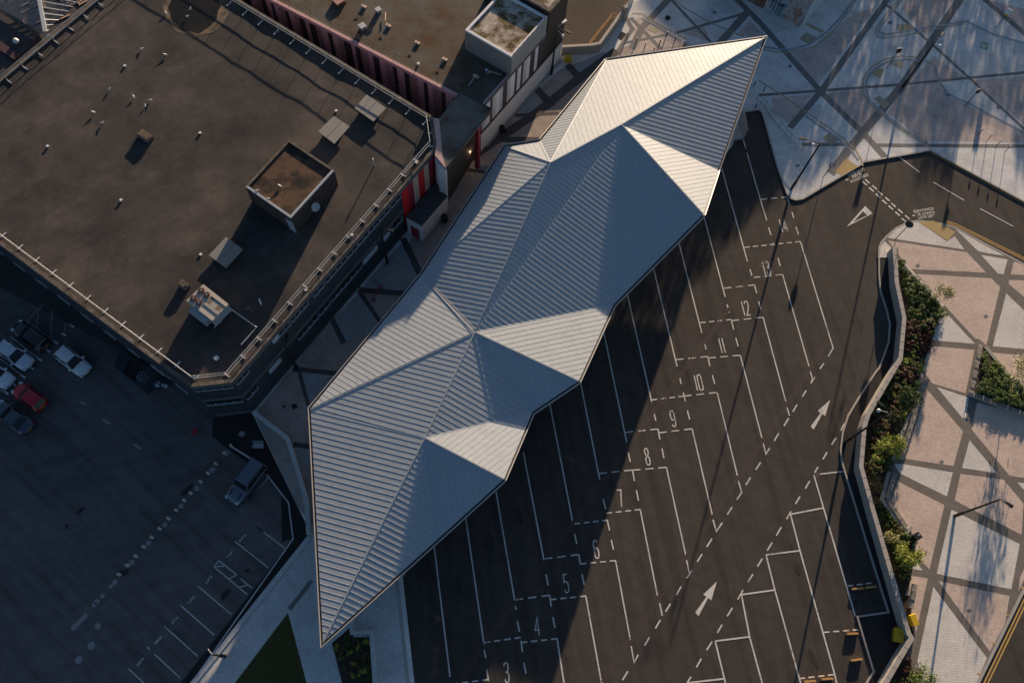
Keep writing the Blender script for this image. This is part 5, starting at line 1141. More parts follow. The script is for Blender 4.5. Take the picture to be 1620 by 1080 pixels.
for k in range(10): mb.beam(f0.lerp(f1, k / 9) + Vector((0, 0, .04)), r0.lerp(r1, k / 9) + Vector((0, 0, .04)), .08, .08)
mb.build('glazing_bars', m_galv, gl)
mb = MB(); mb.beam(r0 + Vector((0, 0, .08)), r1 + Vector((0, 0, .08)), .4, .15); mb.build('ridge', m_frame, gb)
mb = MB(); mb.beam(e0, e1, .35, .25); mb.build('eaves_beam', m_parapet, gb)
mb = MB(); rr = random.Random(5)
for k in range(14):
    p = G(rr.uniform(20, 130), rr.uniform(0, 45), 5.66); a = rr.choice((.6, .65, 2.2, 2.1)); mb.beam(p, p + Vector((math.cos(a), math.sin(a), 0)) * rr.uniform(.6, 2.0), .14, .1)
mb.build('floor_beams', m_sand, gb)
p = G(*Z0([(110, 270)])[0], 7.3); t = thing('roof_dome', 'white ball dome on the dark slate roof in the top left corner', 'dome', p); mb = MB(); mb.ball(p + Vector((0, 0, .5)), .34); mb.build('ball', m_wht, t); mb = MB(); mb.tube([p, p + Vector((0, 0, .3))], .08, 8); mb.build('stem', m_grey, t)

# ------------------------------------------------------------------ mural block and wing wall, then unseen trees and a block added for shade
def block(name, label, px, z, h, m, depth=None):
    """px: two or more ground points; prism up to h"""
    P = GP(px, 0); t = thing(name, label, 'building', (P[0].x, P[0].y, 0)); mb = MB(); mb.prism([(p.x, p.y) for p in P], 0, h); mb.build('wall', m, t)
    ii = inset(P, .3); mb = MB(); mb.prism([(p.x, p.y) for p in ii], h, h + .25); mb.build('roof', m_felt, t); return t, P
def muralmat():
    m, t, b = base('mural_paint', .8, 0, .3); p = pos(t)
    a = noise(t, p, .55, 4); r = ramp(t, [(.35, (.42, .30, .26)), (.47, (.34, .20, .13)), (.55, (.50, .46, .46)), (.66, (.30, .34, .40))]); t.links.new(a, r.inputs[0])
    f = noise(t, p, 2.5, 5, .7); r2 = ramp(t, [(.35, (.55,) * 3), (.6, (1.1,) * 3)]); t.links.new(f, r2.inputs[0]); t.links.new(mixc(t, .9, r.outputs[0], r2.outputs[0], 'MULTIPLY'), b.inputs['Base Color']); return m
m_mural = muralmat()
P = GP([(1265.5, 43.5), (1213, 21)], 0); mz = 5.0
mdx = (P[1] - P[0]).normalized(); 
Q0 = P[0]; Q1 = P[0] + mdx * 5.2; e_ = G(1312, -8, 0); md2 = (e_ - Q0).normalized()
MU = [Q0, Q1, Q1 + md2 * 16, Q0 + md2 * 16]
mu = thing('mural_kiosk', 'low building with a painted mural on its plaza wall and a white striped side', 'building', (Q0.x, Q0.y, 0))
mb = MB(); mb.prism([(p.x, p.y) for p in MU], 0, mz); mb.build('wall', m_ltgrey, mu); mb = MB(); mb.prism([(p.x, p.y) for p in inset(MU, .2)], mz, mz + .1); mb.build('roof', m_felt, mu)
mn = Vector((mdx.y, -mdx.x, 0)); mn = mn if mn.y < 0 else -mn
mb = MB(); a, b = Q0 + mn * .03, Q1 + mn * .03; u = Vector((0, 0, 1)); mb.add([a + u * .05, b + u * .05, b + u * 4.95, a + u * 4.95], [(0, 1, 2, 3)]); mural = mb.build('mural', m_mural, mu)
mb = MB(); a2, b2 = Q0.lerp(Q1, .52) + mn * .036, Q0.lerp(Q1, .98) + mn * .036; mb.add([a2 + u * .1, b2 + u * .1, b2 + u * 3.9, a2 + u * 4.7], [(0, 1, 2, 3)]); mb.build('sky_patch', plain('mural_blue', (.30, .42, .50), .8, var=.3, scale=1.5), mural)
mb = MB()
for k, (s, z0, z1) in enumerate(((.60, .3, 2.2), (.66, .4, 2.0), (.72, .5, 3.1), (.80, .8, 3.4), (.88, 1.0, 2.2))):
    q = Q0.lerp(Q1, s) + mn * .05; mb.beam(q + u * z0, q + u * z1, .13, .02)
    for j in range(7): a = j * math.pi / 6; mb.beam(q + u * z1, q + u * (z1 + .45 * math.sin(a)) + mdx * (.55 * math.cos(a)), .06, .02)
mb.build('painted_trees', m_black, mural)
sn2 = Vector((md2.y, -md2.x, 0)); sn2 = sn2 if sn2.x > 0 else -sn2; mb = MB()
for k in range(6): a, b = Q0 + md2 * (k * 1.6 + .1) + sn2 * .03, Q0 + md2 * (k * 1.6 + (1.3 if k % 2 else 1.55)) + sn2 * .03; mb.add([a + u * .3, b + u * .3, b + u * 4.9, a + u * 4.9], [(0, 1, 2, 3)])
mb.build('side_panels', m_wht, mu)
L0 = Q1 + mdx * .25 - mn * .3; mb = MB()
wng = thing('wing_wall', 'weathered brown painted wall standing left of the mural', 'wall', (L0.x, L0.y, 0)); e2 = L0 + (G(1118, -14, 0) - G(1207, 34, 0)); mb.prism([(p.x, p.y) for p in (L0, e2, e2 - mn * .5, L0 - mn * .5)], 0, 3.6); mb.build('wall', patchy('brown_mural', [(.35, (.10, .075, .065)), (.5, (.19, .13, .105)), (.65, (.24, .20, .19))], .7), wng)
mb = MB(); mb.prism([(p.x, p.y) for p in (L0 + mn * .05, e2 + mn * .05, e2 - mn * .55, L0 - mn * .55)], 3.6, 3.7); mb.build('coping', m_conc, wng)
sh_ = Vector((SV.x, SV.y, 0)).normalized()
def shade_block(name, label, ground_pts, h, m, depth=10):
    """unseen added block, shaped so its roof edge shadows the given ground points"""
    k = (h - PV) / math.tan(SUN_EL); F = [G(*q, PV) + sh_ * k for q in ground_pts]
    B_ = [p + sh_ * depth for p in reversed(F)]; t = thing(name, label, 'building', (F[0].x, F[0].y, 0)); mb = MB(); mb.prism([(p.x, p.y) for p in F + B_], 0, h); mb.build('wall', m, t)
    mb = MB(); mb.prism([(p.x, p.y) for p in F + B_], h, h + .02); mb.build('roof', m_felt, t); return t
def shade_treeline(ground_pts, h, seed, cover=2.1):
    """unseen trees added to shade the plaza, tops set on the shadow line"""
    k = (h - PV) / math.tan(SUN_EL); F = [G(*q, PV) + sh_ * k for q in ground_pts]; rr = random.Random(seed)
    for i in range(len(F) - 1):
        a, b = F[i], F[i + 1]; nseg = max(1, int((b - a).length / 6.5 + .5))
        for s in range(nseg):
            p, q = a.lerp(b, s / nseg), a.lerp(b, (s + 1) / nseg); c = (p + q) / 2 + sh_ * 2; c.z = 0
            t = thing('unseen_shade_tree', 'unseen thin-leaved tree added beyond the plaza to shade it', 'tree', c, 'unseen trees added to shade the plaza')
            mb = MB(); mb.tube([c, c + Vector((0, 0, h * .55)), c + Vector((.3, .2, h * .92))], [.28, .18, .04], 8)
            for e in range(9): z = h * rr.uniform(.15, .85); o = c + Vector((0, 0, z)); mb.tube([o, o + (q - p) * rr.uniform(-.5, .5) + sh_ * rr.uniform(-2, 2) + Vector((0, 0, 1.0))], [.07, .015], 5)
            mb.build('trunk', m_trunk, t); mb = MB()
            w = abs((q - p).dot(Vector((-sh_.y, sh_.x, 0)))); n = int(cover * max(w, 1.0) * h / .032) + 60
            for e in range(n):
                o = p.lerp(q, rr.random()) + sh_ * rr.uniform(0, 4.5); o.z = rr.uniform(.4, h - .15) ; nn = Vector((rr.gauss(0, 1), rr.gauss(0, 1), rr.gauss(0, 1))).normalized(); u = nn.cross(Vector((rr.gauss(0, 1), rr.gauss(0, 1), rr.gauss(0, 1)))).normalized(); v = nn.cross(u); z = rr.uniform(.13, .24)
                mb.add([o - u * z, o + v * z * .8, o + u * z, o - v * z * .8], [(0, 1, 2, 3)])
            mb.build('crown', m_leaf[0], t)
shade_treeline([(955, 540), (1059, 540), (1075, 475), (1112, 452), (1173, 370), (1195, 346), (1262, 318), (1300, 296), (1372, 226)], 11, 31, 3.0)  # added out of view; leaf cover set so some sun filters onto the plaza
shade_treeline([(1372, 226), (1440, 238), (1446, 296), (1500, 308), (1512, 238), (1534, 236)], 12, 32, 2.5)
shade_treeline([(1538, 214), (1597, 218), (1605, 300), (1617, 305), (1622, 205), (1900, 150)], 11.5, 33, 2.5)
shade_block('unseen_shade_block', 'unseen block added to shade the paving above the plaza bollards', [(1008, 2), (1050, 52), (1085, 74), (1118, 90)], 12, m_brick, 6)  # added out of view to throw the shadow edge near the bollards
# ------------------------------------------------------------------ walls, planters, benches
edge = [(1418, 391), (1420, 415), (1422, 447), (1434, 503), (1428, 568), (1377, 656), (1371, 675), (1366, 738), (1386, 810), (1441, 1000), (1447, 1009), (1400, 1090)]
WH = 1.5
ed = GP(edge, WH); r = MB(); r.ribbon(ed, .9); left = [Vector(r.v[i]) for i in range(1, len(r.v), 2)]; mid = [a.lerp(b, .5) for a, b in zip(ed, left)]
rw = thing('retaining_wall', 'long bending pale concrete retaining wall between the bus road and planted border', 'wall', (mid[0].x, mid[0].y, 0))
mb = MB(); mb.wallline(mid, .40, 0, WH - .1); mb.build('wall', m_concl, rw)
mb = MB(); mb.wallline(mid, .46, WH - .1, WH); mb.build('coping', m_concl, rw)
mb = MB()
for i in range(len(mid) - 1):
    a, b = mid[i], mid[i + 1]; L = (b - a).length; d = (b - a).normalized(); n = Vector((-d.y, d.x, 0)); k = int(L / 1.2)
    for j in range(1, k + 1): q = a + d * (L * j / (k + 1)); mb.beam(q - n * .235 + Vector((0, 0, .003)), q + n * .235 + Vector((0, 0, .003)), .018, .01)
mb.build('coping_joints', m_band, rw)
# parapet along the car park path
def lowwall(name, label, px, z, w, m, mc=None, closed=False):
    c = GP(px, 0); t = thing(name, label, 'wall', (c[0].x, c[0].y, 0)); mb = MB(); mb.wallline(c, w, 0, z - .08); mb.build('wall', m, t); mb = MB(); mb.wallline(c, w + .06, z - .08, z); mb.build('coping', mc or m, t); return t
lowwall('parapet_wall', 'low concrete parapet from the dark block along the car park to the canopy', [(403, 654), (457, 696), (487, 792), (490, 846)], .75, .38, m_path, m_path)
lowwall('parapet_wall', 'pale coping wall between the paved path and the numbered car park bays', [(490, 850), (402, 960), (300, 1088)], .24, .42, m_path, m_path)
lowwall('planter_wall', 'stepped grey planter wall beside the shrub bed at the canopy tip', ZL([(990, 700), (996, 775), (1112, 772), (1135, 1110)]), .65, .3, m_path, m_path)
yw = lowwall('yard_wall', 'stone yard wall bending past the yellow grit bin', Z(860, 0, 6.75, [(185, 595), (490, 578), (580, 560), (800, 250), (845, 205)]), 1.7, .3, m_conc, m_concl)
p = G(*Z(860, 0, 6.75, [(848, 210)])[0], 0); mb = MB(); mb.box(p, .55, .55, 2.3, .6, 0); mb.build('pier', m_conc, yw)
for o in (0, 1.3): guardrail([G(*q, PV) for q in Z(860, 0, 6.75, [(485 - o * 10, 505), (725 - o * 6, 205)])] + ([G(*Z(860, 0, 6.75, [(770, 220)])[0], PV)] if not o else []), 'orange steel handrail of the yard ramp', False, PV, rails=(.55, 1.05), m=m_orange, spacing=1.6) if o == 0 else None
mb = MB(); ee = [G(*q, PV) for q in Z(860, 0, 6.75, [(905, 60), (950, 10)])]; kb = thing('kiosk_box', 'slim white cabinet at the end of the yard wall', 'cabinet', ee[0]); mb.beam(ee[0] + Vector((0, 0, .5)), ee[1] + Vector((0, 0, .5)), .35, 1.0); mb.build('cabinet', m_wht, kb); mb = MB(); mb.beam(ee[0] + Vector((0, 0, 1.03)), ee[1] + Vector((0, 0, 1.03)), .42, .05); mb.build('lid', m_grey, kb)
# triangular seat-walled planter
TRI = GP(R2([(845, 22), (768, 402), (1240, 585), (1240, 470), (872, 38)]), .5)
tp = thing('triangle_planter', 'raised triangular planter with timber seat walls at the right edge of the square', 'planter', (TRI[0].x, TRI[0].y, PV))
mb = MB(); mb.wallline([TRI[0], TRI[1], TRI[2]], .46, PV, .46); mb.wallline([TRI[4] + Vector((.15, 0, 0)), TRI[3]], .42, PV, .45); mb.build('wall', m_conc, tp)
for a, b in ((TRI[0], TRI[1]), (TRI[1], TRI[2])):
    L = (b - a).length; k = max(3, int(L / 1.15)); d = (b - a).normalized()
    for j in range(k):
        mb = MB(); q0, q1 = a + d * (L * j / k + .3 * (j == 0)), a + d * (L * (j + 1) / k - .05)
        for s in (-.17, 0, .17): n = Vector((-d.y, d.x, 0)) * s; mb.beam(q0 + n + Vector((0, 0, -.01)), q1 + n + Vector((0, 0, -.01)), .14, .05)
        se = mb.build('seat', m_wood, tp)
        mb = MB(); n = Vector((-d.y, d.x, 0)); mb.beam(q1 - n * .24 + Vector((0, 0, .14)), q1 + n * .24 + Vector((0, 0, .14)), .05, .05); mb.beam(q1 - n * .24, q1 - n * .24 + Vector((0, 0, .14)), .05, .05); mb.beam(q1 + n * .24, q1 + n * .24 + Vector((0, 0, .14)), .05, .05); mb.build('armrest', m_galv, se)
mb = MB(); mb.poly([(p.x, p.y, .4) for p in TRI]); mb.build('soil', m_soil, tp)
def bench(label, pts, segs, w=.5):
    P = GP(pts, .48); t = thing('bench', label, 'bench', (P[0].x, P[0].y, PV), 'timber slat benches along the border')
    L = sum((P[i + 1] - P[i]).length for i in range(len(P) - 1))
    for i in range(len(P) - 1):
        a, b = P[i], P[i + 1]; d = (b - a).normalized(); n = Vector((-d.y, d.x, 0)); l = (b - a).length; k = max(1, round(segs * l / L))
        mb = MB(); mb.beam(a + Vector((0, 0, -.22)), b + Vector((0, 0, -.22)), w * .8, .30); mb.build('plinth', m_conc, t)
        for j in range(k):
            q0, q1 = a + d * (l * j / k + .02), a + d * (l * (j + 1) / k - .04); mb = MB()
            for s in (-.36, -.12, .12, .36): mb.beam(q0 + n * (s * w) - Vector((0, 0, .03)), q1 + n * (s * w) - Vector((0, 0, .03)), w * .21, .05)
            se = mb.build('seat', m_wood, t)
            if j < k: mb = MB(); mb.beam(q1 - n * w * .5 + Vector((0, 0, .16)), q1 + n * w * .5 + Vector((0, 0, .16)), .05, .05); mb.beam(q1 - n * w * .45, q1 - n * w * .45 + Vector((0, 0, .16)), .05, .05); mb.beam(q1 + n * w * .45, q1 + n * w * .45 + Vector((0, 0, .16)), .05, .05); mb.build('armrest', m_galv, se)
bench('longest straight timber bench in nine armrested segments along the border', R2([(413, 298), (225, 910)]), 9)
bench('cranked timber bench bending round a corner of the border', R4([(178, 138), (118, 335), (270, 560)]), 6, .48)
bench('short timber bench low on the square near the yellow box', R5([(368, 232), (330, 440)]), 3, .5)
lowwall('border_edging', 'stone edging behind the longest timber bench', R2([(375, 260), (300, 520), (232, 690), (150, 925)]), .35, .3, m_conc)
lowwall('border_edging', 'stone edging behind the cranked timber bench', R4([(120, 130), (62, 345), (250, 605), (295, 560)]), .4, .3, m_conc)
lowwall('border_edging', 'pale stone edging along the upper border beside the small birch', R1([(205, 348), (275, 425), (535, 720)]), .2, .12, m_concl)

# ------------------------------------------------------------------ lamps, signs, bollards
def lamp(label, base, top, arms, globe=None, hs=1.0, gname='street lamps with black poles'):
    b = G(*base, PV); o = Vector((0, 0, 0))
    best = None
    for k in range(300, 1100, 5):
        z = k / 100; q = RW.transposed() @ (Vector((b.x, b.y, z)) - Vector((0, 0, CAM_H))); e = (810 + FOC * q.x / q.z - top[0]) ** 2 + (540 + FOC * q.y / q.z - top[1]) ** 2
        if best is None or e < best[0]: best = (e, z)
    H = best[1]; t = thing('street_lamp', label, 'street lamp', b, gname)
    mb = MB(); mb.tube([b, b + Vector((0, 0, 1.6))], .17, 10); mb.tube([b + Vector((0, 0, 1.6)), Vector((b.x, b.y, H))], [.12, .085], 10); mb.build('pole', m_black, t)
    for hp, hk in arms:
        h = G(*hp, H + .15); p = Vector((b.x, b.y, H)); d = (h - p); d.z = 0; L = d.length; d.normalize(); n = Vector((-d.y, d.x, 0))
        mb = MB(); mb.tube([p, p + d * L * .5 + Vector((0, 0, .18)), h], .035, 6); a = mb.build('arm', m_black if hk != 'w' else m_galv, t)
        mb = MB(); e = h + d * .75 * hs; w = .2 * hs
        mb.add([h - n * .09 * hs, h + n * .09 * hs, e + n * w, e - n * w, h - n * .06 * hs + Vector((0, 0, .16 * hs)), h + n * .06 * hs + Vector((0, 0, .16 * hs)), e + n * w * .8 + Vector((0, 0, .14)), e - n * w * .8 + Vector((0, 0, .14))], [(3, 2, 1, 0), (4, 5, 6, 7), (0, 1, 5, 4), (1, 2, 6, 5), (2, 3, 7, 6), (3, 0, 4, 7)]); mb.build('lamp_head', m_black if hk != 'w' else m_galv, a)
    if globe: g = G(*globe, H - .55); mb = MB(); mb.ball(g, .19); mb.tube([g + Vector((0, 0, .1)), Vector((b.x, b.y, H - .15))], .025, 6); mb.build('camera_globe', m_wht, t)
    return t
lamp('black street lamp in front of the dark brick block with white dome cameras', (872, 118), (885, 46), [((893, 49), 'b'), ((889, 38), 'w')], (890, 57))
lamp('black street lamp in the lane beside the small white annex', (613, 417), (605, 361), [((612, 363), 'b')])
lamp('black street lamp on the pavement corner above the numbered bus bays', (1252, 299), (1288, 222), [((1275, 221), 'b')], (1286, 229))
lamp('black street lamp in the middle of the shaded plaza', (1428, 138), (1481, 68), [((1487, 58), 'b')], (1487, 73))
lamp('black street lamp leaning over the sunlit square on the right', (1510, 816), (1581, 789), [((1590, 794), 'b')])
lamp('black street lamp on the footway by the retaining wall', (1337, 699), (1407, 651), [((1398, 643), 'b')], (1390, 649))
lamp('black street lamp low in the lane against the dark cladding', (470, 583), (456, 545), [((452, 540), 'b')])
lamp('short sunlit lamp on the paved path by the car park', (356, 1037.5), (337, 1032), [((332, 1030), 'w')], None, .35)
def sign(name, label, base, top, kind, face=None):
    b = G(*base, PV); best = None
    for k in range(100, 900, 4):
        z = k / 100; q = RW.transposed() @ (Vector((b.x, b.y, z)) - Vector((0, 0, CAM_H))); e = (810 + FOC * q.x / q.z - top[0]) ** 2 + (540 + FOC * q.y / q.z - top[1]) ** 2
        if best is None or e < best[0]: best = (e, z)
    H = best[1]; t = thing(name, label, 'sign', b); mb = MB(); mb.tube([b, Vector((b.x, b.y, H))], .045, 8); mb.build('pole', m_black, t)
    c = Vector((b.x, b.y, H - .1)); f = Vector((math.cos(face), math.sin(face), .25)).normalized(); s1 = f.cross(Vector((0, 0, 1))).normalized(); s2 = s1.cross(f)
    def disc(r, o, m, nm, n=20):
        mb = MB(); c2 = c + f * (.06 + o)
        for dz in (0, .02):
            for k in range(n): mb.v.append(tuple(c2 + f * dz + (s1 * math.cos(k * 2 * math.pi / n) + s2 * math.sin(k * 2 * math.pi / n)) * r))
        mb.f.append(tuple(n + k for k in range(n))); mb.m.append(0); mb.f.append(tuple(reversed(range(n)))); mb.m.append(0)
        for k in range(n): j = (k + 1) % n; mb.f.append((k, j, n + j, n + k)); mb.m.append(0)
        return mb.build(nm, m, t)
    if kind == 'ring': disc(.34, 0, m_signr, 'rim'); disc(.22, .021, m_wht, 'plate')
    elif kind == 'disc': disc(.46, 0, m_navy, 'plate')
    elif kind == 'flag':
        mb = MB(); q = c + s1 * .05; mb.beam(q, q + s1 * .0 + Vector((0, 0, .02)), .01, .01)
        mb = MB(); mb.add([c + s1 * a + Vector((0, 0, z)) + f * o for o in (0, .05) for a in (-.35, .35) for z in (-.15, .75)], [(0, 1, 3, 2), (4, 6, 7, 5), (0, 4, 5, 1), (2, 3, 7, 6), (1, 5, 7, 3), (0, 2, 6, 4)]); mb.build('plate', m_wht, t)
        mb = MB(); mb.add([c + s1 * a + Vector((0, 0, z)) + f * o for o in (-.005, .055) for a in (-.28, .28) for z in (-.4, -.16)], [(0, 1, 3, 2), (4, 6, 7, 5), (0, 4, 5, 1), (2, 3, 7, 6), (1, 5, 7, 3), (0, 2, 6, 4)]); mb.build('yellow_panel', m_bin, t)
    else:
        mb = MB(); mb.add([c + s1 * a + s2 * z + f * o for o in (.05, .09) for a in (-.33, .33) for z in (-.33, .33)], [(0, 1, 3, 2), (4, 6, 7, 5), (0, 4, 5, 1), (2, 3, 7, 6), (1, 5, 7, 3), (0, 2, 6, 4)]); mb.build('plate', m_black, t)
        mb = MB(); d_ = c + s1 * .2; mb.ball(c - Vector((0, 0, .35)), .12); mb.build('light', m_wht, t)
    return t
sign('no_entry_sign', 'round red-rimmed sign on a black pole at the pavement corner', (1302, 281), (1316, 259), 'ring', -1.7)
sign('round_sign', 'dark-backed round sign at the tip of the rounded kerb by the crossing text', (1417, 378), (1437, 351), 'disc', -2.3)
sign('square_sign', 'small dark square sign with a light in the plaza island', (1403, 108), (1420, 77), 'square', -1.4)
sign('square_sign', 'slim dark sign post on the right of the shaded plaza', (1527, 168), (1547, 143), 'square', -1.2)
sign('bus_stop_flag', 'white and yellow bus stop flag on a pole at the top right', (1574, 46), (1593, 20), 'flag', -2.2)
mb0 = thing('bollard', 'steel bollard with a bright cap', 'bollard', (0, 0, 0), 'steel bollards by the canopy')
mb = MB(); mb.tube([(0, 0, 0), (0, 0, .95)], .065, 10); mb.build('post', m_black, mb0); mb = MB(); mb.tube([(0, 0, .95), (0, 0, 1.0)], .07, 10); mb.build('cap', m_wht, mb0)
def base_of(px, z):                              # ground point below something seen at px that is z above the paving
    p = G(*px, PV + z); return Vector((p.x, p.y, PV))
bl = Z(860, 0, 6.75, [(902, 345), (1000, 402), (1093, 455), (1188, 505), (1253, 420), (1325, 338), (1417, 388), (1513, 440)]) + Z(1150, 140, 5.684, [(275, 130)]) + ZU([(757, 492), (815, 525), (765, 628)])[:2]
wh = ['bollard nearest the yard wall in the sunlit row', 'second bollard from the yard wall in the sunlit row', 'third bollard from the yard wall, close to the roof edge', 'short-looking bollard half behind the roof edge', 'bollard in the right row nearest the roof edge', 'bollard furthest from the roof edge beside the yellow line', 'bollard beside the yellow line nearer the shade', 'bollard at the edge of the plaza shade by the roof', 'lone bollard on the pavement above the bus road end', 'bollard close under the canopy tip on the right', 'bollard just right of the canopy tip']
for i, (q, l) in enumerate(zip(bl, wh)):
    loc = base_of(q, 1.0)
    if i == 0: mb0.location = loc; mb0['label'] = 'steel ' + l
    else: dup(mb0, loc, 0, 'steel ' + l)
g0_ = thing('light_bollard', 'slim post with a glowing-white globe, leftmost of the row of four', 'bollard', (0, 0, 0), 'globe posts on the sunlit paving')
mb = MB(); mb.tube([(0, 0, 0), (0, 0, 1.15)], .04, 8); mb.build('post', m_black, g0_); mb = MB(); mb.ball((0, 0, 1.22), .12); mb.build('globe', m_wht, g0_)
for i, q in enumerate(Z(1500, 170, 6.75, [(377, 232), (472, 293), (571, 353), (668, 413)])):
    loc = base_of(q, 1.22); l = 'slim post with white globe, ' + ('leftmost', 'second from left', 'third from left', 'rightmost')[i] + ' of the sunlit row of four'
    if i == 0: g0_.location = loc; g0_['label'] = l
    else: dup(g0_, loc, 0, l)
# short timber bollards between the two halves of the car park
tb = thing('timber_bollard', 'pale stubby bollard', 'bollard', (0, 0, 0), 'stubby bollards across the car park')
mb = MB(); mb.box((0, 0, 0), .24, .2, .55, .0, 0); mb.build('post', m_wht, tb); mb = MB(); mb.box((0, 0, 0), .27, .23, .03, .0, .55); mb.build('cap', m_sand, tb)
first = True
for q in ZP([(1072, 5), (1018, 66), (984, 105), (940, 157), (900, 202), (853, 256), (811, 302), (768, 352), (725, 402), (680, 452), (635, 500)]) + Z(0, 480, 3.857, [(1410, 868), (1370, 912), (1318, 978), (1270, 1035)]):
    loc = G(*q, .3); loc.z = .0
    if first: tb.location = loc; tb.rotation_euler = (0, 0, .9); tb['label'] = 'pale stubby bollard in the diagonal row across the car park'; first = False
    else: dup(tb, loc, .9, 'pale stubby bollard in the diagonal row across the car park')
# wheel blocks at the heads of the parking bays by the dark block
wbk = thing('wheel_block', 'pale wheel block at the head of a parking bay', 'wheel block', (0, 0, 0), 'wheel blocks in front of the parked cars')
mb = MB(); mb.box((0, 0, 0), .55, .2, .12, 0, 0); mb.build('block', m_wornw, wbk); mb = MB(); mb.box((.18, 0, 0), .1, .21, .02, 0, .12); mb.build('reflector', m_wht, wbk)
first = True
for q in Z(0, 500, 5.68, [(575, 165), (650, 90), (505, 238), (433, 310), (360, 390), (285, 465), (130, 615), (62, 690), (212, 545)]):
    loc = G(*q, .02); a = wang((0, 600), (20, 614))
    if first: wbk.location = loc; wbk.rotation_euler = (0, 0, a); first = False
    else: dup(wbk, loc, a)
# orange-lit timber buffers in the layover bays
bf = thing('timber_buffer', 'low orange timber buffer', 'buffer', (0, 0, 0), 'timber buffers in the layover bays')
mb = MB(); mb.box((0, 0, 0), 1.15, .2, .30, 0, 0); mb.build('beam', m_timber, bf); mb = MB(); mb.box((0, 0, 0), 1.0, .12, .03, 0, .30); mb.build('cap', m_timber, bf)
BF = [([(1268, 507), (1325, 502)], 'low orange timber buffer in deep shade, left of the shaded pair'), ([(1347, 499), (1407, 491)], 'low orange timber buffer in deep shade, right of the shaded pair'), ([(1232, 781), (1298, 778)], 'single sunlit timber buffer just below a dashed line'), ([(1258, 943), (1322, 935)], 'single sunlit timber buffer between the kerb corner and the lowest pair'), ([(973, 1073), (1037, 1068)], 'lowest pair of timber buffers, left one'), ([(1077, 1058), (1145, 1053)], 'lowest pair of timber buffers, right one')]
for i, (q, l) in enumerate(BF):
    a, b = GP(ZE(q), .15); loc = (a + b) / 2; loc.z = .012; an = math.atan2(b.y - a.y, b.x - a.x)
    if i == 0: bf.location = loc; bf.rotation_euler = (0, 0, an); bf['label'] = l
    else: dup(bf, loc, an, l)
# plaza-side guard rail and red barriers
guardrail([G(*q, PV) for q in Z(1150, 140, 5.684, [(262, 100), (345, 165), (372, 232), (468, 352), (563, 457), (662, 568)])] , 'grey pedestrian guard rail along the pavement beside the bus road end', False, PV, rails=(.15, 1.0), m=m_grey, spacing=2.0)
def barrier(label, a, b):
    A, B = GP([a, b], PV); t = thing('barrier', label, 'barrier', A, 'dark red barriers stacked in the lane'); d = (B - A); L = d.length; d.normalize(); n = Vector((-d.y, d.x, 0)); mb = MB()
    for z in (.25, 1.0): mb.tube([A + Vector((0, 0, z)), B + Vector((0, 0, z))], .03, 6)
    for k in range(3): q = A + d * (L * k / 2); mb.tube([q + Vector((0, 0, .2)), q + Vector((0, 0, 1.02))], .025, 6)
    mb.build('frame', m_crim, t); mb = MB()
    for q in (A, B): mb.beam(q - n * .3 + Vector((0, 0, .03)), q + n * .3 + Vector((0, 0, .03)), .06, .05); mb.beam(q + Vector((0, 0, .05)), q + Vector((0, 0, .25)), .04, .04)
    mb.build('feet', m_crim, t)
q = Z(550, 430, 15.43, [(640, 260), (820, 390), (830, 400), (650, 690), (310, 520), (610, 690)])
barrier('dark red barrier at the back of the lane, upper of three', q[0], q[1]); barrier('dark red barrier in the middle of the lane group of three', q[2], q[3]); barrier('dark red barrier nearest the dark block, lowest of three', q[4], q[5])

# ------------------------------------------------------------------ bins and small objects
def gritbin(label, px, ang, w, d, m=m_bin):
    p = G(*px, PV); p.z = 0.02; t = thing('grit_bin', label, 'grit bin', p, 'yellow grit bins'); ca, sa = math.cos(ang), math.sin(ang)
    def quad(w_, d_, z): return [Vector((p.x + ca * x * w_ / 2 - sa * y * d_ / 2, p.y + sa * x * w_ / 2 + ca * y * d_ / 2, z)) for x, y in ((-1, -1), (1, -1), (1, 1), (-1, 1))]
    mb = MB(); lo, hi = quad(w * .84, d * .8, .02), quad(w * .95, d * .92, .72); mb.add(lo + hi, [(3, 2, 1, 0), (4, 5, 6, 7), (0, 1, 5, 4), (1, 2, 6, 5), (2, 3, 7, 6), (3, 0, 4, 7)]); mb.build('body', m, t)
    mb = MB(); lo, hi = quad(w * 1.02, d, .72), quad(w * .9, d * .8, .92); mb.add(lo + hi, [(3, 2, 1, 0), (4, 5, 6, 7), (0, 1, 5, 4), (1, 2, 6, 5), (2, 3, 7, 6), (3, 0, 4, 7)]); l_ = mb.build('lid', m, t)
    mb = MB(); q = quad(w * .3, d * 1.04, .76); mb.add(q + [v + Vector((0, 0, .05)) for v in q], [(4, 5, 6, 7), (0, 1, 5, 4), (1, 2, 6, 5), (2, 3, 7, 6), (3, 0, 4, 7)]); mb.build('handle', m, l_)
gritbin('yellow grit bin against the stone yard wall', (898, 97), .1, 1.0, .75); gritbin('yellow grit bin in the corner of the retaining wall', (1418, 1005), 1.35, 1.35, .95); gritbin('yellow grit bin half hidden behind the retaining wall', (1441, 981), 1.85, 1.1, .7)
p = G(*R4([(315, 640)])[0], PV); t = thing('litter_bin', 'black square litter bin beside the border on the sunlit square', 'litter bin', p); mb = MB(); mb.box(p, .6, .6, 1.0, .55, PV); mb.build('body', m_black, t); mb = MB(); mb.box(p, .68, .68, .08, .55, PV + 1.0); l_ = mb.build('lid', m_black, t); mb = MB(); mb.box(p + Vector((.1, .12, 0)), .14, .14, .01, .55, PV + 1.08); mb.build('plate', m_galv, l_)
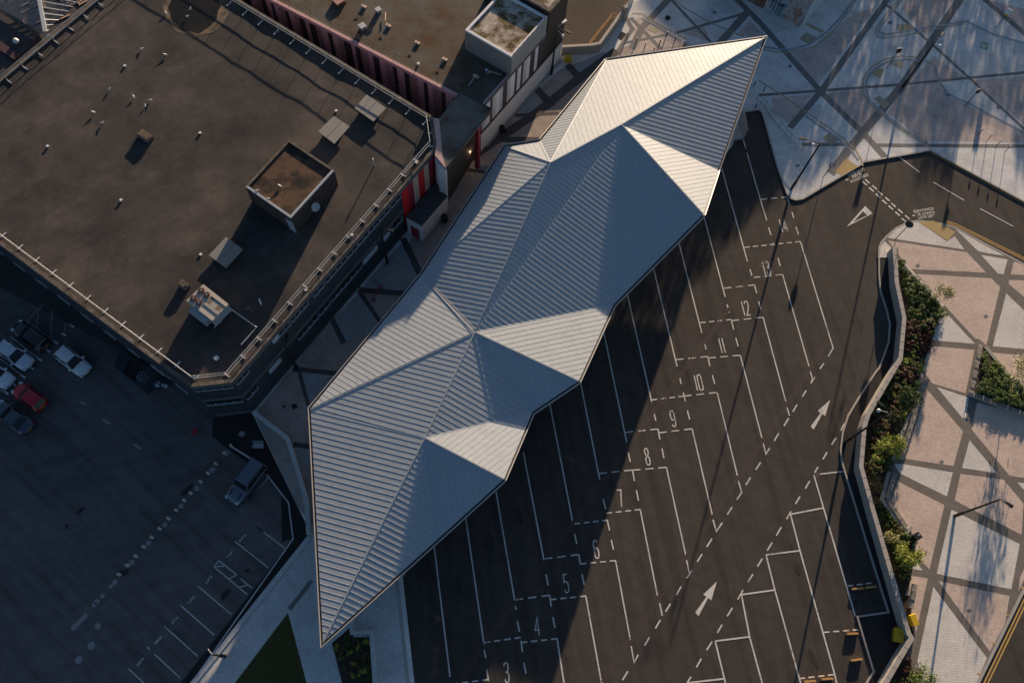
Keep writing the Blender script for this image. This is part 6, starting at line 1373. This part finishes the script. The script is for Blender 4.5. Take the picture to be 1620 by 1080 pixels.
p = G(*ZW([(1323, 345)])[0], PV); t = thing('wheelie_bin', 'black wheelie bin standing by the white annex wall', 'wheelie bin', p); mb = MB(); mb.box(p, .55, .65, .95, .7, PV + .05); mb.build('body', m_black, t); mb = MB(); mb.box(p, .6, .7, .07, .7, PV + 1.0); mb.build('lid', m_black, t)
for s in (-1, 1): mb = MB(); q = p + Vector((.25 * s, -.2, .08)); mb.tube([q, q + Vector((.06 * s, .03, 0))], .1, 10); mb.build('wheel', m_tyre, t)
# folded black cafe frames against the white wall
p = G(793, 207, PV); t = thing('a_board', 'black folding pavement board leaning at the white lane wall', 'pavement board', p)
for a in (-.28, .28):
    mb = MB(); q = p + Vector((a, a * .9, 0)); mb.add([q + Vector((-.35, .28, 0)), q + Vector((.35, -.28, 0)), p + Vector((.35, -.28, 1.1)), p + Vector((-.35, .28, 1.1))], [(0, 1, 2, 3)]); mb.build('panel', m_black, t)
for a, b in (((-.55, -.2, 0), (.1, .15, .95)), ((.75, -.35, 0), (.2, .1, .95)), ((.3, -.4, 0), (.1, .1, .95))): mb = MB(); mb.tube([p + Vector(a), p + Vector(b)], .06, 6); mb.build('leg', m_black, t)
# plant enclosure and bags by the dark block
PE = GP(Z(180, 550, 12, [(80, 420), (230, 130), (900, 560), (650, 870)]), .0)
en = thing('plant_enclosure', 'dark fenced enclosure with louvred ends beside the dark block', 'enclosure', PE[0]); c = PE
mb = MB(); mb.wallline([c[1], c[0], c[3], c[2]], .12, 0, 1.3); mb.build('fence', m_navy, en)
for a, b in ((c[0], c[1]), (c[3], c[2])):
    d = (c[3] - c[0]).normalized() * (1 if a is c[0] else -1); mb = MB()
    for k in range(8): o = d * (.15 + .16 * k); mb.beam(a + o + Vector((0, 0, 1.25)), b + o + Vector((0, 0, 1.25)), .05, .06)
    mb.build('louvres', m_joint, en)
q = G(*Z(180, 550, 12, [(560, 570)])[0], .8); cu = thing('condenser', 'grey condenser unit with a round fan inside the dark enclosure', 'cooling unit', (q.x, q.y, 0)); mb = MB(); mb.box(q, 1.2, .9, .8, wang((0, 0), (20, 14)), .05); mb.build('casing', m_grey, cu); f = G(*Z(180, 550, 12, [(540, 525)])[0], .86); mb = MB(); mb.tube([f, f + Vector((0, 0, .08))], .4, 18); rg = mb.build('fan_guard', m_bluegrey, cu); mb = MB(); mb.tube([f + Vector((0, 0, .085)), f + Vector((0, 0, .1))], .3, 18); mb.build('fan', m_black, rg); mb = MB(); mb.tube([f + Vector((0, 0, .1)), f + Vector((0, 0, .13))], .1, 10); mb.build('hub', m_galv, rg)
q = G(*Z(180, 550, 12, [(900, 705)])[0], .3); t = thing('rubbish_sacks', 'heap of pale tied rubbish sacks by the dark block', 'rubbish sacks', (q.x, q.y, 0)); rr = random.Random(3)
for k in range(6): mb = MB(); mb.ball((q.x + rr.uniform(-.7, .7), q.y + rr.uniform(-.35, .35), .2), rr.uniform(.2, .32), sz=.8, n=9); mb.build('sack', m_bluegrey if k % 2 else m_frame, t, smooth=True)
q = G(408, 704, .4); t = thing('shopping_trolley', 'abandoned pale blue shopping trolley on the dark ramp', 'trolley', (q.x, q.y, 0)); mb = MB(); a = .35
for z, w in ((.5, .9), (.75, 1.0), (1.0, 1.1)):
    for s in (-1, 1): mb.beam((q.x - w / 2, q.y + s * .27, z), (q.x + w / 2, q.y + s * .3, z), .03, .03)
for k in range(6): x = q.x - .45 + k * .18; mb.beam((x, q.y - .27, .5), (x, q.y - .3, 1.0), .02, .02); mb.beam((x, q.y + .27, .5), (x, q.y + .3, 1.0), .02, .02); mb.beam((x, q.y - .27, .5), (x, q.y + .27, .5), .02, .02)
mb.build('basket', m_bluegrey, t); mb = MB(); mb.beam((q.x + .6, q.y - .3, 1.02), (q.x + .6, q.y + .3, 1.02), .05, .05); mb.beam((q.x - .5, q.y, .2), (q.x + .5, q.y, .2), .5, .04); mb.build('chassis', m_frame, t)
for x, y in ((-.45, -.22), (-.45, .22), (.45, -.22), (.45, .22)): mb = MB(); mb.tube([(q.x + x, q.y + y - .02, .08), (q.x + x, q.y + y + .02, .08)], .07, 8); mb.build('wheel', m_black, t)
a, b = GP(ZM([(270, 455), (250, 490)]), .15); t = thing('red_crate', 'small red crate lying on the dark tarmac below the block', 'crate', (a.x, a.y, 0)); mb = MB(); mb.beam(a, b, .35, .25); mb.build('body', m_red, t); mb = MB(); mb.beam(a + Vector((0, 0, .135)), b + Vector((0, 0, .135)), .4, .03); mb.build('rim', m_crim, t)

# ------------------------------------------------------------------ gulls on the roofs
def gull_mesh():
    prof = [(-.30, .005, .16), (-.22, .05, .17), (-.10, .10, .18), (.03, .115, .20), (.12, .095, .23), (.17, .06, .27), (.21, .058, .31), (.26, .05, .325), (.29, .02, .32)]
    mb = MB(); n = 10
    for x, r_, z in prof:
        for k in range(n): a = 2 * math.pi * k / n; mb.v.append((x, r_ * math.cos(a), z + r_ * .9 * math.sin(a)))
    for i in range(len(prof) - 1):
        for k in range(n): j = (k + 1) % n; mb.f.append((i * n + k, (i + 1) * n + k, (i + 1) * n + j, i * n + j)); mb.m.append(0)
    mb.f.append(tuple(range(n))); mb.m.append(0); mb.f.append(tuple((len(prof) - 1) * n + k for k in reversed(range(n)))); mb.m.append(0); return mb
gu = thing('gull', 'white gull', 'gull', (0, 0, 0), 'gulls standing on the roofs'); gull_mesh().build('body', m_feather, gu, True)
for s in (-1, 1):
    mb = MB(); mb.add([(.12, s * .09, .24), (-.05, s * .12, .235), (-.36, s * .04, .19), (-.05, s * .05, .275)], [(0, 1, 2, 3), (3, 2, 1, 0)]); mb.build('wing', m_gullgrey, gu)
    mb = MB(); mb.tube([(.0, s * .04, 0), (.0, s * .04, .12)], .01, 5); mb.beam((-.02, s * .04, .006), (.07, s * .04, .006), .05, .012); mb.build('leg', m_beak, gu)
mb = MB(); mb.tube([(.285, 0, .32), (.345, 0, .305)], [.016, .005], 6); mb.build('beak', m_beak, gu)
GL = [((300.5, 13.5), 'gull standing in the upper part of the round puddle', 8.61, 1.2), ((296, 25.5), 'gull in the lower part of the round puddle', 8.61, .3), ((262, 20), 'gull at the left rim of the round puddle', RZ, 2.2), ((223.5, 77), 'gull with a long shadow below left of the puddle', RZ, .2), ((261, 86), 'gull with a long shadow right below the puddle', RZ, 3.0), ((172.5, 141), 'gull furthest left in the cluster of standing gulls', RZ, .9), ((211, 152.5), 'gull in the middle of the roof cluster, above the close pair', RZ, 2.0), ((237.5, 158), 'upper gull of the close pair above the brown hatch', RZ, .3), ((229, 167.5), 'lower gull of the close pair above the brown hatch', RZ, 1.4), ((147.5, 177), 'gull left of the brown hatch with a dark shadow', RZ, 2.9), ((161.5, 194), 'gull lowest in the roof cluster, left of the hatch', RZ, .4),
      ((442.5, 293.5), 'gull in the middle of the plant room roof', PT - .17, 2.7), ((405.5, 301.5), 'gull near the left corner of the plant room roof', PT - .17, .4), ((423.5, 314.5), 'gull on the lower coping of the plant room', PT + .02, .3), ((75, 57), 'gull perched beside the guard rail near the glazed roof', RZ, 1.0)]
for i, (q, l, z, a) in enumerate(GL):
    loc = G(*q, z + .2); loc.z = z
    if i == 0: gu.location = loc; gu.rotation_euler = (0, 0, a); gu['label'] = 'white ' + l; gu.scale = (.8,) * 3
    else: o = dup(gu, loc, a, 'white ' + l); o.scale = (.8,) * 3
# ------------------------------------------------------------------ planting
def leafball(name, seed, r, h, n, ls, m, lumps=10):
    """shrub crown: leaf-sized faces spread through several lumps"""
    rr = random.Random(seed); mb = MB(); L = []
    for k in range(lumps):
        a = rr.uniform(0, 6.28); q = rr.uniform(0, .85) * r; L.append((Vector((q * math.cos(a), q * math.sin(a), rr.uniform(.35, .75) * h)), rr.uniform(.2, .5) * r, rr.uniform(.2, .5) * h))
    for k in range(n):
        c, lr, lh = rr.choice(L); v = Vector((rr.gauss(0, 1), rr.gauss(0, 1), rr.gauss(0, 1))).normalized(); q = rr.uniform(.55, 1.08)
        p = c + Vector((v.x * lr * q, v.y * lr * q, v.z * lh * q)); p.z = max(.04, p.z)
        nn = (v + Vector((rr.gauss(0, .5), rr.gauss(0, .5), rr.gauss(.3, .5)))).normalized(); t = nn.cross(Vector((rr.gauss(0, 1), rr.gauss(0, 1), rr.gauss(0, 1)))).normalized(); b = nn.cross(t); s = ls * rr.uniform(.6, 1.4)
        mb.add([p - t * s, p + b * s * .45, p + t * s, p - b * s * .45], [(0, 1, 2, 3)])
    return mb
SHR = {}
def shrub_proto(key, mi, seed, n=900, ls=.075):
    t = thing('shrub', 'shrub', 'shrub', (0, 0, 0)); f = leafball('foliage', seed, .75, 1.0, n, ls, None).build('foliage', m_leaf[mi], t)
    mb = MB(); rr = random.Random(seed)
    for k in range(4): a = rr.uniform(0, 6.28); mb.tube([(0, 0, 0), (.25 * math.cos(a), .25 * math.sin(a), .6)], [.03, .012], 5)
    mb.build('stems', m_trunk, t); SHR[key] = [t, False]
for i, (k, mi) in enumerate((('green', 0), ('green2', 0), ('bright', 4), ('bright2', 4), ('maroon', 2), ('olive', 3), ('yellow', 1))): shrub_proto(k, mi, 11 + i * 7)
def shrub(key, loc, s, h, label, group):
    t, used = SHR[key]; a = random.uniform(0, 6.28)
    if not used: o = t; SHR[key][1] = True; o.location = loc; o.rotation_euler = (0, 0, a)
    else: o = dup(t, loc, a)
    o.scale = (s, s, h); o['label'] = label; o['group'] = group
def inpoly(p, poly):
    c = False; n = len(poly)
    for i in range(n):
        a, b = poly[i], poly[i - 1]
        if (a[1] > p[1]) != (b[1] > p[1]) and p[0] < (b[0] - a[0]) * (p[1] - a[1]) / (b[1] - a[1]) + a[0]: c = not c
    return c
random.seed(21)
def scatter(poly, n, mind):
    xs = [p[0] for p in poly]; ys = [p[1] for p in poly]; out = []; tr = 0
    while len(out) < n and tr < 6000:
        tr += 1; p = (random.uniform(min(xs), max(xs)), random.uniform(min(ys), max(ys)))
        if inpoly(p, poly) and all((p[0] - q[0]) ** 2 + (p[1] - q[1]) ** 2 > mind ** 2 for q in out): out.append(p)
    return out
up = [(1424, 410), (1434, 455), (1441, 503), (1440, 530)] + R1([(480, 810), (525, 730), (430, 650), (260, 450), (215, 390)])
for p in scatter(up, 60, 7.5): shrub(random.choice(('green', 'green2', 'bright', 'green')), G(*p, PV), random.uniform(.55, 1.2), random.uniform(.35, .8), 'dense green shrub in the upper end of the curved border', 'green shrubs in the upper border')
md = R1([(275, 830), (380, 870), (480, 830), (455, 960), (420, 1075), (250, 1075)])
for p in scatter(md, 28, 7.5): shrub(random.choice(('maroon', 'maroon', 'maroon', 'bright')), G(*p, PV), random.uniform(.6, .95), random.uniform(.5, .8), 'dark maroon or green-tipped shrub in the middle of the curved border', 'maroon shrubs in the border')
lw = R2([(245, 150), (380, 160), (370, 230), (330, 330), (290, 480), (220, 660), (140, 900), (95, 1040), (-10, 1040), (0, 700), (10, 560), (110, 400)])
for p in scatter(lw, 72, 8.5): shrub(random.choice(('olive', 'olive', 'green', 'yellow', 'green2', 'maroon')), G(*p, PV), random.uniform(.5, 1.15), random.uniform(.3, .65), 'mixed olive shrub behind the longest timber bench', 'olive shrubs behind the long bench')
l2 = R4([(30, 360), (140, 480), (240, 620), (310, 700), (300, 850), (240, 1010), (200, 900), (120, 640), (40, 400)])
for p in scatter(l2, 34, 8): shrub(random.choice(('olive', 'green', 'bright')), G(*p, PV), random.uniform(.45, .85), random.uniform(.35, .7), 'low sparse shrub at the foot of the retaining wall below the cranked bench', 'sparse shrubs in the lower border')
tri_ = R2([(875, 110), (1010, 230), (1190, 390), (1210, 530), (1000, 460), (830, 385)])
for p in scatter(tri_, 50, 8.5): shrub(random.choice(('bright', 'bright2', 'green', 'green2')), G(*p, .4), random.uniform(.75, 1.1), random.uniform(.3, .45), 'leafy hedge shrub inside the triangular planter', 'hedge shrubs in the triangular planter')
bt = ZL([(890, 850), (970, 770), (1000, 810), (1095, 815), (1110, 1060), (960, 1060)])
for p in scatter(bt, 14, 15): shrub(random.choice(('olive', 'yellow', 'green2')), G(*p, PV), random.uniform(.4, .7), random.uniform(.35, .6), 'small sparse shrub in the shaded bed at the canopy tip', 'shrubs in the bed by the canopy tip')
ct = R5([(150, 1075), (300, 890), (345, 985), (380, 1075)])
for p in scatter(ct, 6, 13): shrub(random.choice(('olive', 'maroon')), G(*p, PV), random.uniform(.5, .8), random.uniform(.4, .7), 'low shrub in the bottom corner bed behind the retaining wall', 'shrubs in the bottom corner bed')

def cover(name, poly, n, m, z0, seed):
    rr = random.Random(seed); mb = MB(); pts = GP(poly, z0); xs = [p.x for p in pts]; ys = [p.y for p in pts]; pl = [(p.x, p.y) for p in pts]; k = 0
    while k < n:
        x, y = rr.uniform(min(xs), max(xs)), rr.uniform(min(ys), max(ys))
        if not inpoly((x, y), pl): continue
        k += 1
        if mnoise.noise(Vector((x * .6, y * .6, 3))) < -.12: continue
        p = Vector((x, y, z0 + rr.uniform(.04, .22))); nn = Vector((rr.gauss(0, .6), rr.gauss(0, .6), 1)).normalized(); t = nn.cross(Vector((rr.gauss(0, 1), rr.gauss(0, 1), .1))).normalized(); b = nn.cross(t); s = rr.uniform(.05, .11)
        mb.add([p - t * s, p + b * s * .45, p + t * s, p - b * s * .45], [(0, 1, 2, 3)])
    o = mb.build(name, m); return tag(o, kind='stuff')
tag(cover('ground_cover', bedE, 5200, m_leaf[3], PV + .02, 4), 'low mixed ground cover leaves over the curved border soil', 'ground cover')
tag(cover('ground_cover', tri_, 1500, m_leaf[4], .4, 5), 'low leafy ground cover inside the triangular planter', 'ground cover')
tag(cover('ground_cover', bt, 420, m_leaf[3], PV + .02, 6), 'sparse ground cover in the shaded bed at the canopy tip', 'ground cover')
for _k, (_t, _u) in SHR.items():
    if not _u:
        for _c in list(_t.children): bpy.data.objects.remove(_c)
        bpy.data.objects.remove(_t)
def tree(label, px, h, r, mi, n, ls, seed, lean=(0, 0), trunk_r=.05, low=.35):
    b = G(*px, PV); t = thing('young_tree', label, 'tree', b); rr = random.Random(seed); mb = MB(); tips = []
    topv = b + Vector((lean[0], lean[1], h * .8)); mb.tube([b, b.lerp(topv, .4) + Vector((.03, .02, 0)), topv], [trunk_r, trunk_r * .75, trunk_r * .25], 7)
    for k in range(int(10 + r * 4)):
        s = rr.uniform(low, .98); p = b.lerp(topv, s); a = rr.uniform(0, 6.28); L = r * rr.uniform(.55, 1.05) * (1.15 - .55 * s); e = p + Vector((L * math.cos(a), L * math.sin(a), L * rr.uniform(.25, .8)))
        mid_ = p.lerp(e, .5) + Vector((0, 0, .05)); mb.tube([p, mid_, e], [trunk_r * .4, trunk_r * .28, .008], 5); tips += [mid_, e, e, e.lerp(mid_, .4)]
    tips += [topv, topv]; mb.build('trunk', m_trunk, t)
    mb = MB()
    for k in range(n):
        c = rr.choice(tips); p = c + Vector((rr.gauss(0, 1), rr.gauss(0, 1), rr.gauss(0, .8))) * (r * .15); nn = Vector((rr.gauss(0, 1), rr.gauss(0, 1), rr.gauss(.5, 1))).normalized(); q = nn.cross(Vector((rr.gauss(0, 1), rr.gauss(0, 1), rr.gauss(0, 1)))).normalized(); w = nn.cross(q); s = ls * rr.uniform(.6, 1.4)
        mb.add([p - q * s, p + w * s * .5, p + q * s, p - w * s * .5], [(0, 1, 2, 3)])
    mb.build('crown', m_leaf[mi], t); return t
tree('thin pale young tree at the upper border edge by the square', R1([(475, 665)])[0], 3.2, 1.25, 5, 620, .10, 3)
tree('large pale feathery young tree behind the triangular planter at the right edge', (1592, 604), 5.0, 2.3, 5, 1500, .11, 5)
tree('rounded dull green young tree behind the upper part of the long bench', R2([(235, 480)])[0], 2.4, 1.45, 0, 2600, .085, 7)
tree('bright yellow-green young tree behind the lower part of the long bench', R2([(110, 860)])[0], 2.8, 1.5, 1, 2400, .085, 9)
tree('bright lime young tree by the black litter bin', R4([(240, 800)])[0], 2.6, 1.45, 1, 2600, .085, 12)
tree('leafy green young tree at the bottom edge behind the wall corner', R5([(370, 1090)])[0], 2.8, 1.7, 4, 2600, .085, 14)
tree('small pale olive sapling against the retaining wall', R4([(110, 650)])[0], 1.5, .8, 5, 380, .09, 16, trunk_r=.03)
tree('small grey-green sapling behind the cranked bench', R4([(25, 240)])[0], 1.3, .8, 3, 380, .09, 18, trunk_r=.03)

# ------------------------------------------------------------------ cars
def paint(name, c, metal=.2):
    m, t, b = base(name, .28, metal, .6); p = pos(t); a = noise(t, p, 1.2, 3); t.links.new(mixc(t, a, sc(c, .9), sc(c, 1.08)), b.inputs['Base Color']); b.inputs['Coat Weight'].default_value = .5; b.inputs['Coat Roughness'].default_value = .1; return m
m_head = plain('headlight_glass', (.62, .66, .70), .15, var=.05); m_tail = plain('tail_light', (.22, .01, .012), .2, var=.05)
def car(label, front, rear, L, Wd, H, col, kind='hatch', ref='front'):
    """front, rear: photo points of bonnet end and tail at body height"""
    a, b = G(*rear, .7), G(*front, .7); d = b - a; ang = math.atan2(d.y, d.x); c = (a + b) / 2; c.z = .014
    t = thing('parked_car', label, 'car', (0, 0, 0), 'cars in the shaded car park')
    # body: rings along x (length), each (x, half width low, half width shoulder, z low, z shoulder, z top)
    suv = kind == 'suv'; g = .24 if not suv else .30; hl = L / 2; w = Wd / 2; sh_z = H * .60; bon = H * (.60 if not suv else .66)
    rings = [(-hl, .78 * w, .70 * w, g + .15, sh_z * .78, sh_z * .86), (-hl + .12, .93 * w, .88 * w, g, sh_z * .9, sh_z * 1.0), (-hl + .45, w, .95 * w, g, sh_z * .95, sh_z * 1.04), (-.2 * L, w, .96 * w, g, sh_z * .95, sh_z * 1.05), (.08 * L, w, .96 * w, g, sh_z * .94, sh_z * 1.04), (.2 * L, w, .95 * w, g, bon * .9, bon * 1.0), (.36 * L, .97 * w, .90 * w, g, bon * .84, bon * .93), (hl - .18, .90 * w, .80 * w, g, bon * .72, bon * .82), (hl - .04, .80 * w, .68 * w, g + .05, bon * .58, bon * .68), (hl, .66 * w, .56 * w, g + .15, bon * .48, bon * .55)]
    mb = MB(); N = 10
    for x, wl, ws, zl_, zs, zt_ in rings:
        mb.v += [(x, -wl * .9, zl_), (x, -wl, zl_ + .14), (x, -wl, zs * .82), (x, -ws, zs), (x, -ws * .55, zt_), (x, ws * .55, zt_), (x, ws, zs), (x, wl, zs * .82), (x, wl, zl_ + .14), (x, wl * .9, zl_)]
    for i in range(len(rings) - 1):
        for k in range(N): j = (k + 1) % N; mb.f.append((i * N + k, i * N + j, (i + 1) * N + j, (i + 1) * N + k)); mb.m.append(0)
    mb.f.append(tuple(reversed(range(N)))); mb.m.append(0); mb.f.append(tuple((len(rings) - 1) * N + k for k in range(N))); mb.m.append(0)
    body = mb.build('body', col, t, True)
    x_r0, x_r1, x_f1, x_f0 = (-hl + .12, -hl + .45, .02 * L, .20 * L) if kind == 'hatch' else ((-hl + .08, -hl + .25, .07 * L, .19 * L) if suv else (-hl + .75, -hl + 1.35, .02 * L, .21 * L))
    zb_, zt_ = sh_z * 1.0, H; wb, wt = w * .90, w * .70 if not suv else w * .80
    B4 = [Vector((x_r0, -wb, zb_)), Vector((x_f0, -wb, zb_)), Vector((x_f0, wb, zb_)), Vector((x_r0, wb, zb_))]; T4 = [Vector((x_r1, -wt, zt_ - .05)), Vector((x_f1, -wt, zt_ - .05)), Vector((x_f1, wt, zt_ - .05)), Vector((x_r1, wt, zt_ - .05))]
    mb = MB(); mb.add([B4[1], B4[2], T4[2], T4[1]], [(0, 1, 2, 3)]); mb.build('windscreen', m_glass, t)
    mb = MB(); mb.add([B4[3], B4[0], T4[0], T4[3]], [(0, 1, 2, 3)]); mb.build('rear_window', m_glass, t)
    for s in (0, 1):
        q = [B4[0], B4[1], T4[1], T4[0]] if s == 0 else [B4[2], B4[3], T4[3], T4[2]]; mb = MB(); mb.add(q, [(0, 1, 2, 3)]); mb.build('side_window', m_glass, t)
        sg_ = -1 if s == 0 else 1; mb = MB()
        mb.beam(Vector((x_f0, sg_ * wb, zb_)), Vector((x_f1, sg_ * wt, zt_ - .05)), .08, .06); mb.beam(Vector((x_r0, sg_ * wb, zb_)), Vector((x_r1, sg_ * wt, zt_ - .05)), .12, .06); mb.beam(Vector(((x_f1 + x_r1) / 2 - .1, sg_ * wb, zb_)), Vector(((x_f1 + x_r1) / 2 - .1, sg_ * wt, zt_ - .05)), .08, .05); mb.build('pillars', col, t)
    # roof: gently domed
    mb = MB(); nx, ny = 6, 6
    for i in range(nx + 1):
        for j in range(ny + 1):
            u, v = i / nx, j / ny; x = x_r1 - .06 + (x_f1 + .08 - x_r1 + .06) * u; y = (-wt - .03) + 2 * (wt + .03) * v; mb.v.append((x, y * (1 - .06 * (2 * u - 1) ** 2), zt_ - .05 + .06 * (1 - (2 * u - 1) ** 4) * (1 - (2 * v - 1) ** 4)))
    for i in range(nx):
        for j in range(ny): o = i * (ny + 1) + j; mb.f.append((o, o + ny + 1, o + ny + 2, o + 1)); mb.m.append(0)
    rf = mb.build('roof', col, t, True)
    if suv:
        for s in (-1, 1): mb = MB(); mb.tube([(x_r1, s * wt * .92, zt_ + .05), (x_f1 - .2, s * wt * .92, zt_ + .05)], .025, 6); mb.build('roof_rail', m_black, rf)
        for s in (-1, 1): mb = MB(); mb.beam(Vector((.26 * L, s * w * .62, bon * 1.0)), Vector((.40 * L, s * w * .52, bon * .93)), .12, .02); mb.build('bonnet_vent', m_black, body)
    mb = MB(); mb.tube([(x_r1 + .2, 0, zt_), (x_r1 - .02, 0, zt_ + .14)], [.02, .008], 5); mb.build('aerial', m_black, rf)
    for s in (-1, 1):
        for x in (-.30 * L, .31 * L):
            mb = MB(); R_ = .32 if not suv else .39; mb.tube([(x, s * (w - .22), R_), (x, s * (w + .005), R_)], R_, 18); wh_ = mb.build('wheel', m_tyre, t); mb = MB(); mb.tube([(x, s * (w + .006), R_), (x, s * (w + .02), R_)], R_ * .62, 14); mb.build('rim', m_rim, wh_)
        mb = MB(); mb.box((hl - .22, s * w * .66, 0), .36, .30, .13, -s * .45, bon * .66); mb.build('headlight', m_head, t)
        mb = MB(); mb.box((-hl + .10, s * w * .74, 0), .16, .26, .22, s * .25, sh_z * .72); mb.build('tail_light', m_tail, t)
        mb = MB(); mb.box((x_f0 - .12, s * (w + .08), 0), .16, .22, .13, 0, zb_ + .02); mb.build('wing_mirror', col, t)
    mb = MB(); mb.box((hl - .02, 0, 0), .05, .52, .12, 0, .42); mb.build('number_plate', m_wht, t); mb = MB(); mb.box((-hl + .0, 0, 0), .06, .52, .12, 0, .55); mb.build('number_plate', m_bin, t)
    mb = MB(); mb.beam(Vector((hl - .09, -.5 * w, bon * .64)), Vector((hl - .09, .5 * w, bon * .64)), .1, .1); mb.build('grille', m_black, t)
    for s in (-.3, .3): mb = MB(); mb.beam(Vector((x_f0 - .02, s * w - .3, zb_ + .06)), Vector((x_f0 - .08, s * w + .3, zb_ + .09)), .025, .02); mb.build('wiper', m_black, t)
    t.location = c; t.rotation_euler = (0, 0, ang); return t
zc_ = lambda p: Z(0, 500, 5.68, [p])[0]
car('white hatchback standing alone in the aisle near the dark block', zc_((765, 490)), zc_((545, 315)), 4.1, 1.74, 1.5, paint('car_white', (.72, .74, .76), 0))
car('black car parked beside the yellow hatching', zc_((150, 85)), zc_((400, 260)), 4.5, 1.78, 1.45, paint('car_black', (.018, .02, .026)))
car('silver-white hatchback in the bay below the black car', zc_((235, 420)), zc_((35, 275)), 4.2, 1.74, 1.48, paint('car_silver', (.66, .68, .74), .2))
car('white saloon cut by the left edge of the photo', zc_((70, 590)), zc_((-165, 430)), 4.4, 1.76, 1.45, paint('car_white_pearl', (.74, .76, .80), 0), 'saloon')
car('red hatchback with a yellow rear plate', zc_((150, 640)), zc_((375, 800)), 3.9, 1.68, 1.48, paint('car_red', (.55, .01, .025)))
car('dark blue-grey saloon at the lower left of the parked group', zc_((-20, 810)), zc_((245, 1000)), 4.7, 1.8, 1.44, paint('car_bluegrey', (.075, .095, .125), .3), 'saloon')
car('boxy blue-grey off-roader parked alone by the dark ramp', (367, 792), (412, 733), 4.75, 1.9, 1.85, paint('car_slate', (.12, .15, .195), .3), 'suv')
